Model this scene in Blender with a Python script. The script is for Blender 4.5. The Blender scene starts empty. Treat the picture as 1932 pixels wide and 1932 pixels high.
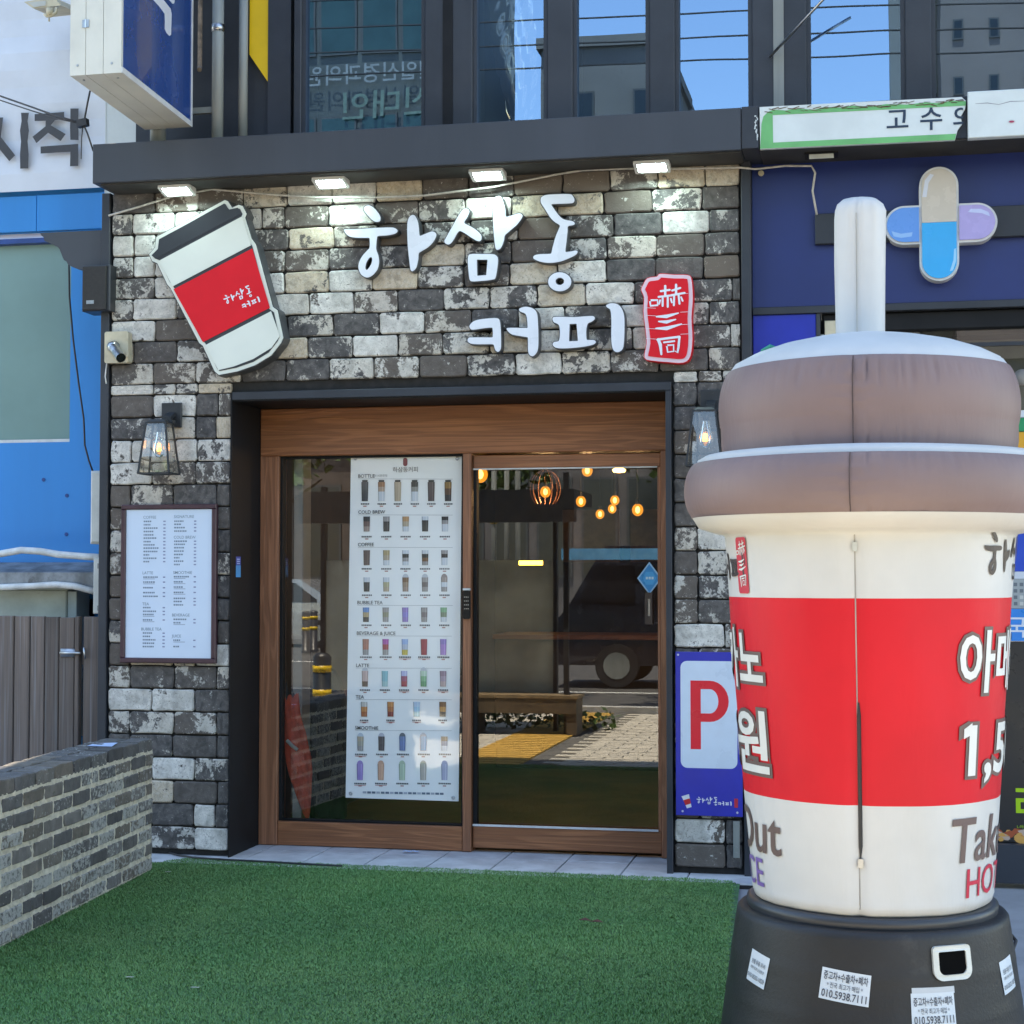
import bpy, bmesh, math, random
from mathutils import Vector, Matrix
from mathutils.geometry import tessellate_polygon
random.seed(7)
S = bpy.context.scene
COL = S.collection
# ------------------------------------------------------------------ camera, sky, sun, exposure
F = 3188.0; YAW = math.radians(11.9); PIT = math.radians(2.18)
CAM = Vector((2.10, -9.0, 1.565))
cd = bpy.data.cameras.new('camera'); cam = bpy.data.objects.new('camera', cd); COL.objects.link(cam)
cam.location = CAM; cam.rotation_euler = (math.radians(90) + PIT, 0, YAW)
cd.sensor_width = 36; cd.lens = 36 * F / 1932; cd.clip_start = .1; cd.clip_end = 2000
S.camera = cam
SUN_EL = math.radians(77); SUN_AZ = math.radians(-8)      # azimuth measured from +Y (behind the cafe) towards +X
w = bpy.data.worlds.new('World'); S.world = w; w.use_nodes = True
nt = w.node_tree; nt.nodes.clear()
sky = nt.nodes.new('ShaderNodeTexSky'); sky.sky_type = 'NISHITA'; sky.sun_disc = False
sky.sun_elevation = SUN_EL; sky.sun_rotation = SUN_AZ; sky.air_density = 1.0; sky.dust_density = .2; sky.ozone_density = 1.0
bg = nt.nodes.new('ShaderNodeBackground'); bg.inputs['Strength'].default_value = .13
wo = nt.nodes.new('ShaderNodeOutputWorld')
nt.links.new(sky.outputs[0], bg.inputs[0]); nt.links.new(bg.outputs[0], wo.inputs[0])
sd = bpy.data.lights.new('sun', 'SUN'); sd.energy = 4.0; sd.angle = math.radians(.5); sd.color = (1, .95, .86)
sun = bpy.data.objects.new('sun', sd); COL.objects.link(sun)
sv = Vector((math.sin(SUN_AZ) * math.cos(SUN_EL), math.cos(SUN_AZ) * math.cos(SUN_EL), math.sin(SUN_EL)))
sun.rotation_euler = sv.to_track_quat('Z', 'Y').to_euler(); sun.location = (0, 6, 20)
S.view_settings.view_transform = 'Standard'; S.view_settings.look = 'None'
S.view_settings.exposure = 2.3; S.view_settings.gamma = 1; S.view_settings.use_curve_mapping = False
S.view_settings.use_white_balance = True; S.view_settings.white_balance_temperature = 7300; S.view_settings.white_balance_tint = 8   # the camera's own white balance for open shade
S.cycles.max_bounces = 10; S.cycles.transparent_max_bounces = 16; S.cycles.glossy_bounces = 6
S.cycles.caustics_reflective = False; S.cycles.caustics_refractive = False
S.cycles.sample_clamp_indirect = 6

# ------------------------------------------------------------------ helpers
_r = Vector((math.cos(YAW), math.sin(YAW), 0)); _fh = Vector((-math.sin(YAW), math.cos(YAW), 0)); _z = Vector((0, 0, 1))
_FW = _fh * math.cos(PIT) + _z * math.sin(PIT); _UP = -_fh * math.sin(PIT) + _z * math.cos(PIT)
def P(x, y, Y=None, Z=None, X=None):
    """real point on the plane Y=, Z= or X= seen at picture position x, y (1932 wide)"""
    d = _FW + _r * ((x - 966) / F) + _UP * ((966 - y) / F)
    t = (Y - CAM.y) / d.y if Y is not None else (Z - CAM.z) / d.z if Z is not None else (X - CAM.x) / d.x
    return CAM + d * t
YG = .47
def R(x, y, Yv):
    p = P(x, y, Y=Yv); return Vector((p.x, 2 * YG - Yv, p.z))
def lin(r, g=None, b=None):
    if g is None: g = b = r
    f = lambda c: (c / 255 / 12.92) if c <= 10 else ((c / 255 + .055) / 1.055) ** 2.4
    return (f(r), f(g), f(b))

class MB:
    def __init__(s): s.v = []; s.f = []; s.c = []; s.col = (1, 1, 1)
    def face(s, pts, col=None):
        n = len(s.v); s.v += [tuple(p) for p in pts]; s.f.append(tuple(range(n, n + len(pts)))); s.c.append(col or s.col)
    def mesh(s, vs, fs, col=None):
        n = len(s.v); s.v += [tuple(p) for p in vs]
        for f in fs: s.f.append(tuple(i + n for i in f)); s.c.append(col or s.col)
    def box(s, x0, x1, y0, y1, z0, z1, col=None):
        vs = [(x, y, z) for z in (z0, z1) for y in (y0, y1) for x in (x0, x1)]
        s.mesh(vs, [(0, 2, 3, 1), (4, 5, 7, 6), (0, 1, 5, 4), (1, 3, 7, 5), (3, 2, 6, 7), (2, 0, 4, 6)], col)
    def bbox(s, x0, x1, y0, y1, z0, z1, b=.004, col=None):
        """box whose front (-Y) edges are chamfered by b"""
        f = [(x0 + b, y0, z0 + b), (x1 - b, y0, z0 + b), (x1 - b, y0, z1 - b), (x0 + b, y0, z1 - b)]
        m = [(x0, y0 + b, z0), (x1, y0 + b, z0), (x1, y0 + b, z1), (x0, y0 + b, z1)]
        k = [(x0, y1, z0), (x1, y1, z0), (x1, y1, z1), (x0, y1, z1)]
        fs = [(0, 1, 2, 3), (8, 11, 10, 9)]
        for i in range(4):
            j = (i + 1) % 4; fs += [(i, i + 4, j + 4, j), (i + 4, i + 8, j + 8, j + 4)]
        s.mesh(f + m + k, fs, col)
    def obox(s, o, ux, uy, uz, col=None):
        o, ux, uy, uz = map(Vector, (o, ux, uy, uz))
        vs = [o + ux * a + uy * b + uz * c for c in (0, 1) for b in (0, 1) for a in (0, 1)]
        s.mesh(vs, [(0, 2, 3, 1), (4, 5, 7, 6), (0, 1, 5, 4), (1, 3, 7, 5), (3, 2, 6, 7), (2, 0, 4, 6)], col)
    def tube(s, pts, r, n=8, col=None, cap=True):
        pts = [Vector(p) for p in pts]; rings = []
        rr = r if isinstance(r, (list, tuple)) else [r] * len(pts)
        up = None
        for i, p in enumerate(pts):
            d = (pts[min(i + 1, len(pts) - 1)] - pts[max(i - 1, 0)]).normalized()
            if up is None: up = d.orthogonal().normalized()
            a = (up - d * up.dot(d)); a = a.normalized() if a.length > 1e-6 else d.orthogonal().normalized(); up = a
            b = d.cross(a)
            rings.append([p + (a * math.cos(t) + b * math.sin(t)) * rr[i] for t in [2 * math.pi * k / n for k in range(n)]])
        vs = [q for ring in rings for q in ring]; fs = []
        for i in range(len(pts) - 1):
            for k in range(n):
                k2 = (k + 1) % n; fs.append((i * n + k, i * n + k2, (i + 1) * n + k2, (i + 1) * n + k))
        if cap: fs.append(tuple(range(n - 1, -1, -1))); fs.append(tuple((len(pts) - 1) * n + k for k in range(n)))
        s.mesh(vs, fs, col)
    def lathe(s, prof, c, n=48, col=None, disp=None, a0=0, a1=2 * math.pi, closed=True):
        c = Vector(c); vs = []; fs = []; m = n if closed else n + 1
        for (r, z) in prof:
            for k in range(m):
                t = a0 + (a1 - a0) * k / n; q = r + (disp(r, z, t) if disp else 0)
                vs.append(c + Vector((q * math.sin(t), -q * math.cos(t), z)))
        for i in range(len(prof) - 1):
            for k in range(n):
                k2 = (k + 1) % m; fs.append((i * m + k, i * m + k2, (i + 1) * m + k2, (i + 1) * m + k))
        s.mesh(vs, fs, col)
    def prism(s, outer, holes, y0, y1, col=None, inset=0, fn=None):
        """outline in X,Z pushed from front y0 back to y1"""
        fn = fn or (lambda x, y, z: (x, y, z))
        loops = [outer] + list(holes)
        tri = tessellate_polygon([[Vector((p[0] * 1000, p[1] * 1000, 0)) for p in l] for l in loops])
        flat = [p for l in loops for p in l]
        a = sum(outer[i][0] * outer[(i + 1) % len(outer)][1] - outer[(i + 1) % len(outer)][0] * outer[i][1] for i in range(len(outer)))
        vs = [fn(p[0], y0, p[1]) for p in flat]; fs = []
        for t in tri:
            p0, p1, p2 = [flat[i] for i in t]
            ccw = (p1[0] - p0[0]) * (p2[1] - p0[1]) - (p1[1] - p0[1]) * (p2[0] - p0[0]) > 0
            fs.append(tuple(t) if ccw else tuple(reversed(t)))
        s.mesh(vs, fs, col)
        if y1 is not None:
            for l in loops:
                n = len(l); area = sum(l[i][0] * l[(i + 1) % n][1] - l[(i + 1) % n][0] * l[i][1] for i in range(n))
                want = 1 if l is outer else -1
                ll = l if area * want > 0 else list(reversed(l))
                vv = [fn(p[0], y0, p[1]) for p in ll] + [fn(p[0], y1, p[1]) for p in ll]
                s.mesh(vv, [(i, i + n, (i + 1) % n + n, (i + 1) % n) for i in range(n)], col)
    def build(s, name, m, parent=None, smooth=False, kind=None):
        me = bpy.data.meshes.new(name); me.from_pydata(s.v, [], s.f)
        if any(c != (1, 1, 1) for c in s.c):
            at = me.color_attributes.new('Col', 'FLOAT_COLOR', 'CORNER'); i = 0
            d = []
            for p, c in zip(me.polygons, s.c): d += [c[0], c[1], c[2], 1.0] * p.loop_total
            at.data.foreach_set('color', d)
        if smooth: me.polygons.foreach_set('use_smooth', [True] * len(me.polygons))
        me.materials.append(m); me.update()
        return link(name, me, parent, kind)
def link(name, me, parent=None, kind=None):
    o = bpy.data.objects.new(name, me); COL.objects.link(o)
    if parent is not None:
        o.parent = parent; o.matrix_parent_inverse = WM.get(parent.name, Matrix()).inverted()
    if kind: o['kind'] = kind
    return o
WM = {}
def thing(name, label, cat, loc=(0, 0, 0), group=None):
    o = bpy.data.objects.new(name, None); COL.objects.link(o); o.location = loc; o.empty_display_size = .05
    WM[o.name] = Matrix.Translation(Vector(loc)); return tag(o, label, cat, group)
def tag(o, label, cat, group=None):
    o['label'] = label; o['category'] = cat
    if group: o['group'] = group
    return o
def copy_tree(o, delta, label=None):
    c = o.copy(); COL.objects.link(c); c.location = o.location + Vector(delta)
    if label: c['label'] = label
    for ch in o.children:
        k = ch.copy(); COL.objects.link(k); k.parent = c
        for g in ch.children:
            q = g.copy(); COL.objects.link(q); q.parent = k
    return c
def smooth_loop(pts, n=5):
    out = []; m = len(pts)
    for i in range(m):
        p0, p1, p2, p3 = [pts[(i + k - 1) % m] for k in range(4)]
        for j in range(n):
            t = j / n
            out.append(tuple(.5 * (2 * p1[a] + (p2[a] - p0[a]) * t + (2 * p0[a] - 5 * p1[a] + 4 * p2[a] - p3[a]) * t * t + (3 * p1[a] - p0[a] - 3 * p2[a] + p3[a]) * t ** 3) for a in (0, 1)))
    return out
def offset(l, d):
    n = len(l); area = sum(l[i][0] * l[(i + 1) % n][1] - l[(i + 1) % n][0] * l[i][1] for i in range(n)); sg = 1 if area > 0 else -1
    out = []
    for i in range(n):
        a = Vector(l[i - 1]); b = Vector(l[i]); c = Vector(l[(i + 1) % n])
        e1 = (b - a); e2 = (c - b)
        if e1.length < 1e-9 or e2.length < 1e-9: out.append(tuple(b)); continue
        n1 = Vector((e1.y, -e1.x)).normalized(); n2 = Vector((e2.y, -e2.x)).normalized()
        m = n1 + n2; m = m / max(.6, m.length_squared / 2) if m.length > 1e-6 else n1
        out.append(tuple(b + m * d * sg))
    return out
def ellipse(cx, cy, rx, ry, n=28): return [(cx + rx * math.cos(2 * math.pi * k / n), cy + ry * math.sin(2 * math.pi * k / n)) for k in range(n)]
def rrect(x0, x1, z0, z1, r, n=5):
    out = []
    for cx, cz, a in ((x1 - r, z1 - r, 0), (x0 + r, z1 - r, 90), (x0 + r, z0 + r, 180), (x1 - r, z0 + r, 270)):
        for k in range(n + 1):
            t = math.radians(a + 90 * k / n); out.append((cx + r * math.cos(t), cz + r * math.sin(t)))
    return out
_tc = {}
def text2d(body, size=1.0, bold=0.0):
    """lettering as flat triangles: verts (u, v), faces, width; origin at the left of the baseline"""
    k = (body, bold)
    if k not in _tc:
        cu = bpy.data.curves.new('lettering', 'FONT'); cu.body = body; cu.size = 1; cu.offset = bold; cu.resolution_u = 3; cu.dimensions = '2D'; cu.fill_mode = 'FRONT'
        o = bpy.data.objects.new('lettering', cu); COL.objects.link(o)
        dg = bpy.context.evaluated_depsgraph_get(); me = o.evaluated_get(dg).to_mesh()
        vs = [(v.co.x, v.co.y) for v in me.vertices]; fs = []
        for p in me.polygons: 
            q = list(p.vertices)
            fs.append(tuple(q if p.normal.z > 0 else reversed(q)))
        o.evaluated_get(dg).to_mesh_clear(); COL.objects.unlink(o); bpy.data.objects.remove(o); bpy.data.curves.remove(cu)
        _tc[k] = (vs, fs)
    vs, fs = _tc[k]
    if not vs: return [], [], 0
    lo = min(a for a, _ in vs); return [((a - lo) * size, b * size) for a, b in vs], fs, ((max(a for a, _ in vs) - lo) * size)
def put_text(mb, body, fn, size, bold=0.0, align='l', col=None, width=None):
    vs, fs, wd = text2d(body, size, bold)
    if not vs: return
    sx = width / wd if width else 1
    off = {'l': 0, 'c': -.5, 'r': -1}[align] * wd * sx
    mb.mesh([fn(a * sx + off, b) for a, b in vs], fs, col)
def wall_fn(x, y, z): return lambda a, b: (x + a, y, z + b)
def stroke(mb, pts, hw, fn, col=None, n=6):
    """brush stroke of half width hw (list or number) along 2-D points"""
    pts = [Vector(p) for p in pts]; hs = hw if isinstance(hw, (list, tuple)) else [hw] * len(pts)
    L = []; Rr = []
    for i, p in enumerate(pts):
        d = (pts[min(i + 1, len(pts) - 1)] - pts[max(i - 1, 0)]); d = d.normalized(); nn = Vector((-d.y, d.x))
        L.append(p + nn * hs[i]); Rr.append(p - nn * hs[i])
    d0 = (pts[1] - pts[0]).normalized(); d1 = (pts[-1] - pts[-2]).normalized()
    c0 = []; c1 = []
    for k in range(1, n):
        t = math.pi * k / n
        c0.append(pts[0] + (Vector((-d0.y, d0.x)) * -math.cos(t) * 1 - d0 * math.sin(t)) * hs[0])
        c1.append(pts[-1] + (Vector((-d1.y, d1.x)) * math.cos(t) + d1 * math.sin(t)) * hs[-1])
    loop = L + c1 + Rr[::-1] + c0
    loop = [tuple(p) for p in loop]
    tri = tessellate_polygon([[Vector((a, b, 0)) for a, b in loop]])
    fs = []
    for t in tri:
        p0, p1, p2 = [loop[i] for i in t]
        q0, q1, q2 = [fn(*p) for p in (p0, p1, p2)]
        fs.append(t)
    mb.mesh([fn(*p) for p in loop], fs, col)

# ------------------------------------------------------------------ materials
def new_mat(name):
    m = bpy.data.materials.new(name); m.use_nodes = True; t = m.node_tree; t.nodes.clear()
    o = t.nodes.new('ShaderNodeOutputMaterial'); return m, t, o
def N(t, ty, **kw):
    n = t.nodes.new('ShaderNode' + ty)
    for k, v in kw.items():
        if k.startswith('i_'): n.inputs[int(k[2:]) if k[2:].isdigit() else k[2:].replace('_', ' ')].default_value = v
        else: setattr(n, k, v)
    return n
def mixc(t, fac, a, b, blend='MIX'):
    n = t.nodes.new('ShaderNodeMix'); n.data_type = 'RGBA'; n.blend_type = blend
    for i, v in ((0, fac), (6, a), (7, b)):
        if hasattr(v, 'links') or hasattr(v, 'is_linked'): t.links.new(v, n.inputs[i])
        elif i == 0: n.inputs[0].default_value = v
        else: n.inputs[i].default_value = (*v[:3], 1)
    return n.outputs[2]
def ramp(t, src, lo, hi):
    n = t.nodes.new('ShaderNodeMapRange'); n.interpolation_type = 'SMOOTHSTEP'; t.links.new(src, n.inputs[0])
    n.inputs[1].default_value = lo; n.inputs[2].default_value = hi; return n.outputs[0]
def noise(t, co, scale, detail=4, rough=.55, dist=0):
    n = N(t, 'TexNoise'); n.inputs['Scale'].default_value = scale; n.inputs['Detail'].default_value = detail
    n.inputs['Roughness'].default_value = rough; n.inputs['Distortion'].default_value = dist
    if co is not None: t.links.new(co, n.inputs['Vector'])
    return n.outputs['Fac']
def paint(name, col, rough=.5, metal=0.0, var=.12, scale=6, bump=0.0, bscale=200, dirt=None, attr=False, coat=0.0, cior=1.5, spec=.5, emit=None, streak=False):
    """general surface: base colour with mottling, wear, fine relief"""
    m, t, o = new_mat(name); b = N(t, 'BsdfPrincipled'); t.links.new(b.outputs[0], o.inputs[0])
    g = N(t, 'NewGeometry'); pos = g.outputs['Position']
    if streak:
        mp = N(t, 'Mapping'); mp.inputs['Scale'].default_value = (1, 1, .12); t.links.new(pos, mp.inputs[0]); sp = mp.outputs[0]
    else: sp = pos
    n1 = noise(t, sp, scale, 6, .6)
    if attr:
        a = N(t, 'Attribute', attribute_name='Col'); c0 = a.outputs['Color']
    else: c0 = (*col,)
    dark = mixc(t, 1.0, c0, (1 - var * 1.6,) * 3, 'MULTIPLY'); lite = mixc(t, 1.0, c0, (1 + var,) * 3, 'MULTIPLY')
    c = mixc(t, ramp(t, n1, .3, .7), dark, lite)
    if dirt:
        n2 = noise(t, sp, dirt[1], 8, .7); c = mixc(t, ramp(t, n2, dirt[2], dirt[2] + .12), c, dirt[0])
    t.links.new(c, b.inputs['Base Color'])
    b.inputs['Metallic'].default_value = metal; b.inputs['Specular IOR Level'].default_value = spec
    rr = N(t, 'MapRange'); t.links.new(n1, rr.inputs[0]); rr.inputs[3].default_value = max(.03, rough - .08); rr.inputs[4].default_value = min(1, rough + .1)
    t.links.new(rr.outputs[0], b.inputs['Roughness'])
    if coat: b.inputs['Coat Weight'].default_value = coat; b.inputs['Coat IOR'].default_value = cior
    if bump:
        n3 = noise(t, pos, bscale, 3, .6); bp = N(t, 'Bump'); bp.inputs['Strength'].default_value = bump; bp.inputs['Distance'].default_value = .01
        t.links.new(n3, bp.inputs['Height']); t.links.new(bp.outputs[0], b.inputs['Normal'])
    if emit:
        b.inputs['Emission Color'].default_value = (*emit[0], 1); b.inputs['Emission Strength'].default_value = emit[1]
    return m
def emission(name, col, st):
    m, t, o = new_mat(name); e = N(t, 'Emission'); e.inputs[0].default_value = (*col, 1); e.inputs[1].default_value = st
    t.links.new(e.outputs[0], o.inputs[0]); return m
def glass(name, base=.06, tint=(.85, .88, .87), wave=0.0, gtint=(1, 1, 1)):
    m, t, o = new_mat(name); tr = N(t, 'BsdfTransparent'); tr.inputs[0].default_value = (*tint, 1)
    gl = N(t, 'BsdfGlossy'); gl.inputs['Roughness'].default_value = .0; gl.inputs[0].default_value = (*gtint, 1)
    fr = N(t, 'Fresnel'); fr.inputs[0].default_value = 1.5
    ad = N(t, 'Math', operation='MULTIPLY_ADD'); t.links.new(fr.outputs[0], ad.inputs[0]); ad.inputs[1].default_value = 1.0; ad.inputs[2].default_value = base; ad.use_clamp = True
    mx = N(t, 'MixShader'); t.links.new(ad.outputs[0], mx.inputs[0]); t.links.new(tr.outputs[0], mx.inputs[1]); t.links.new(gl.outputs[0], mx.inputs[2])
    if wave:
        g = N(t, 'NewGeometry'); n1 = noise(t, g.outputs['Position'], 1.3, 1, .4); bp = N(t, 'Bump'); bp.inputs['Strength'].default_value = wave; bp.inputs['Distance'].default_value = .02
        t.links.new(n1, bp.inputs['Height']); t.links.new(bp.outputs[0], gl.inputs['Normal'])
    t.links.new(mx.outputs[0], o.inputs[0]); return m
def brick_mat():
    m, t, o = new_mat('weathered_painted_stone'); b = N(t, 'BsdfPrincipled'); t.links.new(b.outputs[0], o.inputs[0])
    tc = N(t, 'TexCoord'); oi = N(t, 'ObjectInfo'); sc = N(t, 'SeparateColor'); t.links.new(oi.outputs['Color'], sc.inputs[0])
    off = N(t, 'VectorMath', operation='SCALE'); cb = N(t, 'CombineXYZ')
    for k, f in enumerate((71.3, 37.7, 113.1)):
        mm = N(t, 'Math', operation='MULTIPLY'); t.links.new(oi.outputs['Random'], mm.inputs[0]); mm.inputs[1].default_value = f; t.links.new(mm.outputs[0], cb.inputs[k])
    ad = N(t, 'VectorMath', operation='ADD'); t.links.new(tc.outputs['Object'], ad.inputs[0]); t.links.new(cb.outputs[0], ad.inputs[1]); co = ad.outputs[0]
    big = noise(t, co, 8.0, 3, .55, .5); fine = noise(t, co, 48, 7, .70, .6); tiny = noise(t, co, 120, 3, .6)
    # paint coverage: large patches broken by fine flaking
    mid = noise(t, co, 21, 6, .64, .5)
    mx = N(t, 'Math', operation='MULTIPLY_ADD'); t.links.new(fine, mx.inputs[0]); mx.inputs[1].default_value = .50
    m2 = N(t, 'Math', operation='MULTIPLY'); t.links.new(big, m2.inputs[0]); m2.inputs[1].default_value = .74; t.links.new(m2.outputs[0], mx.inputs[2])
    df = N(t, 'Math', operation='SUBTRACT'); t.links.new(sc.outputs[0], df.inputs[0]); t.links.new(mx.outputs[0], df.inputs[1])
    mask0 = ramp(t, df.outputs[0], -.025, .035)
    # thin and scuffed places in the paint, and stray flecks left on bare stone
    thin = N(t, 'MapRange'); t.links.new(mid, thin.inputs[0]); thin.inputs[1].default_value = .38; thin.inputs[2].default_value = .60; thin.inputs[3].default_value = .58; thin.inputs[4].default_value = 1.0
    mm1 = N(t, 'Math', operation='MULTIPLY'); t.links.new(mask0, mm1.inputs[0]); t.links.new(thin.outputs[0], mm1.inputs[1])
    fl = noise(t, co, 64, 5, .7, .8); flk = ramp(t, fl, .60, .66); fm = N(t, 'Math', operation='MULTIPLY'); t.links.new(flk, fm.inputs[0]); t.links.new(ramp(t, mid, .48, .62), fm.inputs[1])
    inv = N(t, 'Math', operation='SUBTRACT'); inv.inputs[0].default_value = .85; t.links.new(mm1.outputs[0], inv.inputs[1])
    mk = N(t, 'Mix'); t.links.new(fm.outputs[0], mk.inputs[0]); t.links.new(mm1.outputs[0], mk.inputs[2]); t.links.new(inv.outputs[0], mk.inputs[3]); mask = mk.outputs[0]
    dk = mixc(t, ramp(t, mid, .3, .7), (.036, .034, .034), (.120, .110, .103))
    dk = mixc(t, sc.outputs[2], dk, (.125, .098, .076))
    wh = mixc(t, ramp(t, big, .35, .65), (.54, .515, .46), (.80, .765, .695))
    cream = mixc(t, ramp(t, fine, .3, .7), (.52, .41, .275), (.62, .54, .42))
    pt = mixc(t, sc.outputs[1], wh, cream)
    pt = mixc(t, ramp(t, tiny, .56, .74), pt, (.22, .20, .175))
    gr = mixc(t, ramp(t, mid, .5, .75), pt, mixc(t, .5, pt, (.25, .235, .22)))
    t.links.new(mixc(t, mask, dk, gr), b.inputs['Base Color'])
    b.inputs['Roughness'].default_value = .78
    h = N(t, 'Math', operation='MULTIPLY_ADD'); t.links.new(mask, h.inputs[0]); h.inputs[1].default_value = .35; t.links.new(fine, h.inputs[2])
    bp = N(t, 'Bump'); bp.inputs['Strength'].default_value = .6; bp.inputs['Distance'].default_value = .008
    t.links.new(h.outputs[0], bp.inputs['Height']); t.links.new(bp.outputs[0], b.inputs['Normal'])
    return m
def wood_mat(name, c0, c1, c2, vertical=False, scale=1.0, rough=.45, weather=None, perobj=False):
    m, t, o = new_mat(name); b = N(t, 'BsdfPrincipled'); t.links.new(b.outputs[0], o.inputs[0])
    g = N(t, 'NewGeometry'); co = g.outputs['Position']
    if perobj:
        oi = N(t, 'ObjectInfo'); sc_ = N(t, 'Math', operation='MULTIPLY'); t.links.new(oi.outputs['Random'], sc_.inputs[0]); sc_.inputs[1].default_value = 50
        ad = N(t, 'VectorMath', operation='ADD'); t.links.new(co, ad.inputs[0]); t.links.new(sc_.outputs[0], ad.inputs[1]); co = ad.outputs[0]
    mp = N(t, 'Mapping'); mp.inputs['Scale'].default_value = (9, 9, .55) if vertical else (.55, 9, 9); t.links.new(co, mp.inputs[0])
    warp = noise(t, mp.outputs[0], 1.1 * scale, 2, .5, .8)
    wv = N(t, 'Math', operation='MULTIPLY'); t.links.new(warp, wv.inputs[0]); wv.inputs[1].default_value = 42
    sn = N(t, 'Math', operation='SINE'); t.links.new(wv.outputs[0], sn.inputs[0])
    mp2 = N(t, 'Mapping'); mp2.inputs['Scale'].default_value = (60, 60, 1.2) if vertical else (1.2, 60, 60); t.links.new(co, mp2.inputs[0])
    fib = noise(t, mp2.outputs[0], 2.2, 4, .6)
    c = mixc(t, ramp(t, sn.outputs[0], .1, 1.0), c1, c0); c = mixc(t, ramp(t, fib, .35, .75), c, mixc(t, .55, c, c2))
    patch = noise(t, co, 1.6, 2, .5); c = mixc(t, ramp(t, patch, .55, .8), c, mixc(t, .5, c, c2))
    if weather:
        sp = N(t, 'SeparateXYZ'); t.links.new(g.outputs['Position'], sp.inputs[0]); wn = noise(t, mp2.outputs[0], .8, 3, .6)
        c = mixc(t, ramp(t, wn, .5, .72), c, weather)
    if perobj:
        hv = N(t, 'HueSaturation'); t.links.new(c, hv.inputs['Color']); mr = N(t, 'MapRange'); t.links.new(oi.outputs['Random'], mr.inputs[0]); mr.inputs[3].default_value = .75; mr.inputs[4].default_value = 1.25; t.links.new(mr.outputs[0], hv.inputs['Value']); c = hv.outputs[0]
    t.links.new(c, b.inputs['Base Color']); b.inputs['Roughness'].default_value = rough
    h = N(t, 'Math', operation='MULTIPLY_ADD'); t.links.new(sn.outputs[0], h.inputs[0]); h.inputs[1].default_value = .25; t.links.new(fib, h.inputs[2])
    bp = N(t, 'Bump'); bp.inputs['Strength'].default_value = .35; bp.inputs['Distance'].default_value = .004; t.links.new(h.outputs[0], bp.inputs['Height']); t.links.new(bp.outputs[0], b.inputs['Normal'])
    return m
M = {}
M['brick'] = brick_mat()
M['mortar_dark'] = paint('dark_joint', (.018, .017, .016), .9, var=.3, scale=20)
M['charcoal'] = paint('charcoal_painted_metal', (.032, .036, .044), .45, spec=.35, var=.12, scale=3, bump=.05, bscale=60)
M['fascia'] = paint('fascia_charcoal_metal', (.045, .050, .060), .45, var=.10, scale=1.5, spec=.4, bump=.06, bscale=25, dirt=((.085, .095, .11), 2.5, .62), streak=True)
M['black'] = paint('black_painted_panel', (.010, .0103, .0113), .6, var=.2, scale=4, spec=.22)
M['blackmetal'] = paint('black_metal', (.020, .022, .025), .38, var=.15, scale=10)
M['soffit'] = paint('soffit_dark', (.035, .033, .030), .7, var=.3, scale=4)
M['white_acrylic'] = paint('white_acrylic_face', (.68, .70, .75), .28, var=.03, scale=4, coat=.2)
M['letter_side'] = paint('letter_side_metal', (.055, .056, .060), .4, var=.15, scale=15)
M['cream'] = paint('cream_acrylic', (.66, .68, .60), .35, var=.03, scale=3)
M['red'] = paint('red_acrylic', (.66, .010, .020), .4, var=.05, scale=3, spec=.25)
M['lid'] = paint('dark_grey_acrylic', (.030, .032, .036), .35, var=.1, scale=3)
M['pinkwhite'] = paint('pale_pink_acrylic', (.68, .50, .55), .35, var=.03)
M['wood'] = wood_mat('stained_door_wood', (.38, .150, .062), (.275, .104, .042), (.14, .054, .024))
M['woodv'] = wood_mat('stained_door_wood_upright', (.38, .160, .080), (.275, .112, .054), (.14, .060, .034), vertical=True)
M['gate'] = wood_mat('weathered_gate_wood', (.172, .132, .110), (.145, .112, .094), (.060, .049, .045), vertical=True, scale=.35, rough=.8, weather=(.19, .17, .16), perobj=True)
M['glass'] = glass('door_glass', .125, (.985, .99, .98))
M['winglass'] = glass('reflective_window_glass', .33, (.5, .55, .58), wave=.03, gtint=(.44, .66, .92))
M['lampglass'] = glass('lantern_glass', .06, (.93, .95, .93))
M['bulbglass'] = glass('bulb_glass', .03, (.97, .96, .93))
M['filament'] = emission('lamp_filament', (1, .36, .05), 3)
M['pendant'] = emission('pendant_glow', (1, .50, .12), 3)
m_, t_, o_ = new_mat('amber_bulb'); e_ = N(t_, 'Emission'); e_.inputs[0].default_value = (1, .36, .03, 1); e_.inputs[1].default_value = .30; tr_ = N(t_, 'BsdfTransparent'); mx_ = N(t_, 'MixShader'); mx_.inputs[0].default_value = .6
t_.links.new(tr_.outputs[0], mx_.inputs[1]); t_.links.new(e_.outputs[0], mx_.inputs[2]); t_.links.new(mx_.outputs[0], o_.inputs[0]); M['amber'] = m_
M['led'] = emission('led_panel', (.62, .92, 1.0), 24)
M['print'] = paint('printed_ink', (1, 1, 1), .45, var=.03, scale=8, attr=True)
M['printgloss'] = paint('printed_vinyl', (1, 1, 1), .28, var=.03, scale=8, attr=True)
M['printpost'] = paint('laminated_print', (1, 1, 1), .4, var=.03, scale=8, attr=True, coat=1, cior=2.1)
M['steel'] = paint('brushed_steel', (.45, .46, .47), .3, metal=1, var=.1, scale=30)
M['alu'] = paint('white_aluminium', (.62, .62, .60), .35, var=.08, scale=10)
M['cable'] = paint('offwhite_cable', (.48, .45, .40), .5, var=.15, scale=30)
M['cable_black'] = paint('black_cable', (.02, .02, .022), .5, var=.15, scale=30)
M['cable_white'] = paint('white_insulated_pipe', (.60, .61, .60), .6, var=.12, scale=12, bump=.2, bscale=40)
M['beige'] = paint('beige_plastic', (.53, .47, .33), .5, var=.1, scale=10, dirt=((.33, .27, .17), 9, .66))
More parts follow.
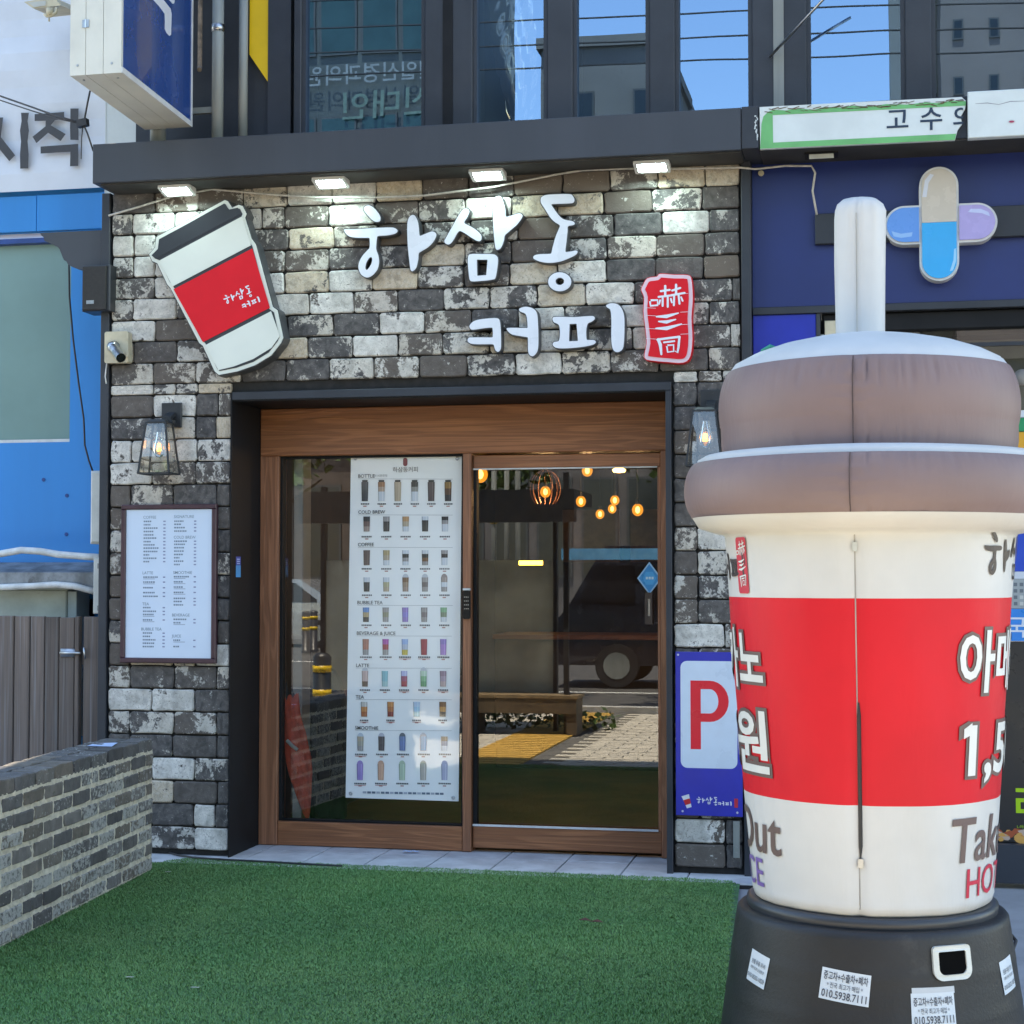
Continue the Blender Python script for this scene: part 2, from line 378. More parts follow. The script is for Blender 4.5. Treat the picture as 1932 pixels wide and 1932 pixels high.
M['offwhite'] = paint('offwhite_plastic', (.50, .51, .47), .5, var=.08, scale=8, dirt=((.3, .29, .26), 8, .68))
M['speaker'] = paint('speaker_grille', (.020, .018, .016), .7, var=.2, scale=60, bump=.3, bscale=500)
M['lens'] = paint('dark_lens', (.01, .01, .012), .08, var=.05)
M['blue_wall'] = paint('bright_blue_panel', (.010, .220, .58), .45, var=.06, scale=2, bump=.03, bscale=20, streak=True)
M['blue_dark'] = paint('deep_blue_trim', (.008, .05, .22), .45, var=.1)
M['shade'] = paint('green_grey_window_film', (.18, .29, .27), .22, var=.06, scale=1)
M['banner'] = paint('white_banner_cloth', (.60, .64, .70), .6, var=.05, scale=2)
M['banner_ink'] = paint('dark_grey_banner_ink', (.048, .050, .056), .6, var=.1, scale=5)
M['frame_maroon'] = paint('maroon_frame', (.055, .022, .030), .4, var=.12, scale=10)
M['board'] = paint('glossy_white_board', (.60, .69, .80), .12, var=.02, scale=1.5, coat=.6)
M['poster'] = paint('poster_vinyl', (.84, .84, .81), .4, var=.03, scale=1.5, coat=1, cior=2.1)
M['sign_blue'] = paint('sign_blue_face', (.010, .055, .23), .25, var=.08, scale=2, coat=.4)
M['sign_cream'] = paint('cream_sign_metal', (.60, .59, .52), .4, var=.06, scale=3, dirt=((.40, .30, .17), 5, .68))
M['yellow'] = paint('yellow_panel', (.66, .42, .008), .4, var=.04)
M['pipe'] = paint('grey_downpipe', (.23, .24, .22), .5, var=.15, scale=6, dirt=((.12, .11, .09), 10, .62), streak=True)
M['navy'] = paint('navy_fascia_panel', (.010, .023, .125), .38, var=.08, scale=1.5, bump=.02, bscale=15)
M['blue_panel'] = paint('vivid_blue_panel', (.008, .022, .33), .35, var=.06)
M['green_vinyl'] = paint('torn_green_vinyl', (.13, .40, .14), .5, var=.08, scale=5)
M['white_vinyl'] = paint('white_vinyl', (.60, .64, .62), .45, var=.05, scale=4, dirt=((.45, .42, .38), 6, .7))
M['capsule'] = paint('capsule_acrylic', (1, 1, 1), .25, var=.03, attr=True, coat=.4)
M['brown_cloth'] = None
M['barrel'] = paint('black_barrel_plastic', (.0105, .010, .0102), .5, var=.22, scale=9, bump=.12, bscale=90, dirt=((.024, .022, .021), 5, .60))
M['tile'] = paint('grey_stone_tile', (.50, .505, .52), .55, var=.14, scale=5, bump=.08, bscale=90, dirt=((.33, .32, .32), 6, .62))
M['concrete'] = paint('pavement_concrete', (.25, .25, .26), .8, var=.15, scale=2, bump=.15, bscale=120, dirt=((.16, .155, .15), 3, .6))
M['asphalt'] = paint('asphalt', (.055, .054, .053), .85, var=.2, scale=8, bump=.3, bscale=150)
M['paving'] = paint('light_paving_slab', (.44, .40, .33), .8, var=.12, scale=7, bump=.15, bscale=150)
M['tactile'] = paint('yellow_tactile_tile', (.52, .30, .06), .7, var=.12, scale=8)
M['mortar'] = paint('sandy_mortar', (.60, .53, .41), .95, var=.14, scale=25, bump=.5, bscale=180, dirt=((.26, .23, .18), 12, .6))
M['umbrella'] = paint('red_umbrella_cloth', (.85, .105, .045), .6, var=.12, scale=20)
M['darkcloth'] = paint('dark_brown_cloth', (.020, .016, .014), .8, var=.3, scale=8, bump=.2, bscale=30)
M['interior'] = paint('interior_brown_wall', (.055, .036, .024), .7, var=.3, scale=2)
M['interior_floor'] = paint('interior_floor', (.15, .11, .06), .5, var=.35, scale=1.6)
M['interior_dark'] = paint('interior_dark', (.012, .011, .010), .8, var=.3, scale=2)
M['leafmat'] = paint('leaf_green', (.055, .11, .022), .6, var=.35, scale=3)
M['bark'] = paint('bark', (.075, .06, .045), .9, var=.3, scale=20)
M['paper'] = paint('pale_blue_paper', (.42, .52, .72), .6, var=.06, scale=20)
# ------------------------------------------------------------------ ground and setting
g = MB(); g.face([(-60, -60, -.03), (60, -60, -.03), (60, 60, -.03), (-60, 60, -.03)]); g.build('ground', M['concrete'], kind='structure')
g = MB(); g.face([(-60, -31.0, -.026), (60, -31.0, -.026), (60, -9.6, -.026), (-60, -9.6, -.026)]); g.build('road', M['asphalt'], kind='structure')
g = MB()
for y in (-9.85, -13.0, -20.2): g.face([(-60, y - .06, -.022), (60, y - .06, -.022), (60, y + .06, -.022), (-60, y + .06, -.022)])
g.build('road_marking', paint('road_paint', (.72, .72, .68), .6, var=.1), kind='structure')
g = MB(); g.box(-60, 60, -9.6, -9.4, -.03, .06); g.box(-60, 60, -31.2, -31.0, -.03, .08); g.build('kerb', paint('kerb_stone', (.36, .35, .33), .8, var=.15, scale=6), kind='structure')
pav = MB(); pav.box(-3.2, 6.2, -9.38, -3.86, -.028, -.012); pav = pav.build('pavement', paint('paving_joint', (.10, .095, .085), .9, var=.2), kind='structure')
sl = MB()
y = -3.9; row = 0
while y > -9.2:
    x = -3.15 + (row % 2) * .15
    while x < 6:
        if not (x < -.75 and x > -1.4): sl.bbox(x + .006, x + .294, y - .144, y - .006, -.02, -.002 - random.random() * .003, .002)
        x += .3
    y -= .15; row += 1
# slabs lie flat: the chamfer helper faces -Y, which is enough for their thin edges
sl.build('paving_slabs', M['paving'], pav, kind='stuff')
tc = MB()
y = -3.9
for k in range(34):
    yy = y - k * .16
    if yy > -9.2: tc.box(-1.36, -.76, yy - .11, yy, -.02, .004)
tc.build('tactile_ribs', M['tactile'], pav, kind='stuff')
# ------------------------------------------------------------------ cafe building
cafe = thing('cafe_building', 'cafe front clad in dark and white painted stone bricks under a charcoal beam', 'building', (-.35, 0, 0))
XL, XR, ZT = -2.15, 1.45, 3.77; DL, DR, DT = -1.405, 1.08, 2.60
b = MB(); b.box(XL, DL, 0, .25, 0, ZT); b.box(DL, DR, 0, .25, DT, ZT); b.box(DR, XR, 0, .25, -.02, ZT)
clad = b.build('stone_cladding', M['mortar_dark'], cafe)
def brick_mesh(w, h, seed, depth=.024, ch=.0065, rough=.006, name='brick'):
    rnd = random.Random(seed); hw, hh = w / 2, h / 2; j = lambda a=rough: rnd.uniform(-a, a * .25)
    n = max(2, int(w / .07)); pts = []
    for i in range(n): pts.append((-hw + w * (i + .15) / n, -hh - j(.0045)))
    pts.append((hw - .012, -hh - j(.004))); pts.append((hw + j(), -hh + .014)); pts.append((hw + j(), hh * .1)); pts.append((hw + j(), hh - .014))
    for i in range(n): pts.append((hw - w * (i + .15) / n, hh + j(.0045)))
    pts.append((-hw + .012, hh + j(.004))); pts.append((-hw - j(), hh - .014)); pts.append((-hw - j(), -hh * .1)); pts.append((-hw - j(), -hh + .014))
    m = len(pts); vs = []; 
    for (x, z) in pts: vs.append((x, 0, z))
    for (x, z) in pts: vs.append((x, -depth + ch * .8, z))
    for (x, z) in pts: vs.append((x * (1 - ch / hw), -depth - rnd.uniform(-.0006, .0006), z * (1 - ch / hh)))
    vs.append((0, -depth - .0008, 0)); fs = []
    for i in range(m):
        k = (i + 1) % m
        fs += [(i, k, m + k, m + i), (m + i, m + k, 2 * m + k, 2 * m + i), (2 * m + i, 2 * m + k, 3 * m)]
    me = bpy.data.meshes.new(name); me.from_pydata(vs, [], fs); me.materials.append(M['brick'])
    me.polygons.foreach_set('use_smooth', [False] * (len(fs))); return me
BV = {k: [brick_mesh(wd - .004, .1205, s * 7 + int(wd * 100)) for s in range(6)] for k, wd in (('F', .262), ('h', .131))}
AMT = {'W': (.745, 0), 'C': (.73, .9), 'M': (.62, .25), 'S': (.545, .1), 'D': (.46, .1), 'B': (.45, .3)}
rb = random.Random(11)
def lay(row, x0, x1, zt, ht):
    x = x0
    for chx in row:
        k = 'F' if chx.isupper() else 'h'; wd = .262 if k == 'F' else .131
        wd *= rb.uniform(.965, 1.035)
        if x >= x1 - .012: break
        w2 = min(wd, x1 - x)
        if x1 - (x + w2) < .03: w2 = x1 - x
        me = rb.choice(BV[k]); o = bpy.data.objects.new('brick', me); COL.objects.link(o); o.parent = clad
        o.location = (x + w2 / 2, -.0005, zt - ht / 2); o.scale = (w2 / (.262 if k == 'F' else .131), rb.uniform(.75, 1.15), ht / .125)
        o.rotation_euler = (rb.uniform(-.012, .012), rb.uniform(-.008, .008), rb.uniform(-.01, .01))
        a, c = AMT[chx.upper()]; o.color = (a + rb.uniform(-.035, .035), min(1, max(0, c + rb.uniform(-.25, .25))), 1.0 if chx.upper() == 'B' else (rb.random() ** 2) * .8, 1)
        x += w2
UP_ROWS = ["DMMCWWCDSBBMCCcs", "mWWWmSWSMWCCSMDs", "wwWMMCMBMMBSDWSm", "mwWSMMSMCMDSMDDDs", "MWMWCWCMSCWDDBss", "mWSWWWMDMMCWSMSs", "WDMSMSWMSWMWMSDsm", "cDMWCSWSMCWMWMMWw", "MSMDSMMDSWMSDMSWw"]
z = ZT
for r_ in UP_ROWS: lay(r_, XL + .005, XR - .005, z, .1235); z -= .1235
hz = z - DT
lay("WmmCm", XL + .005, DL - .006, z, hz); lay("wmm", DR + .006, XR - .005, z, hz)
LEFT = ["DWdMd", "SMdCm", "wWwWm", "WMMm", "dMDdd", "sMSsd", "mDDdd", "sDDms", "DDSdw", "DDDwd", "mDDdd", "dCcWs", "mDSmd", "WWDd", "mMMdd", "dDDdd", "DWMsd", "dCDdd", "dmDwd", "ddMWd"]
RIGHT = ["sSd", "dDd", "sDd", "dSd", "dDd", "dDs", "mWd", "dMs", "sMd", "sSd", "Wsd", "dSd", "Dsd", "dDd", "sDd", "dDd", "dDd", "dMd", "Wdd", "Ddd"]
z = DT
for i in range(20):
    lay(LEFT[i], XL + .005, DL - .006, z, .1285); lay(RIGHT[i], DR + .006, XR - .005, z, .1285); z -= .1285
# corner trims
b = MB(); b.bbox(XL - .055, XL - .004, -.035, .3, -.02, ZT); b.build('corner_trim', M['charcoal'], cafe)
b = MB(); b.bbox(XR + .004, XR + .055, -.045, .3, -.06, ZT); b.build('corner_trim', M['charcoal'], cafe)
b = MB(); b.bbox(DR + .001, XR + .052, -.052, .0, -.075, -.03); b.build('base_trim', M['charcoal'], cafe)
# black lined recess round the door
b = MB(); b.box(DL - .001, DL + .006, -.046, .5, -.02, 2.60); b.build('recess_side_panel', M['black'], cafe)
b = MB(); b.box(DL + .0062, DR - .033, -.036, .5, 2.550, 2.598); b.build('recess_ceiling', M['black'], cafe)
b = MB(); b.bbox(DL + .0062, DR, -.046, -.0365, 2.556, 2.602, .003); b.build('recess_top_trim', M['charcoal'], cafe)
b = MB(); b.bbox(DR - .032, DR, -.046, .5, -.05, 2.5555, .003); b.build('recess_side_panel', M['charcoal'], cafe)
# beam
b = MB(); b.bbox(-2.135, 1.475, -.30, .1, 3.765, 3.985, .003); beam = b.build('beam', M['fascia'], cafe)
b = MB(); b.bbox(1.478, 1.565, -.303, .1, 3.768, 3.988, .003); b.build('beam_joint_cover', M['charcoal'], beam)
b = MB(); b.box(-2.10, 1.47, -.27, .0, 3.757, 3.7648); b.build('soffit', M['soffit'], beam)
# upper storey curtain wall
UZ0, UZ1 = 3.986, 5.3
b = MB(); b.box(-2.05, -1.06, .08, .3, UZ0, 19.6); b.box(-1.06, 7, .09, .3, 5.3, 19.6); b.build('upper_wall', M['charcoal'], cafe)
frames = [(-1.06, -1.015), (-.295, -.021), (.399, .541), (.962, 1.10), (1.514, 1.80), (2.31, 2.445), (3.35, 3.5), (4.4, 4.5)]
for i, (a, c) in enumerate(frames):
    b = MB(); b.bbox(a, c, .0, .3, UZ0, UZ1, .006)
    fm = b.build('mullion', M['charcoal'], cafe)
    if c - a > .2:
        b = MB(); b.box((a + c) / 2 - .03, (a + c) / 2 + .025, -.008, -.0002, UZ0, UZ1); b.build('cover_strip', M['black'] if i == 1 else M['pipe'], fm)
for i in range(len(frames) - 1):
    a, c = frames[i][1], frames[i + 1][0]
    f = MB(); f.box(a + .0005, c - .0005, .012, .2, UZ0, UZ0 + .035); f.box(a + .0005, a + .022, .016, .2, UZ0 + .0355, UZ1); f.box(c - .022, c - .0005, .016, .2, UZ0 + .0355, UZ1)
    fr = f.build('window', M['charcoal'], cafe)
    p = MB(); tl = random.uniform(-.004, .004); p.face([(a + .0225, .05, UZ0 + .0355), (c - .0225, .05 + tl, UZ0 + .0355), (c - .0225, .05 + tl, UZ1), (a + .0225, .05, UZ1)]); p.build('pane', M['winglass'], fr)
b = MB(); b.box(-1.06, 4.5, .9, 1.0, UZ0, UZ1); b.build('room_back', M['interior_dark'], cafe)
b = MB(); b.box(-2.15, 7, 1.2, 9, 2.9, 19.6); b.build('rear_block', M['interior_dark'], cafe)
# yellow strip on the left of the window wall
q = [P(468, -40, Y=.0), P(500, -30, Y=.0), P(505, 12, Y=.0), P(507, 159, Y=.0), P(467, 100, Y=.0)]
yl = MB(); yl.prism([(p.x, p.z) for p in q], [], .03, .079); yl = yl.build('yellow_sign_strip', M['yellow'])
tag(yl, 'bright yellow sign strip with a slanted lower end beside the upper windows', 'sign')
b = MB(); b.box(P(505, 100, Y=.02).x, P(548, 100, Y=.02).x, .025, .079, UZ0, 5.3); b.build('cladding_panel', M['charcoal'], cafe)
# downpipes left of the yellow strip
def pipe_thing(xp, y0, y1, Y, r, label, coupler=True):
    a, c = P(xp, y0, Y=Y), P(xp, y1, Y=Y); t = thing('drain_pipe', label, 'pipe', (c.x, Y, min(a.z, c.z)), 'grey pipes on the dark upper wall')
    m = MB(); m.tube([(c.x, Y, a.z), (c.x, Y, c.z)], r, 14); m.build('pipe', M['pipe'], t, True)
    if coupler:
        m = MB(); zc = P(xp, 60, Y=Y).z; m.tube([(c.x, Y, zc), (c.x, Y, zc + .04)], r * 1.12, 14); m.build('bracket', M['steel'], t, True)
    return t
pipe_thing(410, -60, 275, -.06, .033, 'thick grey drain pipe standing behind the right edge of the blue hanging sign')
pipe_thing(458, -60, 275, -.02, .026, 'thinner grey pipe between the drain pipe and the yellow strip', False)
pipe_thing(298, 215, 275, -.1, .045, 'short fat grey pipe stub under the blue hanging sign', False)
b = MB(); p0 = P(365, 205, Y=-.03); p1 = P(404, 210, Y=-.03); b.box(p0.x, p1.x, -.05, -.02, p1.z - .012, p1.z + .022)
tag(b.build('pipe_bracket', M['pipe']), 'small grey bracket arm between the blue sign and the drain pipe', 'bracket')
b = MB(); a, c = P(372, -40, Y=-.02), P(377, 125, Y=-.02); b.tube([(c.x, -.02, a.z), (c.x, -.02, c.z), (c.x + .01, -.05, c.z - .03)], .014, 8)
tag(b.build('conduit', paint('rusty_conduit', (.22, .17, .13), .7, var=.3, scale=20)), 'thin rusty conduit end beside the blue sign at the top of the photo', 'conduit')
# rod sticking out from the upper windows
b = MB(); a = P(1452, 108, Y=-.02); c = P(1556, -4, Y=-.22); d = P(1600, -50, Y=-.3); b.tube([a, c, d], .008, 8)
tag(b.build('metal_rod', M['steel'], smooth=True), 'thin diagonal metal rod standing off the mullion between the upper windows', 'rod')
# crumpled plastic sheet behind the second window
def crumple(r, z, t): return .018 * math.sin(3 * t + z * 5) + .010 * math.sin(9 * t + z * 14) + .006 * math.sin(17 * t - z * 31)
pb = MB(); zz0, zz1 = 4.02, 5.0
prof = [(.02 + .15 * math.sin(math.pi * .5 * min(1, (k / 22) * 1.3)) ** .8, zz0 + (zz1 - zz0) * k / 22) for k in range(23)]
pb.lathe(prof, (.20, .28, 0), 64, disp=crumple)
m_, t_, o_ = new_mat('crumpled_clear_plastic'); bb_ = N(t_, 'BsdfPrincipled'); bb_.inputs['Base Color'].default_value = (.72, .68, .58, 1); bb_.inputs['Roughness'].default_value = .06; bb_.inputs['Metallic'].default_value = .75
t_.links.new(bb_.outputs[0], o_.inputs[0])
tag(pb.build('plastic_wrapping', m_, smooth=True), 'crumpled shiny plastic wrapping hanging inside the second upper window', 'plastic sheet')

# ------------------------------------------------------------------ spotlights under the beam
for i, (px, lab) in enumerate(((334, 'lit white floodlight under the beam above the cup sign, leftmost of four'), (624, 'lit white floodlight under the beam, second from the left above bare bricks'),
                               (920, 'lit white floodlight under the beam right above the middle white letter'), (1230, 'lit white floodlight at the right end of the beam above the red seal'))):
    py = {334: 350, 624: 335, 920: 321, 1230: 303}[px]
    c = P(px, py, Z=3.735); c.y = -.15; c.x = P(px, py, Y=-.15).x
    t = thing('floodlight', lab, 'floodlight', (c.x, -.15, 3.757), 'floodlights under the beam')
    out = rrect(-.095, .095, -.06, .06, .012, 3); tilt = .25
    fn = lambda X, Y, Z: (c.x + X, c.y + Z * math.cos(tilt), 3.735 + Y - Z * math.sin(tilt))
    h = MB(); h.prism(out, [], .03, .0, fn=lambda X, Y, Z: fn(X, Y, Z)); h.box(c.x - .02, c.x + .02, c.y - .02, c.y + .02, 3.75, 3.7569); 
    h.prism(out, [rrect(-.075, .075, -.045, .045, .008, 3)], -.006, .0, fn=fn); h.build('housing', M['alu'], t)
    e = MB(); e.prism(rrect(-.075, .075, -.045, .045, .008, 3), [], -.002, None, fn=fn)
    lens = e.build('lens', M['led'], t)
# ------------------------------------------------------------------ cable along the wall top
cp = [(205, 407), (260, 391), (330, 369), (400, 357), (500, 366), (600, 373), (700, 373), (800, 369), (930, 353), (1050, 329), (1100, 321), (1180, 318), (1300, 318), (1395, 316), (1425, 319), (1480, 313), (1531, 313), (1538, 326), (1533, 360), (1541, 405)]
pts = []
for i, (x, y) in enumerate(cp): pts.append(P(x, y, Y=-.06 if x < 1400 else -.035))
b = MB(); b.tube(pts, .006, 6); tag(b.build('wall_cable', M['cable'], smooth=True), 'thin off-white cable sagging along the top of the brick wall to the pharmacy panel', 'cable')

# ------------------------------------------------------------------ raised letters
def zA(l): return [(980 + x / 4.6, 540 + y / 4.6) for x, y in l]
def zB(l): return [(1280 + x / 4.391, 540 + y / 4.391) for x, y in l]
def zC(l): return [(1340 + x / 2.6833, 780 + y / 2.6833) for x, y in l]
LET = {
 'ha': [([zA([(380,330),(400,288),(450,273),(510,305),(570,370),(603,430),(597,485),(550,498),(490,470),(420,395)])], []),
        ([zA([(118,610),(140,598),(300,595),(500,582),(740,573),(810,588),(833,618),(800,655),(700,678),(575,688),(558,715),(548,800),(548,870),(575,950),(585,1040),(560,1140),(490,1220),(420,1245),(350,1210),(312,1130),(316,1050),(360,960),(430,880),(460,840),(460,730),(445,712),(330,712),(200,698),(140,655)])],
         [zA([(475,970),(495,1000),(480,1070),(430,1140),(402,1125),(410,1060),(440,1000)])]),
        ([zA([(1000,425),(1035,405),(1070,418),(1100,475),(1118,560),(1126,660),(1140,685),(1200,662),(1290,628),(1340,640),(1352,685),(1310,770),(1240,840),(1150,895),(1118,925),(1110,1010),(1085,1110),(1040,1158),(1010,1140),(995,1030),(975,850),(968,700),(965,560),(975,475)])], [])],
 'sam': [([zB([(310,325),(350,302),(390,315),(398,350),(370,420),(335,485),(400,525),(490,580),(550,645),(552,705),(515,722),(440,685),(340,618),(280,592),(245,620),(200,700),(150,760),(100,755),(80,722),(110,665),(190,520),(260,395)])], []),
         ([zB([(720,175),(770,148),(810,160),(840,230),(862,320),(866,395),(885,410),(940,395),(1000,375),(1050,365),(1082,390),(1070,430),(1010,510),(920,590),(858,645),(845,710),(810,800),(770,832),(740,818),(725,730),(710,560),(705,380),(705,255)])], []),
         ([zB([(388,912),(430,888),(560,888),(700,890),(750,912),(768,955),(760,1060),(735,1190),(700,1215),(560,1232),(440,1238),(405,1215),(392,1120),(382,1000)])], ['S', zB([(497,960),(635,960),(618,1158),(500,1168)])])],
 'dong': [([zB([(1320,170),(1345,145),(1400,128),(1540,120),(1690,120),(1730,145),(1748,190),(1738,222),(1700,236),(1560,242),(1470,246),(1455,258),(1485,305),(1540,380),(1590,430),(1640,450),(1720,465),(1752,490),(1735,515),(1680,526),(1662,545),(1660,600),(1645,740),(1633,840),(1645,862),(1700,855),(1770,843),(1788,862),(1760,900),(1660,950),(1560,985),(1440,1000),(1330,990),(1250,962),(1220,935),(1240,905),(1310,890),(1430,886),(1455,870),(1470,800),(1510,660),(1545,575),(1560,520),(1500,478),(1440,420),(1370,310),(1320,230)])], []),
          ([zB(ellipse(1560,1243,148,122,14))], [zB(ellipse(1562,1238,55,47,12))])],
 'keo': [([zC([(88,455),(130,420),(220,405),(300,402),(322,425),(330,500),(332,580),(330,640),(310,665),(288,652),(276,615),(262,606),(200,606),(110,604),(72,585),(78,556),(110,552),(200,552),(258,552),(268,540),(266,485),(255,476),(200,480),(110,492),(88,478)])], []),
         ([zC([(480,325),(530,312),(590,330),(615,370),(622,450),(625,560),(620,650),(590,695),(562,695),(545,660),(543,562),(532,550),(470,540),(410,525),(378,490),(390,478),(470,478),(530,478),(540,468),(535,400),(520,365),(480,348)])], [])],
 'pi': [([zC([(737,400),(770,390),(900,393),(1020,385),(1060,388),(1065,410),(1040,430),(1012,445),(1000,500),(1003,562),(1015,572),(1060,573),(1075,590),(1050,610),(980,625),(860,637),(770,635),(738,612),(748,588),(785,578),(795,520),(785,455),(745,432)])], ['S', zC([(870,448),(925,445),(935,580),(865,583)])]),
        ([zC([(1157,302),(1190,285),(1240,290),(1275,320),(1297,380),(1300,480),(1295,600),(1280,650),(1240,668),(1208,640),(1197,560),(1198,420),(1190,340),(1165,318)])], [])]}
YL = -.088
GL = {}     # glyph outlines in metres on the wall plane, reused for the small prints
for k, parts in LET.items():
    GL[k] = []
    for (outs, holes) in parts:
        o_ = [(lambda p: (p.x, p.z))(P(x / 1.5487, y / 1.5487, Y=YL)) for x, y in smooth_loop(outs[0], 4)]
        hs = []
        if holes:
            sharp = holes[0] == 'S'; hl = holes[1] if sharp else smooth_loop(holes[0], 4)
            hs = [[(lambda p: (p.x, p.z))(P(x / 1.5487, y / 1.5487, Y=YL)) for x, y in hl]]
        GL[k].append((o_, hs))
info = {'ha': '하, first of the upper line', 'sam': '삼, in the middle of the upper line', 'dong': '동, last of the upper line', 'keo': '커, on the lower line', 'pi': '피, on the lower line beside the red seal'}
for k in GL:
    cx = sum(p[0] for p in GL[k][0][0]) / len(GL[k][0][0]); zmin = min(p[1] for o_, _ in GL[k] for p in o_)
    t = thing('channel_letter', 'white raised sign letter ' + info[k], 'sign letter', (cx, -.03, zmin), 'raised letters on the brick wall')
    for o_, hs in GL[k]:
        cs = MB(); cs.prism(offset(o_, .005), [offset(h, -.004) for h in hs], YL + .006, -.022); cs.build('casing', M['letter_side'], t)
        fc = MB(); fc.prism(o_, hs, YL, YL + .0058); fc.build('face', M['white_acrylic'], t)
GX0 = min(p[0] for k in GL for o_, _ in GL[k] for p in o_); GX1 = max(p[0] for k in GL for o_, _ in GL[k] for p in o_)
GZ0 = min(p[1] for k in GL for o_, _ in GL[k] for p in o_); GZ1 = max(p[1] for k in GL for o_, _ in GL[k] for p in o_)
def put_glyphs(mb, keys, fn, scale, col=None, grow=0.0, dx=0, dz=0, aspect=1):
    """small copies of the sign lettering through fn(u, v); origin at the left bottom of the chosen letters"""
    x0 = min(p[0] for k in keys for o_, _ in GL[k] for p in o_); z0 = min(p[1] for k in keys for o_, _ in GL[k] for p in o_)
    for k in keys:
        for o_, hs in GL[k]:
            oo = [((p[0] - x0) * scale * aspect + dx, (p[1] - z0) * scale + dz) for p in o_]; hh = [[((p[0] - x0) * scale * aspect + dx, (p[1] - z0) * scale + dz) for p in h] for h in hs]
            if grow: oo = offset(oo, grow); hh = [offset(h, -grow * .5) for h in hh]
            mb.prism(oo, hh, 0, None, col, fn=lambda X, Y, Z: fn(X, Z))
# red seal
seal = thing('seal_sign', 'red seal sign with white characters and a pale pink rim', 'sign', (P(1258, 690, Y=-.05).x, -.03, P(1258, 690, Y=-.05).z))
def zCw(l, Y): return [(lambda p: (p.x, p.z))(P(x / 1.5487, y / 1.5487, Y=Y)) for x, y in zC(l)]
so = zCw(smooth_loop([(1448,140),(1480,90),(1555,76),(1580,55),(1690,62),(1795,65),(1825,100),(1835,250),(1825,400),(1832,560),(1815,700),(1760,750),(1640,745),(1530,735),(1458,712),(1475,600),(1465,480),(1450,350),(1455,240),(1433,180)], 3), -.088)
b = MB(); b.prism(offset(so, .004), [], -.082, -.022); b.build('casing', M['red'], seal)
b = MB(); b.prism(so, [], -.088, -.0822); b.build('rim', M['pinkwhite'], seal)
b = MB(); b.prism(offset(so, -.020), [], -.0915, -.0882); b.build('face', M['red'], seal)
ch = MB(); ii = [0]
def sfn(x, y):
    p = P((1340 + x / 2.6833) / 1.5487, (780 + y / 2.6833) / 1.5487, Y=-.0925); return (p.x, p.y - ii[0] * .00008, p.z)
SEAL = [([(1500,262),(1505,305),(1560,300),(1560,260),(1500,262)], 8), ([(1585,190),(1655,180)], 8), ([(1568,235),(1680,222)], 8), ([(1620,150),(1620,228)], 9), ([(1600,245),(1600,305)], 8), ([(1640,240),(1640,312)], 8), ([(1580,262),(1572,290)], 7), ([(1664,250),(1672,278)], 7),
        ([(1675,185),(1738,165)], 8), ([(1668,222),(1772,204)], 8), ([(1705,140),(1705,212)], 9), ([(1690,225),(1688,300)], 8), ([(1725,220),(1732,288)], 8), ([(1745,238),(1757,266)], 7),
        ([(1552,390),(1630,388),(1722,362)], [6, 14, 5]), ([(1570,428),(1630,432),(1702,412)], [6, 13, 5]), ([(1548,482),(1630,482),(1748,448)], [6, 15, 5]),
        ([(1566,570),(1582,610),(1590,685)], [12, 13, 8]), ([(1560,570),(1650,558),(1730,548)], 9), ([(1732,548),(1724,630),(1716,672),(1698,660)], [9, 9, 8, 4]), ([(1610,592),(1692,582)], 7), ([(1632,615),(1640,668),(1686,662),(1686,612),(1632,615)], 7)]
for pts_, hw in SEAL: ii[0] += 1; stroke(ch, pts_, hw, sfn)
for y0, y1 in ((320, 208), (380, 352), (482, 450), (562, 525)):
    ii[0] += 1; stroke(ch, [(1470, y0), (1545, y0 + 4)], 1.5, sfn); stroke(ch, [(1740, y1 + 3), (1800, y1)], 1.5, sfn)
ch.build('characters', M['white_acrylic'], seal)
# ------------------------------------------------------------------ cup sign
def zD(l): return [((300 + x / 1.932) / 1.5487, (500 + y / 1.932) / 1.5487) for x, y in l]
def zDw(l, Y): return [(lambda p: (p.x, p.z))(P(x, y, Y=Y)) for x, y in zD(l)]
CY = -.13
cup = thing('cup_sign', 'tilted paper cup shaped lightbox with dark lid and red sleeve on the bricks', 'sign', (P(410, 700, Y=CY).x, -.03, P(410, 700, Y=CY).z))
o1 = zDw([(262,470),(296,432),(303,372),(690,163),(706,170),(730,207),(768,190),(790,198),(810,240),(802,262),(838,380),(862,412),(870,440),(958,765),(985,785),(1018,940),(1005,970),(950,1040),(860,1095),(760,1130),(655,1150),(632,1130),(565,985),(545,970),(383,660),(365,640),(308,520),(280,508)], CY)
b = MB(); b.prism(offset(o1, .006), [], CY + .008, -.022); b.build('casing', M['letter_side'], cup)
b = MB(); b.prism(o1, [], CY, CY + .0078); b.build('rim', M['cream'], cup)
b = MB(); b.prism(offset(o1, -.020), [], CY - .003, CY - .0002); b.build('outline', M['lid'], cup)
for nm, mt, l in (('lid', 'lid', [(278,476),(314,440),(320,388),(688,184),(716,218),(764,208),(788,240),(300,496)]), ('cup_panel', 'cream', [(322,506),(790,256),(838,420),(396,652)]),
                  ('sleeve', 'red', [(402,668),(846,438),(946,772),(568,966)]), ('cup_panel', 'cream', [(580,984),(952,792),(1002,932),(955,998),(850,1062),(740,1104),(655,1124)])):
    b = MB(); b.prism(zDw(l, CY), [], CY - .006, CY - .0032); b.build(nm, M[mt], cup)
tx = MB()
def cupfn(u, v):
    a = math.radians(20); o = P(*zD([(697, 768)])[0], Y=CY - .007)
    return (o.x + u * math.cos(a) - v * math.sin(a), CY - .007, o.z + u * math.sin(a) + v * math.cos(a))
sc_ = .128
put_glyphs(tx, ['ha', 'sam', 'dong'], cupfn, sc_, grow=.0004)
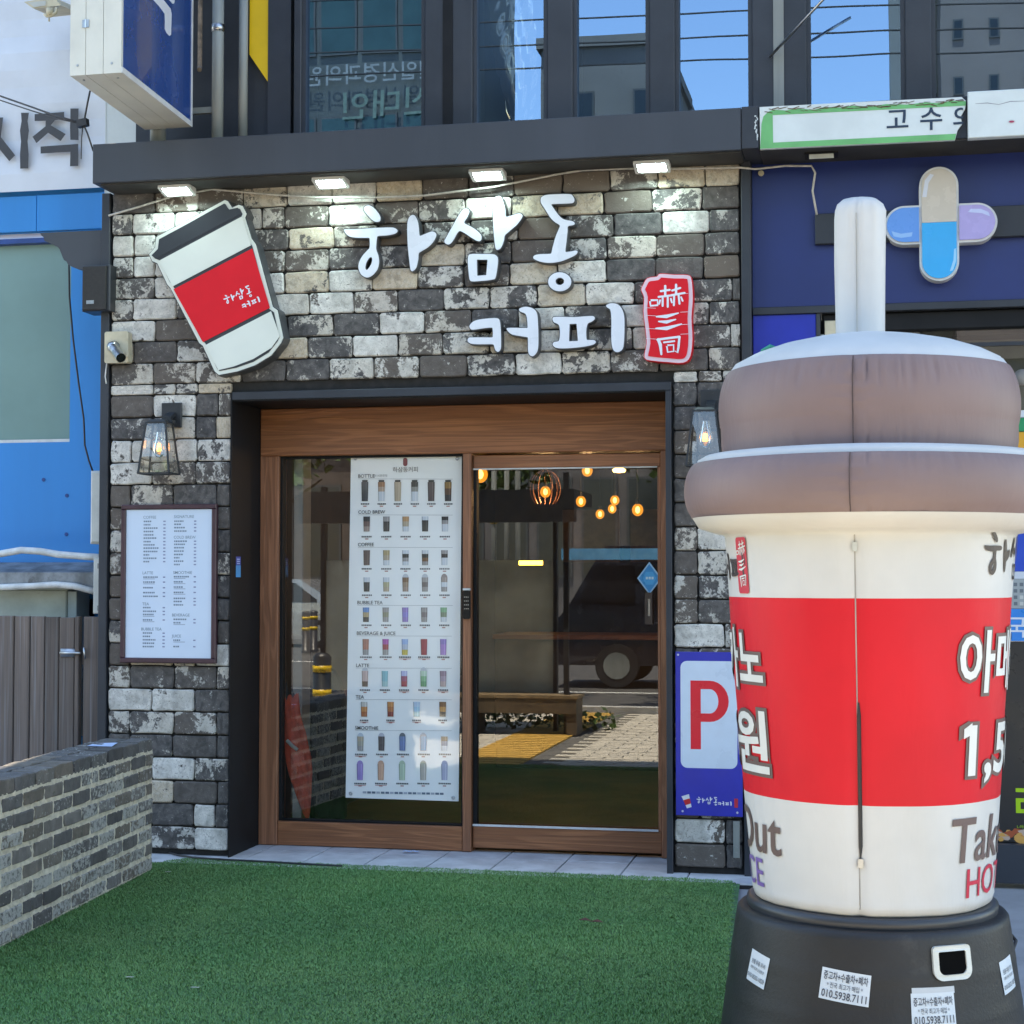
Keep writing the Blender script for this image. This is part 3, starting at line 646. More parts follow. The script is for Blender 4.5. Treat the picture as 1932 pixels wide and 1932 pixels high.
put_glyphs(tx, ['keo', 'pi'], cupfn, sc_, grow=.0004, dx=.088, dz=-.048)
tx.build('sleeve_lettering', M['white_acrylic'], cup)
# ------------------------------------------------------------------ wall lanterns
def lantern(px, py, label):
    c = P(px, py, Y=-.10); x, z = c.x, c.z            # top middle of the glass body
    t = thing('wall_lantern', label, 'lantern', (x + .02, -.03, z + .05), 'lanterns beside the door')
    m = MB(); m.bbox(x - .035, x + .085, -.046, -.031, z - .015, z + .125, .003); m.tube([(x + .03, -.048, z + .112), (x + .03, -.044, z + .112)], .008, 8); m.build('back_plate', M['blackmetal'], t)
    m = MB(); m.obox((x - .0, -.115, z + .018), (.05, 0, 0), (0, .069, .03), (0, 0, .022)); m.obox((x - .02, -.135, z + .004), (.09, 0, 0), (0, .05, 0), (0, 0, .016)); m.build('arm', M['blackmetal'], t)
    T, B, H = .058, .092, .285; yc = -.155; ty, by = .048, .075
    top = [(x - T, yc - ty), (x + T, yc - ty), (x + T, yc + ty), (x - T, yc + ty)]; bot = [(x - B, yc - by), (x + B, yc - by), (x + B, yc + by), (x - B, yc + by)]
    m = MB(); r = .0065
    for a, d in zip(top, bot): m.tube([(a[0], a[1], z), (d[0], d[1], z - H)], r, 4)
    for rg, zz in ((top, z), (bot, z - H)):
        for i in range(4): m.tube([(*rg[i], zz), (*rg[(i + 1) % 4], zz)], r, 4)
    m.build('frame', M['blackmetal'], t)
    m = MB(); m.mesh([(*p, z + .003) for p in top] + [(x - .04, yc - .03, z + .02), (x + .04, yc - .03, z + .02), (x + .04, yc + .03, z + .02), (x - .04, yc + .03, z + .02)], [(0, 1, 5, 4), (1, 2, 6, 5), (2, 3, 7, 6), (3, 0, 4, 7), (4, 5, 6, 7)]); m.build('cap', M['blackmetal'], t)
    for i in range(4):
        j = (i + 1) % 4; m = MB(); m.face([(*bot[i], z - H), (*bot[j], z - H), (*top[j], z), (*top[i], z)]); m.build('glass_pane', M['lampglass'], t)
    m = MB(); m.tube([(x, yc, z), (x, yc, z - .05)], .016, 12); m.build('socket', M['blackmetal'], t, True)
    m = MB(); m.lathe([(.013, -.05), (.015, -.07), (.022, -.10), (.031, -.135), (.034, -.155), (.030, -.172), (.018, -.188), (.004, -.194)], (x, yc, z), 18); bl = m.build('bulb', M['bulbglass'], t, True)
    m = MB()
    for k in (-.010, -.0035, .0035, .010): m.tube([(x + k * .8, yc, z - .115), (x + k, yc, z - .157)], .0022, 6)
    m.build('filament', M['filament'], bl)
lantern(308, 800, 'black wall lantern with glowing bulb on the bricks above the menu board')
lantern(1332, 778, 'black wall lantern with glowing bulb right of the door, partly behind the inflatable cup')
# ------------------------------------------------------------------ framed menu board
x0, x1 = -2.057, -1.482; z0, z1 = 1.076, 1.972; fy = -.062
mb_ = thing('menu_board', 'white menu board with small print in a maroon frame on the left brick pillar', 'menu board', ((x0 + x1) / 2, -.03, z0))
for a in (((x0, x1, z1 - .028, z1)), ((x0, x1, z0, z0 + .028)), ((x0, x0 + .028, z0 + .0283, z1 - .0283)), ((x1 - .028, x1, z0 + .0283, z1 - .0283))):
    m = MB(); m.bbox(a[0], a[1], fy, -.031, a[2], a[3], .005); m.build('frame', M['frame_maroon'], mb_)
m = MB(); m.bbox(x0 + .0283, x1 - .0283, fy + .012, -.032, z0 + .0283, z1 - .0283, .001); m.build('board', M['board'], mb_)
m = MB(); W, H = x1 - x0, z1 - z0; rr = random.Random(3); fy2 = fy + .0112
def mpx(px): return x0 + .0283 + (px - 885) / (1485 - 885) * (W - .0566)
def mpz(py): return z1 - .0283 - (py - 460) / (1512 - 460) * (H - .0566)
ink = (.16, .24, .30)
for hd, px, py in (('COFFEE', 1005, 525), ('SIGNATURE', 1220, 522), ('COLD BREW', 1220, 668), ('LATTE', 1003, 920), ('SMOOTHIE', 1218, 918), ('TEA', 1003, 1140), ('BEVERAGE', 1212, 1218), ('BUBBLE TEA', 997, 1318), ('JUICE', 1210, 1366)):
    put_text(m, hd, wall_fn(mpx(px), fy2, mpz(py)), .023, .004, col=ink)
for c0, ys in ((1008, [544, 568, 592, 616, 640, 663, 688, 711, 734, 758, 782, 806, 830, 940, 975, 1015, 1050, 1076, 1156, 1182, 1205, 1243, 1336, 1360, 1384, 1408, 1432]), (1222, [544, 566, 590, 614, 686, 708, 732, 756, 780, 803, 827, 851, 937, 973, 1010, 1048, 1090, 1112, 1136, 1238, 1262, 1385, 1430])):
    for y in ys:
        x = mpx(c0); e = x + rr.uniform(.035, .085)
        while x < e:
            w_ = rr.uniform(.006, .012); m.face([(x, fy2, mpz(y) - .0045), (x + w_, fy2, mpz(y) - .0045), (x + w_, fy2, mpz(y) + .004), (x, fy2, mpz(y) + .004)], (.17, .22, .28)); x += w_ + .003
        x = mpx(c0 + 138); m.face([(x, fy2, mpz(y) - .004), (x + .014, fy2, mpz(y) - .004), (x + .014, fy2, mpz(y) + .003), (x, fy2, mpz(y) + .003)], (.2, .22, .35))
        if y in (940, 975, 1205, 1243, 937, 973, 1010, 1048, 1262, 1385):
            x = mpx(c0); m.face([(x, fy2, mpz(y + 13) - .002), (x + .07, fy2, mpz(y + 13) - .002), (x + .07, fy2, mpz(y + 13) + .002), (x, fy2, mpz(y + 13) + .002)], (.3, .36, .44))
m.build('printed_menu', M['print'], mb_, kind='stuff')
# ------------------------------------------------------------------ blue P parking sign
ps = thing('parking_sign', 'blue parking sign with a red P on a white square beside the door', 'sign', (1.26, -.035, .31))
def psz(px, py): return P((1900 + px / 1.769) / 1.5487, (1900 + py / 1.769) / 1.5487, Y=-.05)
a = psz(128, 8); d = psz(478, 862); X0, X1 = a.x + .002, psz(478, 862).x; Z1, Z0 = a.z, d.z
m = MB(); m.bbox(X0, X1, -.048, -.036, Z0, Z1, .001); m.build('plate', paint('parking_sign_blue', (.020, .030, .36), .3, var=.05), ps)
m = MB()
def pf(u, v): return (X0 + u * (X1 - X0), -.0484, Z1 - v * (Z1 - Z0))
ww, hh = X1 - X0, Z1 - Z0
m.prism(rrect(X0 + .075 * ww, X0 + .925 * ww, Z1 - .71 * hh, Z1 - .055 * hh, .035), [], -.0487, None, col=(.58, .66, .76))
for kk in ((0.04, .018), (.10, .975), (.92, .975), (.96, .018)): m.prism(ellipse(X0 + kk[0] * ww, Z1 - kk[1] * hh, .006, .006, 8), [], -.0492, None, col=(.5, .5, .55))
# the letter P
PX0, PX1 = X0 + .225 * ww, X0 + .80 * ww; PZ1, PZ0 = Z1 - .175 * hh, Z1 - .595 * hh; sw = .155 * ww; bz = PZ1 - .60 * (PZ1 - PZ0)
outp = [(PX0, PZ0), (PX0 + sw, PZ0), (PX0 + sw, bz)]; rz = (PZ1 - bz) / 2; rx = rz * .92; cx_ = PX1 - rx
outp += [(cx_ + rx * math.sin(t), (PZ1 + bz) / 2 - rz * math.cos(t)) for t in [math.pi * k / 14 for k in range(15)]] + [(PX0, PZ1)]
iz = rz - sw * .82; ix = rx - sw
hole = [(PX0 + sw, (PZ1 + bz) / 2 - iz)] + [(cx_ + ix * math.sin(t), (PZ1 + bz) / 2 - iz * math.cos(t)) for t in [math.pi * k / 12 for k in range(13)]] + [(PX0 + sw, (PZ1 + bz) / 2 + iz)]
m.prism(outp, [hole], -.0490, None, col=(.74, .010, .03))
# small logo: cup and name
cxl, czl = X0 + .17 * ww, Z1 - .915 * hh
def lg(u, v):
    a = math.radians(18); return (cxl + u * math.cos(a) - v * math.sin(a), -.0488, czl + u * math.sin(a) + v * math.cos(a))
for i, (q, c_) in enumerate((([(-.020, .034), (.020, .034), (.013, -.034), (-.013, -.034)], (.65, .65, .68)), ([(-.0175, .012), (.0175, .012), (.0155, -.016), (-.0155, -.016)], (.5, .02, .03)), ([(-.021, .034), (.021, .034), (.02, .027), (-.02, .027)], (.6, .6, .65)))):
    m.prism(q, [], 0, None, col=c_, fn=lambda X, Y, Z, i=i: (lg(X, Z)[0], -.0488 - i * .0002, lg(X, Z)[2]))
lf = lambda u, v: (X0 + .31 * ww + u, -.0489, Z1 - .935 * hh + v)
put_glyphs(m, ['ha', 'sam', 'dong'], lf, .083, (.68, .68, .72), .0003)
put_glyphs(m, ['keo', 'pi'], lf, .083, (.68, .68, .72), .0003, dx=.112, dz=.0)
m.prism(rrect(X1 - .125 * ww, X1 - .07 * ww, Z1 - .945 * hh, Z1 - .89 * hh, .003, 3), [], -.0489, None, col=(.5, .03, .05))
m.build('printed_sign_face', M['printgloss'], ps)
br = MB(); a = psz(428, 885); d = psz(462, 1075); br.bbox(a.x, d.x, -.046, -.036, d.z, a.z, .001)
for f in (.1, .72, .88): br.tube([((a.x + d.x) / 2, -.050, a.z + (d.z - a.z) * f), ((a.x + d.x) / 2, -.044, a.z + (d.z - a.z) * f)], .007, 8)
tag(br.build('metal_bracket', M['pipe']), 'flat grey metal bracket with screws on the bricks below the parking sign', 'bracket')
# ------------------------------------------------------------------ security camera and junction box
def sz(px, py, Y): return P((100 + px / 4.2) / 1.5487, (640 + py / 4.2) / 1.5487, Y=Y)
a, d = sz(862, 1383, -.09), sz(1155, 1760, -.09)
sc = thing('security_camera', 'silver bullet security camera on a cream junction box at the left edge of the bricks', 'camera', ((a.x + d.x) / 2, -.03, d.z))
m = MB(); m.prism(rrect(a.x, d.x - .004, d.z, a.z, .012, 3), [], -.088, -.032); m.box(d.x - .012, d.x + .002, -.094, -.0885, d.z + .03, d.z + .062); m.box(d.x - .014, d.x, -.094, -.0885, a.z - .05, a.z - .012); m.build('junction_box', M['beige'], sc)
c0 = sz(965, 1565, -.10); c1 = sz(1065, 1705, -.21)
m = MB(); m.tube([c0 + Vector((0, .012, 0)), c0, c0.lerp(c1, .2)], [.036, .033, .026], 16); m.build('base', M['steel'], sc, True)
m = MB(); m.tube([c0.lerp(c1, .05), c0.lerp(c1, .45), c0.lerp(c1, .5), c0.lerp(c1, .55), c0.lerp(c1, 1)], [.028, .028, .0265, .028, .028], 18, cap=False); m.build('barrel', M['steel'], sc, True)
m = MB(); m.tube([c0.lerp(c1, .93), c0.lerp(c1, .97)], .0265, 16); m.build('lens', M['lens'], sc)
m = MB(); k0 = sz(893, 1765, -.05); m.tube([k0, sz(880, 1850, -.04), sz(872, 1935, -.04), sz(885, 2020, -.05)], .004, 6); tag(m.build('camera_cable', M['cable_white'], smooth=True), 'thin white cable hanging below the security camera box', 'cable')
# ------------------------------------------------------------------ corbel bracket and speaker
q = [(75, 172), (930, 132), (930, 610), (560, 620), (470, 590), (415, 560), (395, 520), (365, 505), (345, 460), (330, 420), (310, 370), (290, 345), (240, 320), (180, 290), (125, 270), (115, 225), (90, 205)]
l = [(lambda p: (p.x, p.z))(sz(x, y, -.02)) for x, y in q]
m = MB(); m.prism(l, [], -.02, .08); tag(m.build('corbel_bracket', M['fascia']), 'dark grey carved bracket jutting left from the brick front above the speaker', 'bracket')
a, d = sz(578, 580, -.12), sz(868, 1105, -.12)
sp = thing('speaker', 'black box speaker hanging under the carved bracket left of the bricks', 'speaker', ((a.x + d.x) / 2, -.05, d.z))
m = MB(); m.bbox(a.x - .004, d.x + .02, -.10, .06, d.z - .006, a.z + .008, .006); m.build('cabinet', M['blackmetal'], sp)
m = MB(); m.bbox(a.x + .002, d.x, -.112, -.1004, d.z, a.z, .004); m.build('grille', M['speaker'], sp)
a2, d2 = sz(640, 1000, -.113), sz(732, 1040, -.113); m = MB(); m.box(a2.x, d2.x, -.1145, -.1122, d2.z, a2.z); m.build('badge', M['steel'], sp)
# ------------------------------------------------------------------ wooden door front
FY = .41
def dz(px, py, Y=FY): return P(px, py, Y=Y)
WL, WR = DL + .007, DR - .033
zt = dz(600, 764).z; zl = dz(700, 858).z; xm0, xm1 = dz(873, 1200).x, dz(889, 1200).x; xj = dz(524, 1200).x; xr = dz(1243, 1200).x
zb0 = 0.001; zb1 = dz(700, 1555).z
door = thing('door_front', 'brown wood framed glass shop front with a fixed pane and a sliding door', 'door', (0, FY, 0))
m = MB(); m.bbox(WL, WR, FY, .56, zl, 2.549, .005); m.build('header_board', M['wood'], door)
m = MB(); m.bbox(WL, xj, FY + .001, .56, zb0, zl - .0005, .004); m.build('jamb', M['woodv'], door)
m = MB(); m.bbox(xr + .012, WR, FY + .001, .56, zb0, zl - .0005, .004); m.build('jamb', M['woodv'], door)
m = MB(); m.bbox(xm0, xm1, FY - .004, .56, zb0, zl - .0005, .004); m.build('mullion', M['woodv'], door)
m = MB(); m.bbox(xj + .0005, xm0 - .0005, FY + .006, .56, zb0, zb1, .005); m.build('bottom_rail', M['wood'], door)
m = MB()
m.box(xj + .0005, xj + .014, FY + .03, .50, zb1 + .0005, zl - .001); m.box(xm0 - .014, xm0 - .0005, FY + .03, .50, zb1 + .0005, zl - .001); m.box(xj + .0145, xm0 - .0145, FY + .03, .50, zl - .014, zl - .001); m.box(xj + .0145, xm0 - .0145, FY + .03, .50, zb1 + .0005, zb1 + .01)
m.build('glazing_bead', M['black'], door)
m = MB(); m.face([(xj + .0145, YG, zb1 + .01), (xm0 - .0145, YG, zb1 + .01), (xm0 - .0145, YG, zl - .0145), (xj + .0145, YG, zl - .0145)]); m.build('fixed_pane', M['glass'], door)
sx0, sx1 = xm1 + .006, xr + .004; sz1 = zl - .012; szr = dz(1000, 883).z; sb1 = dz(1000, 1562).z
sl_ = MB(); sl_.bbox(sx0, sx1 + .006, FY + .02, .50, szr, sz1, .004); sd_ = sl_.build('sliding_door', M['wood'], door)
m = MB(); m.bbox(sx0, sx1 + .006, FY + .02, .50, .022, sb1, .004); m.build('door_rail', M['wood'], sd_)
m = MB(); m.bbox(sx1 - .012, sx1 + .0065, FY + .022, .50, sb1 + .0005, szr - .0005, .003); m.build('door_stile', M['woodv'], sd_)
m = MB(); m.box(sx0, sx0 + .018, FY + .03, .50, sb1 + .0005, szr - .0005); m.build('door_stile', M['black'], sd_)
m = MB(); m.box(sx0, sx1 - .0125, FY + .014, FY + .0195, sb1 - .002, sb1 + .010); m.box(sx0, sx1 - .0125, FY + .014, FY + .0195, szr - .006, szr + .002); m.build('metal_edge', M['alu'], sd_)
m = MB(); m.face([(sx0 + .0185, YG, sb1 + .01), (sx1 - .0125, YG, sb1 + .01), (sx1 - .0125, YG, szr), (sx0 + .0185, YG, szr)]); m.build('door_pane', M['glass'], sd_)
# lock and handle
a, d = dz(874, 1110, FY - .02), dz(887, 1168, FY - .02)
lk = thing('keypad_lock', 'slim black keypad lock with a silver top on the post between the panes', 'lock', ((a.x + d.x) / 2, FY - .005, d.z))
m = MB(); m.prism(rrect(a.x, d.x, d.z, a.z - .012, .008, 3), [], FY - .028, FY - .0045); m.build('keypad_body', M['lens'], lk)
m = MB(); m.bbox(a.x - .001, d.x + .001, FY - .03, FY - .0045, a.z - .0115, a.z, .002); m.build('cap', M['alu'], lk)
m = MB()
for r_ in range(4):
    for c_ in range(3):
        bx = a.x + (d.x - a.x) * (.25 + .25 * c_); bz_ = a.z - .05 - .022 * r_; m.box(bx - .003, bx + .003, FY - .0285, FY - .0281, bz_ - .003, bz_ + .003)
m.build('keys', M['steel'], lk)
a, d = P(1217, 1118, Y=.44), P(1231, 1178, Y=.44)
hd = thing('door_handle', 'narrow dark upright pull handle on the right door pane', 'door handle', ((a.x + d.x) / 2, .44, d.z))
m = MB(); m.prism(rrect(a.x, d.x, d.z, a.z, .006, 3), [rrect(a.x + .012, d.x - .012, d.z + .045, a.z - .035, .003, 2)], .432, .4685); m.build('plate', paint('bronze_handle', (.07, .055, .05), .4, metal=.6), hd)
m = MB(); m.box(a.x + .0125, d.x - .0125, .456, .466, d.z + .046, a.z - .036); m.build('grip_recess', M['steel'], hd)
# stickers
a, c_, d = P(1225, 1060, Y=.465), P(1203, 1090, Y=.465), P(1249, 1090, Y=.465); zb_ = P(1225, 1122, Y=.465).z
st = thing('window_sticker', 'light blue diamond sticker on the right door pane above the handle', 'sticker', (a.x, .465, zb_))
m = MB(); cx_, cz_ = a.x, (a.z + zb_) / 2; hw_, hh_ = (d.x - c_.x) / 2, (a.z - zb_) / 2
dm = lambda s: [(cx_, cz_ + hh_ * s), (cx_ - hw_ * s, cz_ + .0), (cx_, cz_ - hh_ * s), (cx_ + hw_ * s, cz_)]
m.prism(smooth_loop(dm(1), 1), [], .466, .468, col=(.32, .52, .68)); m.prism(dm(.86), [], .4657, None, col=(.03, .26, .55)); m.prism(ellipse(cx_, cz_, hw_ * .55, hh_ * .45, 6), [], .4655, None, col=(.06, .36, .66))
for k in range(3): m.box(cx_ - .02 + .016 * k, cx_ - .008 + .016 * k, .4652, .4653, cz_ - .006, cz_ + .008, col=(.55, .68, .74))
m.build('sticker_face', M['printgloss'], st)
a, d = P(445, 1050, X=DL + .006), P(460, 1089, X=DL + .006)
st = thing('jamb_sticker', 'small blue two tone sticker on the black side panel left of the door', 'sticker', (DL + .007, a.y, d.z))
m = MB(); xx = DL + .0068
m.face([(xx, a.y, d.z), (xx, a.y + .075, d.z), (xx, a.y + .075, a.z - .05), (xx, a.y, a.z - .05)], (.05, .33, .68)); m.face([(xx, a.y, a.z - .05), (xx, a.y + .075, a.z - .05), (xx, a.y + .075, a.z), (xx, a.y, a.z)], (.012, .05, .36))
for k in range(3): m.face([(xx + .0003, a.y + .015, a.z - .018 - .012 * k), (xx + .0003, a.y + .06, a.z - .018 - .012 * k), (xx + .0003, a.y + .06, a.z - .012 - .012 * k), (xx + .0003, a.y + .015, a.z - .012 - .012 * k)], (.5, .6, .8))
m.build('sticker_face', M['printgloss'], st)
# ------------------------------------------------------------------ poster behind the fixed pane
PYY = .464
def qz(px, py): p = P((700 + px / 2.415) / 1.5487, (1100 + py / 2.415) / 1.5487, Y=PYY); return p.x, p.z
po = thing('menu_poster', 'tall white menu poster of drinks in rows hanging on the left glass pane', 'poster', (qz(1160, 0)[0], PYY, qz(0, 2980)[1]))
tl, tr, bl_, br_ = qz(786, 556), qz(1570, 550), qz(748, 2972), qz(1546, 2998)
m = MB(); nn = 10
for i in range(nn):
    for j in range(24):
        def pt(u, v):
            x = (tl[0] * (1 - u) + tr[0] * u) * (1 - v) + (bl_[0] * (1 - u) + br_[0] * u) * v; zz = (tl[1] * (1 - u) + tr[1] * u) * (1 - v) + (bl_[1] * (1 - u) + br_[1] * u) * v
            return (x, PYY + .0012 * math.sin(v * 9 + u * 2), zz)
        m.face([pt(i / nn, (j + 1) / 24), pt((i + 1) / nn, (j + 1) / 24), pt((i + 1) / nn, j / 24), pt(i / nn, j / 24)])
m.build('sheet', M['poster'], po, True)
pr = MB(); PF = PYY - .0025
def pw(px, py): x, z_ = qz(px, py); return x, PF, z_
grey = (.055, .06, .065)
HEADS = [('BOTTLE', 838, 712), ('COLD BREW', 838, 966), ('COFFEE', 836, 1195), ('BUBBLE TEA', 832, 1604), ('BEVERAGE & JUICE', 828, 1820), ('LATTE', 823, 2047), ('TEA', 820, 2269), ('SMOOTHIE', 816, 2487)]
for tx_, px, py in HEADS:
    x, _, zz = pw(px, py + 3); put_text(pr, tx_, wall_fn(x, PF, zz), .0285, .010, col=grey)
    a, c_ = pw(px, py + 10), pw(1505 if py < 1700 else 1498, py + 12); n0 = len(tx_) * .02
    pr.face([(a[0], PF, a[2] - .001), (c_[0], PF, c_[2] - .001), (c_[0], PF, c_[2] + .0005), (a[0], PF, a[2] + .0005)], (.22, .23, .24))
def drink(px, py0, py1, w, cols, dome=False, cap=None):
    x, _, ztop = pw(px, py0); _, _, zbot = pw(px, py1); hw = w / 2 / 2.415 / 1.5487 / 345; n = len(cols); PFd = PF - .0004
    for i, c_ in enumerate(cols):
        za, zb = ztop + (zbot - ztop) * i / n, ztop + (zbot - ztop) * (i + 1) / n; k0, k1 = 1 - .12 * i / n, 1 - .12 * (i + 1) / n
        pr.face([(x - hw * k1, PFd, zb), (x + hw * k1, PFd, zb), (x + hw * k0, PFd, za), (x - hw * k0, PFd, za)], c_)
        pr.face([(x - hw * k1, PFd - .0002, zb), (x - hw * k1 * .72, PFd - .0002, zb), (x - hw * k0 * .72, PFd - .0002, za), (x - hw * k0, PFd - .0002, za)], tuple(min(1, v * .6) for v in c_))
        pr.face([(x + hw * k1 * .3, PFd - .0002, zb), (x + hw * k1 * .5, PFd - .0002, zb), (x + hw * k0 * .5, PFd - .0002, za), (x + hw * k0 * .3, PFd - .0002, za)], tuple(min(.75, v * 1.35 + .04) for v in c_))
    if dome: pr.prism([(x + hw * math.cos(t) * .95, ztop + hw * 1.1 * math.sin(t)) for t in [math.pi * k / 8 for k in range(9)]], [], PFd, None, col=dome if isinstance(dome, tuple) else (.5, .52, .55))
    if cap: pr.face([(x - hw * .8, PFd - .0003, ztop), (x + hw * .8, PFd - .0003, ztop), (x + hw * .8, PFd - .0003, ztop + .012), (x - hw * .8, PFd - .0003, ztop + .012)], cap)
def caption(px, py, w, price=True, red=False):
    x, _, zz = pw(px, py); w_ = w / 2.415 / 1.5487 / 345; u = x - w_ / 2
    while u < x + w_ / 2: pr.face([(u, PF, zz - .005), (u + .008, PF, zz - .005), (u + .008, PF, zz + .004), (u, PF, zz + .004)], (.10, .105, .11)); u += .0105
    if price: pr.face([(x - .010, PF, zz - .017), (x + .010, PF, zz - .017), (x + .010, PF, zz - .011), (x - .010, PF, zz - .011)], (.42, .18, .16))
    if red: pr.face([(x - w_ / 2, PF, zz - .012), (x + w_ / 2, PF, zz - .012), (x + w_ / 2, PF, zz - .0095), (x - w_ / 2, PF, zz - .0095)], (.5, .10, .10))
K = lambda *a: a
dk = (.035, .03, .03); br1 = (.16, .08, .04); tan_ = (.42, .34, .24); wt = (.58, .62, .66); rd = (.32, .03, .05); pu = (.26, .18, .46); bu = (.12, .25, .50); gn = (.20, .40, .22); tq = (.22, .46, .50); og = (.52, .22, .07); gy = (.30, .28, .27); pk = (.50, .36, .33)
bx = [885, 1002, 1117, 1236, 1353, 1472]
for x, cs in zip(bx, ([(.05, .052, .055)] * 3, [(.30, .14, .06), (.42, .30, .22), wt, wt], [tan_] * 3, [dk, (.25, .24, .22), wt, wt], [(.10, .07, .065)] * 3, [(.25, .14, .04), (.10, .05, .025), dk])): drink(x, 745, 880, 54, cs, cap=(.03, .03, .028)); caption(x, 899, 62)
for x, cs in zip((898, 1037, 1173, 1310, 1450), ([dk, (.14, .08, .07), (.3, .22, .19)], [gy, dk, dk], [(.45, .26, .12), tan_, wt], [wt, dk, dk, dk], [dk, gy, wt, wt])): drink(x, 988, 1094, 52, cs); caption(x, 1130, 80)
for x, cs in zip((898, 1037, 1172, 1310, 1447), ([(.10, .065, .06)] * 3, [(.42, .32, .16), tan_, wt], [wt, dk, gy, wt], [wt, dk, br1, gy], [gy, dk, wt, wt])): drink(x, 1226, 1332, 52, cs); caption(x, 1357, 80)
for x, cs, dm_ in zip((898, 1036, 1172, 1309, 1445), ([wt, dk, dk], [wt, (.42, .38, .22), tan_], [br1, (.26, .18, .13), (.30, .22, .18)], [gy, (.16, .13, .13), gy], [(.34, .28, .25), wt, gy]), (0, 0, 1, 1, (.3, .24, .22))): drink(x, 1418, 1518, 50, cs, dm_); caption(x, 1543, 75)
for x, cs in zip((893, 1032, 1170, 1304, 1441), ([bu, (.4, .3, .15), dk], [gy, (.26, .25, .16), gy], [pu, (.24, .20, .55), pu], [gy, (.2, .16, .16), gy], [gn, (.2, .25, .16), wt])): drink(x, 1630, 1732, 50, cs); caption(x, 1755, 70)
for x, cs in zip((891, 1031, 1167, 1302, 1438), ([(.35, .14, .10), (.4, .15, .1), gy], [(.35, .05, .3), rd, gy], [(.28, .4, .65), (.4, .45, .55), (.55, .42, .08)], [rd, (.3, .02, .05), rd], [pu, (.36, .2, .5), (.38, .22, .5)])): drink(x, 1853, 1965, 50, cs); caption(x, 1980, 90, True, x in (1167, 1302))
for x, cs, dm_ in zip((886, 1026, 1162, 1299, 1437), ([pk, pk, (.08, .04, .03)], [tq, tq, (.3, .5, .5)], [(.4, .42, .65), (.28, .05, .12), rd], [(.45, .6, .45), gn, (.12, .3, .14)], [(.3, .2, .25), (.4, .3, .35), pk]), (1, 0, 0, 1, 0)): drink(x, 2078, 2188, 50, cs, dm_); caption(x, 2212, 80, True, x in (1162, 1437))
for x, cs in zip((880, 1066, 1250, 1434), ([(.5, .47, .42), og, (.36, .10, .03)], [og, (.40, .12, .03), (.22, .03, .02)], [(.4, .55, .7), (.3, .52, .68), tq], [br1, (.5, .25, .08), dk])): drink(x, 2296, 2400, 52, cs); caption(x, 2426, 66, True, x < 1300)
for x, cs, dm_ in zip((854, 1002, 1150, 1297, 1446), ([tan_, (.36, .33, .26), gy], [(.07, .055, .06)] * 3, [(.13, .2, .36), (.14, .2, .4), (.12, .18, .36)], [(.05, .27, .46)] * 3, [dk, (.15, .2, .3), wt]), ((.5, .55, .6), (.45, .45, .5), (.1, .12, .14), (.15, .25, .35), 0)): drink(x, 2540, 2640, 50, cs, dm_); caption(x, 2666, 84, True, x < 900)
for x, cs in zip((851, 998, 1148, 1297, 1447), ([(.30, .22, .50)] * 3, [(.58, .33, .22)] * 3, [(.42, .52, .38)] * 3, [(.48, .42, .36)] * 3, [(.45, .45, .58)] * 3)): drink(x, 2735, 2848, 50, cs, tuple(c * .95 for c in cs[0])); caption(x, 2872, 90, True, x < 1100)
for k in range(18):
    x, _, zz = pw(870 + 32 * k, 2934 + .6 * k); pr.face([(x, PF, zz - .006), (x + .022, PF, zz - .006), (x + .022, PF, zz + .006), (x, PF, zz + .006)], (.13, .16, .22) if k % 3 else (.4, .42, .48))
x, _, zz = pw(1170, 604); pr.prism(rrect(x - .013, x + .013, zz - .024, zz + .024, .012, 4), [], PF - .0004, None, col=(.24, .045, .06))
x, _, zz = pw(1170, 672); put_text(pr, '하삼동커피', wall_fn(x, PF, zz), .034, .002, 'c', (.14, .13, .12))
x, _, zz = pw(950, 708); put_text(pr, '더 시원한맛', wall_fn(x, PF, zz), .017, .0, 'l', (.25, .25, .25))
pr.build('printed_menu', M['printpost'], po, kind='stuff')
for px, py in ((818, 580), (1536, 580), (785, 2943), (1508, 2972)):
    x, _, zz = pw(px, py); m = MB(); m.lathe([(.004, 0), (.006, .002), (.010, .002), (.011, 0)], (0, 0, 0), 12)
    m.v = [(x + v[0], PF - v[2], zz + v[1]) for v in m.v]; m.build('grommet', M['steel'], po, True)
# ------------------------------------------------------------------ inside the cafe
cafe_in = thing('cafe_interior', 'dim brown cafe room seen through the door glass', 'room', (0, 3, 0))
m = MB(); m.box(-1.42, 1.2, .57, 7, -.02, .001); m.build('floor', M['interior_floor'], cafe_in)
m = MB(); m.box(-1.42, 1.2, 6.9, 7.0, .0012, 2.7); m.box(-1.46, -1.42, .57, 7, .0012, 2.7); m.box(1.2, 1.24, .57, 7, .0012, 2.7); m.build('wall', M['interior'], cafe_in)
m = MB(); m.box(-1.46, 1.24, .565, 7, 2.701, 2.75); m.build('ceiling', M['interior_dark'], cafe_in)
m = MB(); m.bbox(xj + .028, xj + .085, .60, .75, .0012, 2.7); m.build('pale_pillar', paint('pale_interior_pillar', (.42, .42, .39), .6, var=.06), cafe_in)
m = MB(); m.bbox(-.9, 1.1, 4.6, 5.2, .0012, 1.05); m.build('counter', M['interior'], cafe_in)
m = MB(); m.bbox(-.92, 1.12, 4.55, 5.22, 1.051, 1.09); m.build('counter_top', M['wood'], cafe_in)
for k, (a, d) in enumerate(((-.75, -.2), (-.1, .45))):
    m = MB(); m.bbox(a, d, 6.86, 6.899, 1.7, 2.2); m.build('menu_panel', paint('warm_menu_panel', (.24, .14, .07), .6, var=.2, scale=6), cafe_in)
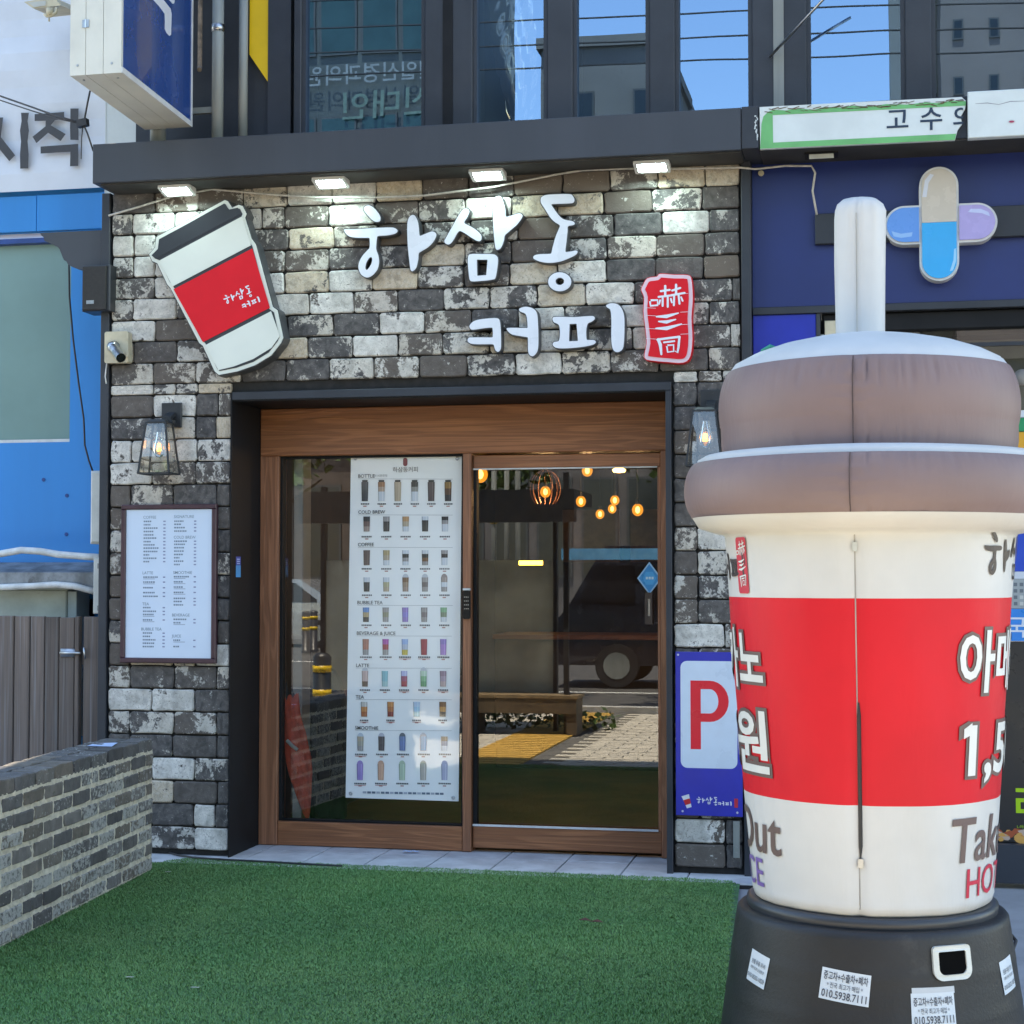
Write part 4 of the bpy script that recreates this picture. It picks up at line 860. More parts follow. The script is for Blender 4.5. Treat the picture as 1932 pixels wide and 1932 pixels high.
m = MB(); m.box(-1.415, -1.395, .9, 4.5, .75, .79); m.box(-1.41, -1.0, 2.3, 4.4, .72, .76); m.build('side_bench', M['wood'], cafe_in)
# pendant bulbs
LP = [(906, 895, 1.6, .050, 'big glowing globe bulb at the upper left corner of the right door pane'), (1029, 928, 2.2, .036, 'glowing bulb inside a round wire cage behind the right door pane'), (1108, 888, 2.0, .036, 'glowing bulb at the top edge of the right door pane, above the others'),
      (1096, 946, 2.8, .036, 'glowing bulb just right of the caged one, a little lower'), (1132, 970, 3.8, .034, 'lowest and smallest glowing bulb in the right door pane'), (1160, 944, 3.2, .034, 'upper one of two glowing bulbs close together in the door pane'),
      (1155, 960, 3.4, .032, 'lower one of two glowing bulbs close together in the door pane'), (1203, 962, 2.8, .040, 'rightmost glowing bulb hanging behind the right door pane')]
for px, py, Y, r, lab in LP:
    c = P(px, py, Y=Y); t = thing('pendant_lamp', lab, 'lamp', (c.x, Y, 2.7), 'pendant bulbs inside the cafe')
    m = MB(); m.tube([(c.x, Y, 2.7), (c.x, Y, c.z + r * 1.4)], .004, 6); m.build('cord', M['cable_black'], t)
    m = MB(); m.tube([(c.x, Y, c.z + r * 1.9), (c.x, Y, c.z + r * .85)], r * .35, 10); m.build('socket', M['blackmetal'], t)
    m = MB(); m.lathe([(r * math.sin(math.pi * k / 10), -r * 1.1 * math.cos(math.pi * k / 10)) for k in range(11)], c, 16); bl = m.build('bulb', M['amber'], t, True)
    m = MB(); m.lathe([(r * .42 * math.sin(math.pi * k / 6), -r * .62 * math.cos(math.pi * k / 6)) for k in range(7)], c, 10); m.build('glow', M['pendant'], bl, True)
    if px in (1029, 1108, 1203, 1132):
        ld = bpy.data.lights.new('pendant_light', 'POINT'); ld.energy = 1.1; ld.color = (1, .62, .30); ld.shadow_soft_size = .03
        lo_ = bpy.data.objects.new('pendant_light', ld); COL.objects.link(lo_); lo_.parent = t; lo_.matrix_parent_inverse = WM[t.name].inverted(); lo_.location = (c.x, Y, c.z - r * 1.5)
    if px == 1029:
        m = MB()
        for k in range(14):
            a = 2 * math.pi * k / 14; m.tube([(c.x + .105 * math.sin(q) * math.cos(a), Y + .105 * math.sin(q) * math.sin(a), c.z + .02 + .13 * math.cos(q)) for q in [.15 + 2.3 * j / 8 for j in range(9)]], .0020, 4)
        m.build('wire_cage', paint('copper_wire', (.26, .115, .07), .4, metal=.5), t)
c = P(1168, 889, Y=3); t = thing('ceiling_downlight', 'small flat yellow ceiling light at the top right of the door pane', 'lamp', (c.x, 3, c.z))
m = MB(); m.lathe([(.0, -.012), (.04, -.008), (.05, .01), (.02, .03)], c, 14); m.build('body', M['pendant'], t, True)
c = P(1030, 1062, Y=5.4); t = thing('shelf_light', 'small yellow lit shelf strip low inside the right door pane', 'lamp', (c.x, 5.4, c.z))
m = MB(); a, d = P(979, 1058, Y=5.4), P(1022, 1066, Y=5.4); m.box(a.x, d.x, 5.4, 5.45, d.z, a.z); m.build('strip', emission('yellow_strip', (1, .55, .06), 3), t)
# dark clothing bundle and roll beside the umbrella
m = MB(); c = P(605, 1600, Y=.95)
def fold(r, z, t): return .018 * math.sin(5 * t + z * 2) + .010 * math.sin(11 * t)
m.lathe([(.10, .02), (.15, .10), (.165, .4), (.16, .65), (.15, .8), (.12, .92), (.07, .99), (.01, 1.01)], (c.x, .95, 0), 40, disp=fold)
tag(m.build('coat_bundle', M['darkcloth'], smooth=True), 'dark cloth bundle standing behind the left pane between the umbrella and the poster', 'cloth bundle')
m = MB(); c = P(660, 1560, Y=.72); m.tube([(c.x - .10, .70, .06), (c.x + .12, .80, .06)], .055, 16)
tag(m.build('cloth_roll', paint('grey_roll', (.10, .10, .09), .8, var=.2), smooth=True), 'grey rolled mat lying on the floor below the dark cloth bundle', 'roll')
# umbrella
uy = .56
def U(px, py): return P((700 + px / 2.415) / 1.5487, (1800 + py / 2.415) / 1.5487, Y=uy)
um = thing('umbrella', 'folded red umbrella leaning in the corner behind the left pane', 'umbrella', tuple(U(475, 1420)))
top, tip = U(345, 590), U(478, 1430); ax = (tip - top)
m = MB(); prof = [(0, .05), (.12, .052), (.3, .068), (.5, .072), (.62, .066), (.8, .042), (.95, .02), (1, .008)]
rings = []
zdir = ax.normalized(); e1 = Vector((0, 1, 0)); e1 = (e1 - zdir * e1.dot(zdir)).normalized(); e2 = zdir.cross(e1)
nseg = 48; vs = []; fs = []
for i, (u, r) in enumerate(prof):
    for k in range(nseg):
        a = 2 * math.pi * k / nseg; q = r * (1 + .26 * (abs(math.sin(4 * a + u * 2.5)) - .5) - .05 * math.sin(3 * a)); rr_ = q * (1 + (.5 if u == 0 else 0) * abs(math.sin(4 * a)) * .4)
        up = -zdir * (.03 * abs(math.sin(4 * a)) if u == 0 else 0)
        vs.append(top + ax * u + e1 * rr_ * math.cos(a) * .6 + e2 * rr_ * math.sin(a) + up)
for i in range(len(prof) - 1):
    for k in range(nseg): fs.append((i * nseg + k, (i + 1) * nseg + k, (i + 1) * nseg + (k + 1) % nseg, i * nseg + (k + 1) % nseg))
m.mesh(vs, fs); m.build('canopy', M['umbrella'], um, True)
m = MB(); m.tube([top - zdir * .10, top + ax * .2], .008, 8)
for k in range(6):
    a = 2 * math.pi * k / 6; m.tube([top + (e1 * .6 * math.cos(a) + e2 * math.sin(a)) * .045, top + (e1 * .6 * math.cos(a) + e2 * math.sin(a)) * .035 - zdir * .05], .004, 5)
m.build('shaft', M['cable_black'], um)
m = MB(); p_ = top + ax * .38; m.tube([p_ + Vector((-.035, -.052, .03)), p_ + Vector((0, -.060, 0)), p_ + Vector((.03, -.052, -.025))], .011, 6); m.build('strap', M['white_vinyl'], um)
# ------------------------------------------------------------------ threshold tiles
pv = MB(); pv.box(-2.3, 1.56, -.26, .52, -.029, -.010); pv = pv.build('threshold', M['mortar_dark'], kind='structure')
xs = [-2.28, -1.94, -1.60]; xx = -1.30
while xx < 1.5: xs.append(xx); xx += .352
for i in range(len(xs)):
    a = xs[i]; d = xs[i + 1] if i + 1 < len(xs) else 1.55
    for (y0, y1) in ((-.255, .235), (.239, .518)):
        dz_ = random.uniform(-.001, .001); m = MB(); sh = .0 
        m.mesh([(a + .003, y0, -.012), (d - .003, y0, -.012), (d - .003, y1 - .004, -.012), (a + .003, y1 - .004, -.012), (a + .005, y0 + .002, -.002 + dz_), (d - .005, y0 + .002, -.002 + dz_), (d - .005, y1 - .006, -.002 + dz_), (a + .005, y1 - .006, -.002 + dz_)], [(4, 5, 6, 7), (0, 1, 5, 4), (1, 2, 6, 5), (2, 3, 7, 6), (3, 0, 4, 7)])
        m.build('floor_tile', M['tile'], pv)
for px, py, lab, rz in ((775, 1608, 'small blue and white paper slip lying on the tiles before the door', .2), (818, 1594, 'small blue paper slip lying right at the foot of the door post', -.1)):
    c = P(px, py, Z=.002); m = MB(); nn = 6; vs = []
    for i in range(nn + 1):
        for s_ in (0, 1):
            u = -.045 + .09 * i / nn; v = -.022 + .044 * s_; vs.append((c.x + u * math.cos(rz) - v * math.sin(rz), c.y + u * math.sin(rz) + v * math.cos(rz), .002 + .010 * abs(math.sin(i * 1.1 + .3))))
    m.mesh(vs, [(2 * i, 2 * i + 2, 2 * i + 3, 2 * i + 1) for i in range(nn)]); tag(m.build('paper_slip', M['paper']), lab, 'paper')
m = MB(); pts = [P(445, 2004 / 1.0, Z=.0)] ; pts = [P((0 + x / 1.932) / 1.5487, (2000 + y / 1.932) / 1.5487, Z=.006) for x, y in ((845, 905), (900, 932), (1000, 962), (1100, 978), (1300, 990), (1500, 1000), (1700, 1012), (1930, 1024))]
m.tube(pts, .006, 6); tag(m.build('floor_cable', M['cable_black'], smooth=True), 'thin black cable on the tiles along the back edge of the turf', 'cable')
# ------------------------------------------------------------------ artificial turf
TX = [(-1.62, -.115), (-1.9, -.5), (-1.9, -3.95), (1.665, -3.95), (1.60, -3.0), (1.455, -.20), (1.12, -.165)]
tf = MB(); tf.face([(x, y, -.004) for x, y in offset(TX, -.012)])
turf = tf.build('artificial_turf', paint('turf_backing', (.05, .13, .045), .9, var=.3, scale=30)); tag(turf, 'green artificial turf mat lying on the ground in front of the cafe', 'turf')
def turf_mat():
    m, t, o = new_mat('turf_fibre'); b = N(t, 'BsdfPrincipled'); t.links.new(b.outputs[0], o.inputs[0])
    a = N(t, 'Attribute', attribute_name='Col'); g = N(t, 'NewGeometry'); n1 = noise(t, g.outputs['Position'], 1.3, 4, .6)
    c = mixc(t, ramp(t, n1, .3, .7), mixc(t, 1, a.outputs['Color'], (.8, .9, .8), 'MULTIPLY'), mixc(t, 1, a.outputs['Color'], (1.25, 1.12, 1.05), 'MULTIPLY'))
    n2 = noise(t, g.outputs['Position'], 5, 5, .7); c = mixc(t, ramp(t, n2, .55, .75), c, mixc(t, .5, c, (.03, .08, .035)))
    t.links.new(c, b.inputs['Base Color']); b.inputs['Roughness'].default_value = .5; b.inputs['Specular IOR Level'].default_value = .35
    return m
import numpy as np
rg = np.random.default_rng(5); nb = 520000
px_ = rg.uniform(-1.9, 1.67, nb * 1); py_ = -3.95 + (rg.uniform(0, 1, nb)) ** .85 * 3.84
def inside(x, y):
    r = np.ones(len(x), bool); n = len(TX)
    ar = sum(TX[i][0] * TX[(i + 1) % n][1] - TX[(i + 1) % n][0] * TX[i][1] for i in range(n)); sg = 1 if ar > 0 else -1
    for i in range(n):
        x0, y0 = TX[i]; x1, y1 = TX[(i + 1) % n]; r &= sg * ((x1 - x0) * (y - y0) - (y1 - y0) * (x - x0)) > -.0
    return r
k_ = inside(px_ + .009 * np.sin(py_ * 55) + .006 * np.sin(py_ * 131 + 1), py_ + .006 * np.sin(px_ * 47) + .005 * np.sin(px_ * 113)); px_, py_ = px_[k_], py_[k_]; n_ = len(px_)
an = rg.uniform(0, 2 * np.pi, n_); tr_ = .5 + .5 * np.sin(px_ * 2.1 + 1.3 * np.sin(py_ * 1.7)) * np.sin(py_ * 2.9 + .7); ln = rg.uniform(.006, .0115, n_) * (.8 + .35 * tr_); le = rg.uniform(.002, .012, n_); wd_ = rg.uniform(.0013, .0026, n_)
# combed and trodden patches: the pile leans together and is shorter along a seam
la = an + 0; seam = np.exp(-((py_ + 1.05 + .05 * px_) / .006) ** 2) + np.exp(-((px_ - .98 + .01 * py_) / .006) ** 2); ln *= (1 - .7 * np.clip(seam, 0, 1))
v = np.zeros((n_, 3, 3), np.float32)
v[:, 0, 0] = px_ - np.cos(an) * wd_; v[:, 0, 1] = py_ - np.sin(an) * wd_; v[:, 0, 2] = -.004
v[:, 1, 0] = px_ + np.cos(an) * wd_; v[:, 1, 1] = py_ + np.sin(an) * wd_; v[:, 1, 2] = -.004
v[:, 2, 0] = px_ - np.sin(an) * le; v[:, 2, 1] = py_ + np.cos(an) * le; v[:, 2, 2] = -.004 + ln
me = bpy.data.meshes.new('turf_pile'); me.vertices.add(n_ * 3); me.vertices.foreach_set('co', v.ravel()); me.loops.add(n_ * 3); me.loops.foreach_set('vertex_index', np.arange(n_ * 3, dtype=np.int32))
me.polygons.add(n_); me.polygons.foreach_set('loop_start', np.arange(0, n_ * 3, 3, dtype=np.int32)); me.polygons.foreach_set('loop_total', np.full(n_, 3, np.int32)); me.update()
ca = me.color_attributes.new('Col', 'FLOAT_COLOR', 'POINT'); tone = rg.uniform(.78, 1.18, n_)[:, None]; mixy = rg.uniform(0, 1, n_)[:, None]
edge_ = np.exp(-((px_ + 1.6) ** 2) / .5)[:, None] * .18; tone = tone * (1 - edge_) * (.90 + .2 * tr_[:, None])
cc = (np.array([.105, .255, .085]) * (1 - mixy) + np.array([.155, .290, .090]) * mixy) * tone
c4 = np.ones((n_ * 3, 4), np.float32); c4[:, :3] = np.repeat(cc, 3, 0); ca.data.foreach_set('color', c4.ravel()); me.materials.append(turf_mat()); me.validate()
link('turf_pile', me, turf, 'stuff')
for px, py, lab in ((1102, 1738, 'small brown dry leaf scrap lying on the turf near its middle'), (1125, 1741, 'second brown leaf scrap on the turf just right of the first')):
    c = P(px, py, Z=.02); m = MB(); m.mesh([(c.x - .03, c.y, .024), (c.x, c.y - .014, .028), (c.x + .034, c.y + .004, .022), (c.x + .004, c.y + .014, .034)], [(0, 1, 2, 3)])
    tag(m.build('dry_leaf', paint('dry_leaf', (.10, .035, .02), .7, var=.3, scale=40)), lab, 'leaf')
# ------------------------------------------------------------------ low brick wall on the left
A = Vector((-1.665, -.493, 0)); B = Vector((-1.45, -3.05, 0)); Dv = (B - A); L = Dv.length; D_ = Dv.normalized(); Nv = Vector((D_.y, -D_.x, 0)) * -1    # Nv faces +X
if Nv.x < 0: Nv = -Nv
TH = .255; HT = .695
low = thing('low_brick_wall', 'low wall of dark old bricks with thick sandy mortar at the left edge', 'wall', tuple(A + Dv * .5))
def lw(u, n, z): return A + D_ * u + Nv * n + Vector((0, 0, z))
m = MB(); rw = random.Random(4); nu, nz = 120, 34; vs = []
for i in range(nu + 1):
    for j in range(nz + 1): vs.append(lw(L * i / nu, .0015 + rw.uniform(-.0035, .0035), -.03 + (HT - .055 + .03) * j / nz))
m.mesh(vs, [(i * (nz + 1) + j, (i + 1) * (nz + 1) + j, (i + 1) * (nz + 1) + j + 1, i * (nz + 1) + j + 1) for i in range(nu) for j in range(nz)])
b8 = [lw(u, n, z) for z in (-.03, HT - .009) for n in (-.006, -TH + .006) for u in (.004, L)]
m.mesh(b8, [(0, 2, 3, 1), (4, 5, 7, 6), (1, 3, 7, 5), (3, 2, 6, 7), (2, 0, 4, 6)])
mort = m.build('mortar', M['mortar'], low)
def old_brick_mat():
    m, t, o = new_mat('old_dark_brick'); b = N(t, 'BsdfPrincipled'); t.links.new(b.outputs[0], o.inputs[0]); tc = N(t, 'TexCoord'); oi = N(t, 'ObjectInfo')
    ad = N(t, 'VectorMath', operation='ADD'); t.links.new(tc.outputs['Object'], ad.inputs[0]); mm = N(t, 'Math', operation='MULTIPLY'); t.links.new(oi.outputs['Random'], mm.inputs[0]); mm.inputs[1].default_value = 90; t.links.new(mm.outputs[0], ad.inputs[1]); co = ad.outputs[0]
    n1 = noise(t, co, 12, 5, .6, .3); n2 = noise(t, co, 45, 5, .7); rp = N(t, 'ValToRGB'); t.links.new(oi.outputs['Random'], rp.inputs[0]); cr = rp.color_ramp
    cr.elements[0].color = (.080, .074, .071, 1); cr.elements[1].color = (.19, .178, .168, 1); e = cr.elements.new(.35); e.color = (.13, .120, .114, 1); e = cr.elements.new(.6); e.color = (.165, .138, .110, 1)
    c = mixc(t, ramp(t, n1, .35, .7), mixc(t, 1, rp.outputs[0], (.7, .7, .7), 'MULTIPLY'), rp.outputs[0])
    sc = N(t, 'SeparateColor'); t.links.new(oi.outputs['Color'], sc.inputs[0]); df = N(t, 'Math', operation='SUBTRACT'); t.links.new(sc.outputs[0], df.inputs[0]); t.links.new(n2, df.inputs[1])
    c = mixc(t, ramp(t, df.outputs[0], -.02, .06), c, (.33, .32, .29))
    n3 = noise(t, co, 25, 3, .6); c = mixc(t, ramp(t, n3, .6, .8), c, (.060, .066, .035))
    t.links.new(c, b.inputs['Base Color']); b.inputs['Roughness'].default_value = .85; bp = N(t, 'Bump'); bp.inputs['Strength'].default_value = .7; bp.inputs['Distance'].default_value = .006; t.links.new(n2, bp.inputs['Height']); t.links.new(bp.outputs[0], b.inputs['Normal'])
    return m
M['oldbrick'] = old_brick_mat()
def old_brick(w, h, dep, seed, name='brick'):
    rnd = random.Random(seed); bm = bmesh.new(); bmesh.ops.create_cube(bm, size=1)
    bmesh.ops.scale(bm, vec=(w, dep, h), verts=bm.verts); bmesh.ops.subdivide_edges(bm, edges=[e for e in bm.edges if abs((e.verts[0].co - e.verts[1].co).x) > .5 * w], cuts=2, use_grid_fill=True)
    bmesh.ops.bevel(bm, geom=list(bm.edges), offset=.0045, segments=1, affect='EDGES')
    for v_ in bm.verts: v_.co += Vector((rnd.uniform(-1, 1) * .003, rnd.uniform(-1, 1) * .002, rnd.uniform(-1, 1) * .003))
    me = bpy.data.meshes.new(name); bm.to_mesh(me); bm.free(); me.materials.append(M['oldbrick']); return me
OB = [old_brick(.212, .0585, .04, 20 + i) for i in range(5)]; OBH = [old_brick(.100, .0585, .04, 40 + i) for i in range(3)]; CB = [old_brick(.206, .066, TH * .5 - .007, 60 + i, 'cap_brick') for i in range(4)]; EB = [old_brick(.118, .0585, .04, 80 + i) for i in range(3)]
rz = math.atan2(D_.y, D_.x); NC = 8; ch_ = (HT - .062) / NC
for r_ in range(NC):
    zc = ch_ * (r_ + .5) - .004; u = .002 + (0.0 if r_ % 2 else .0); first = True
    while u < L:
        half = first and r_ % 2 == 1; me = rw.choice(OBH if half else OB); w_ = .100 if half else .212
        if u + w_ > L + .1: break
        o = bpy.data.objects.new('brick', me); COL.objects.link(o); o.parent = low; o.matrix_parent_inverse = WM[low.name].inverted()
        o.location = lw(u + w_ / 2, -.0125 + rw.uniform(-.003, .003), zc + rw.uniform(-.002, .002)); o.rotation_euler = (rw.uniform(-.02, .02), rw.uniform(-.012, .012), rz + rw.uniform(-.01, .01)); o.scale = (rw.uniform(.95, 1.0), 1, rw.uniform(.94, 1.02))
        o.color = (rw.choice([.30, .38, .42, .46, .50, .56]) + rw.uniform(-.03, .03), 0, 0, 1); u += w_ + .014; first = False
    for e_ in (0, 1):
        o = bpy.data.objects.new('brick', rw.choice(EB)); COL.objects.link(o); o.parent = low; o.matrix_parent_inverse = WM[low.name].inverted(); o.rotation_euler = (0, 0, rz + math.pi / 2); o.location = lw(.013, -.066 - .126 * e_, zc); o.color = (.4, 0, 0, 1)
u = 0
while u < L:
    for s_ in (0, 1):
        o = bpy.data.objects.new('cap_brick', rw.choice(CB)); COL.objects.link(o); o.parent = low; o.matrix_parent_inverse = WM[low.name].inverted()
        o.location = lw(u + .108 + s_ * .03, .006 - (TH * .5) * (s_ + .5) - s_ * .004, HT - .031 + rw.uniform(-.002, .002)); o.rotation_euler = (rw.uniform(-.012, .012), rw.uniform(-.01, .01), rz + rw.uniform(-.008, .008)); o.color = (.36 + rw.uniform(-.04, .1), 0, 0, 1)
    u += .222
m = MB(); a = P(160, 1413, Z=HT + .003); m.mesh([lw(u_, n_, HT + .0045 + dz_) for u_, n_, dz_ in ((.32, -.20, 0), (.30, -.08, .003), (.47, -.05, 0), (.50, -.17, .004))], [(0, 1, 2, 3)])
tag(m.build('paper_slip', M['paper']), 'pale blue printed paper lying on top of the low brick wall', 'paper')
# ------------------------------------------------------------------ neighbour on the left
nb_ = thing('blue_building', 'bright blue shop front with a grey green window left of the cafe', 'building', (-3, .6, 0))
BY = .6
wz0, wz1 = P(60, 835, Y=BY).z, P(60, 458, Y=BY).z; wx1 = P(133, 640, Y=BY).x; bt = P(100, 366, Y=BY).z
m = MB(); m.box(-7, -2.21, BY, BY + .3, bt - .24, 19.6); m.box(wx1, -2.21, BY, BY + .3, .5, bt - .24); m.box(-7, wx1, BY, BY + .3, .5, wz0); m.build('wall', M['blue_wall'], nb_)
m = MB(); m.bbox(wx1 - .22, -2.30, BY - .03, BY - .0005, bt - .235, bt - .01, .003); m.bbox(-7, wx1 - .222, BY - .03, BY - .0005, bt - .235, bt - .01, .003); m.build('fascia_panel', M['blue_wall'], nb_)
m = MB(); m.box(-7, wx1 + .02, BY - .02, BY + .1, wz1 - .005, wz1 + .025); m.build('window_head', M['blue_dark'], nb_)
m = MB(); m.box(-7, wx1 - .0, BY + .04, BY + .06, wz0 + .02, wz1 - .006); wn = m.build('window', M['shade'], nb_)
m = MB(); m.box(-7, wx1 - .001, BY + .01, BY + .0395, wz0 + .0005, wz0 + .02); m.build('window_sill', M['alu'], wn)
m = MB(); m.box(-2.34, -2.325, BY - .012, BY - .0005, .9, bt - .24); m.build('seam_trim', M['blue_dark'], nb_)
for px, py in ((126, 935), (125, 1008), (82, 905), (86, 392)):
    c = P(px, py, Y=BY - .003); m = MB(); m.tube([(c.x, BY - .004, c.z), (c.x, BY + .001, c.z)], .012, 8); m.build('screw', M['blue_dark'], nb_)
m = MB(); m.box(-7, -2.2, .62, 1.2, -.02, .5); m.build('base', M['concrete'], nb_)
# banner with large letters
bn = thing('banner', 'white cloth banner with big dark grey Korean letters at the top left', 'banner', (-3, BY - .05, bt))
m = MB(); nn = 40
for i in range(nn):
    for j in range(24):
        def bp_(u, v): zz = bt + .012 + v * 2.6; xx_ = -6 + u * 3.68; return (xx_, BY - .05 - .012 * math.sin(v * 21 + u * 2.2) - .006 * math.sin(v * 47 - u * 9), zz)
        m.face([bp_(i / nn, j / 24), bp_((i + 1) / nn, j / 24), bp_((i + 1) / nn, (j + 1) / 24), bp_(i / nn, (j + 1) / 24)])
m.build('cloth', M['banner'], bn, True)
m = MB()
def bz(px, py): p = P((px / 3.22) / 1.5487, (py / 3.22) / 1.5487, Y=BY - .075); return (p.x, p.z)
for q in ([(200, 1062), (275, 1062), (262, 1140), (275, 1230), (262, 1330), (272, 1450), (268, 1585), (192, 1588), (190, 1450), (200, 1330), (190, 1230), (205, 1140)],
          [(328, 1075), (606, 1055), (606, 1120), (520, 1130), (480, 1180), (620, 1262), (572, 1328), (455, 1250), (345, 1348), (308, 1288), (430, 1190), (432, 1138), (328, 1140)],
          [(664, 1022), (742, 1022), (738, 1130), (742, 1320), (664, 1316), (660, 1200), (664, 1120)], [(384, 1380), (738, 1355), (738, 1562), (660, 1565), (664, 1430), (384, 1446)],
          [(-140, 1110), (32, 1106), (22, 1200), (10, 1290), (145, 1462), (90, 1518), (-30, 1370), (-150, 1500), (-190, 1440), (-60, 1300)]):
    m.prism([bz(x, y) for x, y in q], [], BY - .078, None)
m.build('lettering', M['banner_ink'], bn)
m = MB(); a, d = bz(1020, 900), bz(1312, 1340); m.bbox(a[0], d[0], BY - .12, BY - .08, a[1] - 1.2, a[1] + 1.2, .004); m.box((a[0] + d[0]) / 2 - .1, (a[0] + d[0]) / 2 - .095, BY - .122, BY - .1198, a[1] - 1.2, a[1] + 1.2)
tag(m.build('cladding_strip', M['white_vinyl']), 'white panelled strip standing behind the blue hanging sign', 'panel')
# banner lamp
c = P(95, 20, Y=.1); t = thing('sign_lamp', 'old beige floodlight on a bracket over the white banner at the top left corner', 'floodlight', (c.x, .1, c.z))
def lz(px, py, Y=.1): return P((px / 3.22) / 1.5487, (py / 3.22) / 1.5487, Y=Y)
m = MB(); ps_ = [lz(225, 18), lz(310, 78), lz(575, 50), lz(500, -30)]; m.mesh([tuple(p) for p in ps_] + [(p.x, .35, p.z + .03) for p in ps_], [(0, 1, 2, 3), (7, 6, 5, 4), (0, 4, 5, 1), (1, 5, 6, 2), (2, 6, 7, 3), (3, 7, 4, 0)]); m.build('housing', M['beige'], t)
m = MB(); ps_ = [lz(262, 22, .095), lz(322, 68, .095), lz(430, 50, .095), lz(430, 8, .095)]; m.face([tuple(p) for p in ps_]); m.build('lens', M['offwhite'], t)
m = MB(); m.tube([lz(420, 130), lz(440, 150), lz(480, 150), lz(525, 120), lz(535, 70)], .010, 8); m.tube([lz(470, 80), lz(470, 145)], .022, 10); m.tube([lz(462, 170), lz(462, 200)], .006, 6); m.build('bracket', M['beige'], t, True)
# wires on the left
for pl, r, lab in (([(0, 181), (60, 202), (110, 220), (155, 232)], .0055, 'upper of two black wires running across the white banner to the beam'), ([(0, 189), (60, 209), (110, 224), (155, 234)], .004, 'lower of two black wires running across the white banner to the beam'),
                   ([(170, 171), (165, 195), (160, 222), (157, 234), (165, 252), (176, 285)], .0055, 'black wire hanging from the blue hanging sign down to the beam end'), ([(157, 234), (154, 260), (153, 300)], .003, 'loose thin black wire end hanging over the last banner letter')):
    m = MB(); m.tube([P(x, y, Y=.1 - .002 * x) for x, y in pl], r, 6); tag(m.build('wire', M['cable_black'], smooth=True), lab, 'wire')
c = P(157, 234, Y=-.22); m = MB(); m.obox((c.x - .03, c.y - .02, c.z - .02), (.06, 0, .01), (0, .04, 0), (-.005, 0, .04)); tag(m.build('wire_clamp', M['cable_black']), 'small black clamp where the wires meet over the banner', 'clamp')
# hanging lightbox sign
hs = thing('hanging_sign', 'big blue hanging lightbox sign with a cream metal rim jutting out at the top left', 'sign', (-1.6, -.7, 4.09))
bk = P(360, 240, Y=-.16); zb = bk.z; f0 = P(230, 138, Z=zb); f1 = P(130, 142, Z=zb); yF = (f0.y + f1.y) / 2; xR = bk.x + .0; xL = xR - (f0.x - f1.x); yB = -.16; zT = zb + 2.2; wds = xR - xL
# the box leans a little: its front edge stands at f0.x
sk = (f0.x - xR) / (yF - yB)
def hb(m, xa, xb, ya, yb, za, zb_): m.obox((xa + sk * (ya - yB), ya, za), (xb - xa, 0, 0), (sk * (yb - ya), yb - ya, 0), (0, 0, zb_ - za))
for a, d in ((0, .30), (.31, .645), (.655, 1)):
    m = MB(); hb(m, xL + wds * a, xL + wds * d, yF, yB, zb, zT); m.build('rim_panel', M['sign_cream'], hs)
m = MB(); hb(m, xL + wds * .05, xL + wds * .95, yF + .012, yB - .002, zb + .01, zT - .01); m.build('core', M['lid'], hs)
m = MB(); hb(m, xR + .0005, xR + .006, yF + .025, yB - .02, zb + .03, zT); fc = m.build('blue_face', M['sign_blue'], hs)
m = MB(); hb(m, xR + .0005, xR + .010, yB - .0195, yB, zb, zT); hb(m, xR + .0005, xR + .008, yF, yB - .02, zb, zb + .0295); m.build('face_rim', M['alu'], hs)
m = MB()
hcx, hcz = xL + wds * .305 + sk * (yF - yB), P(161, 45, Y=yF).z
for s_ in (-1, 1): m.box(hcx + s_ * .010 - .008, hcx + s_ * .010 + .008, yF - .004, yF - .0003, hcz - .02, hcz + .02)
m.tube([(hcx, yF - .005, hcz - .022), (hcx, yF - .005, hcz + .022)], .004, 6); m.build('hinge', M['steel'], hs)
m = MB()
for a in (.15, .82): m.tube([(xL + wds * a + sk * (yF - yB), yF - .003, zb + .05), (xL + wds * a + sk * (yF - yB), yF + .001, zb + .05)], .006, 8); m.tube([(xL + wds * a + sk * (yF - yB) * .93, yF + .08, zb - .003), (xL + wds * a + sk * (yF - yB) * .93, yF + .08, zb + .001)], .006, 8)
m.build('screw', M['steel'], hs)
m = MB()
def hp(px, py):
    p = P((px / 3.22) / 1.5487, (py / 3.22) / 1.5487, X=xR + .04); y = p.y; return (y, p.z)
for q in ([(1430, -5), (1480, -60), (1560, 10), (1625, 80), (1637, 130), (1630, 325), (1612, 338), (1580, 310), (1560, 270), (1562, 200), (1560, 130), (1500, 60)], [(1600, -10), (1640, -40), (1668, 0), (1666, 30), (1645, 34)]):
    l = [hp(x, y) for x, y in q]; m.prism(l, [], 0, None, fn=lambda Y_, _, Z_: (xR + .0068 + sk * (Y_ - yB), Y_, Z_))
m.build('white_figure', M['white_acrylic'], hs)
# pipes, boxes, roof and air conditioner behind the gate
def rect_thing(name, mtl, x0, y0, x1, y1, Y, dep, lab, cat, bev=.006):
    a, d = P(x0, y0, Y=Y), P(x1, y1, Y=Y); m = MB(); m.bbox(a.x, d.x, Y, Y + dep, d.z, a.z, bev); return tag(m.build(name, M[mtl]), lab, cat), a, d
o_, a, d = rect_thing('junction_box', 'offwhite', 170, 888, 198, 1026, .12, .14, 'tall off-white plastic box on the wall edge above the white pipes', 'box', .014)
o_, a, d = rect_thing('switch_box', 'offwhite', 176, 1052, 205, 1158, .10, .12, 'grey white metal box with hinges beside the top of the wooden gate', 'box')
m = MB(); m.box(a.x + .05, a.x + .056, .096, .1, d.z, a.z)
for f in (.1, .85): m.box(a.x + .03, a.x + .075, .092, .0955, d.z + (a.z - d.z) * f - .015, d.z + (a.z - d.z) * f + .015)
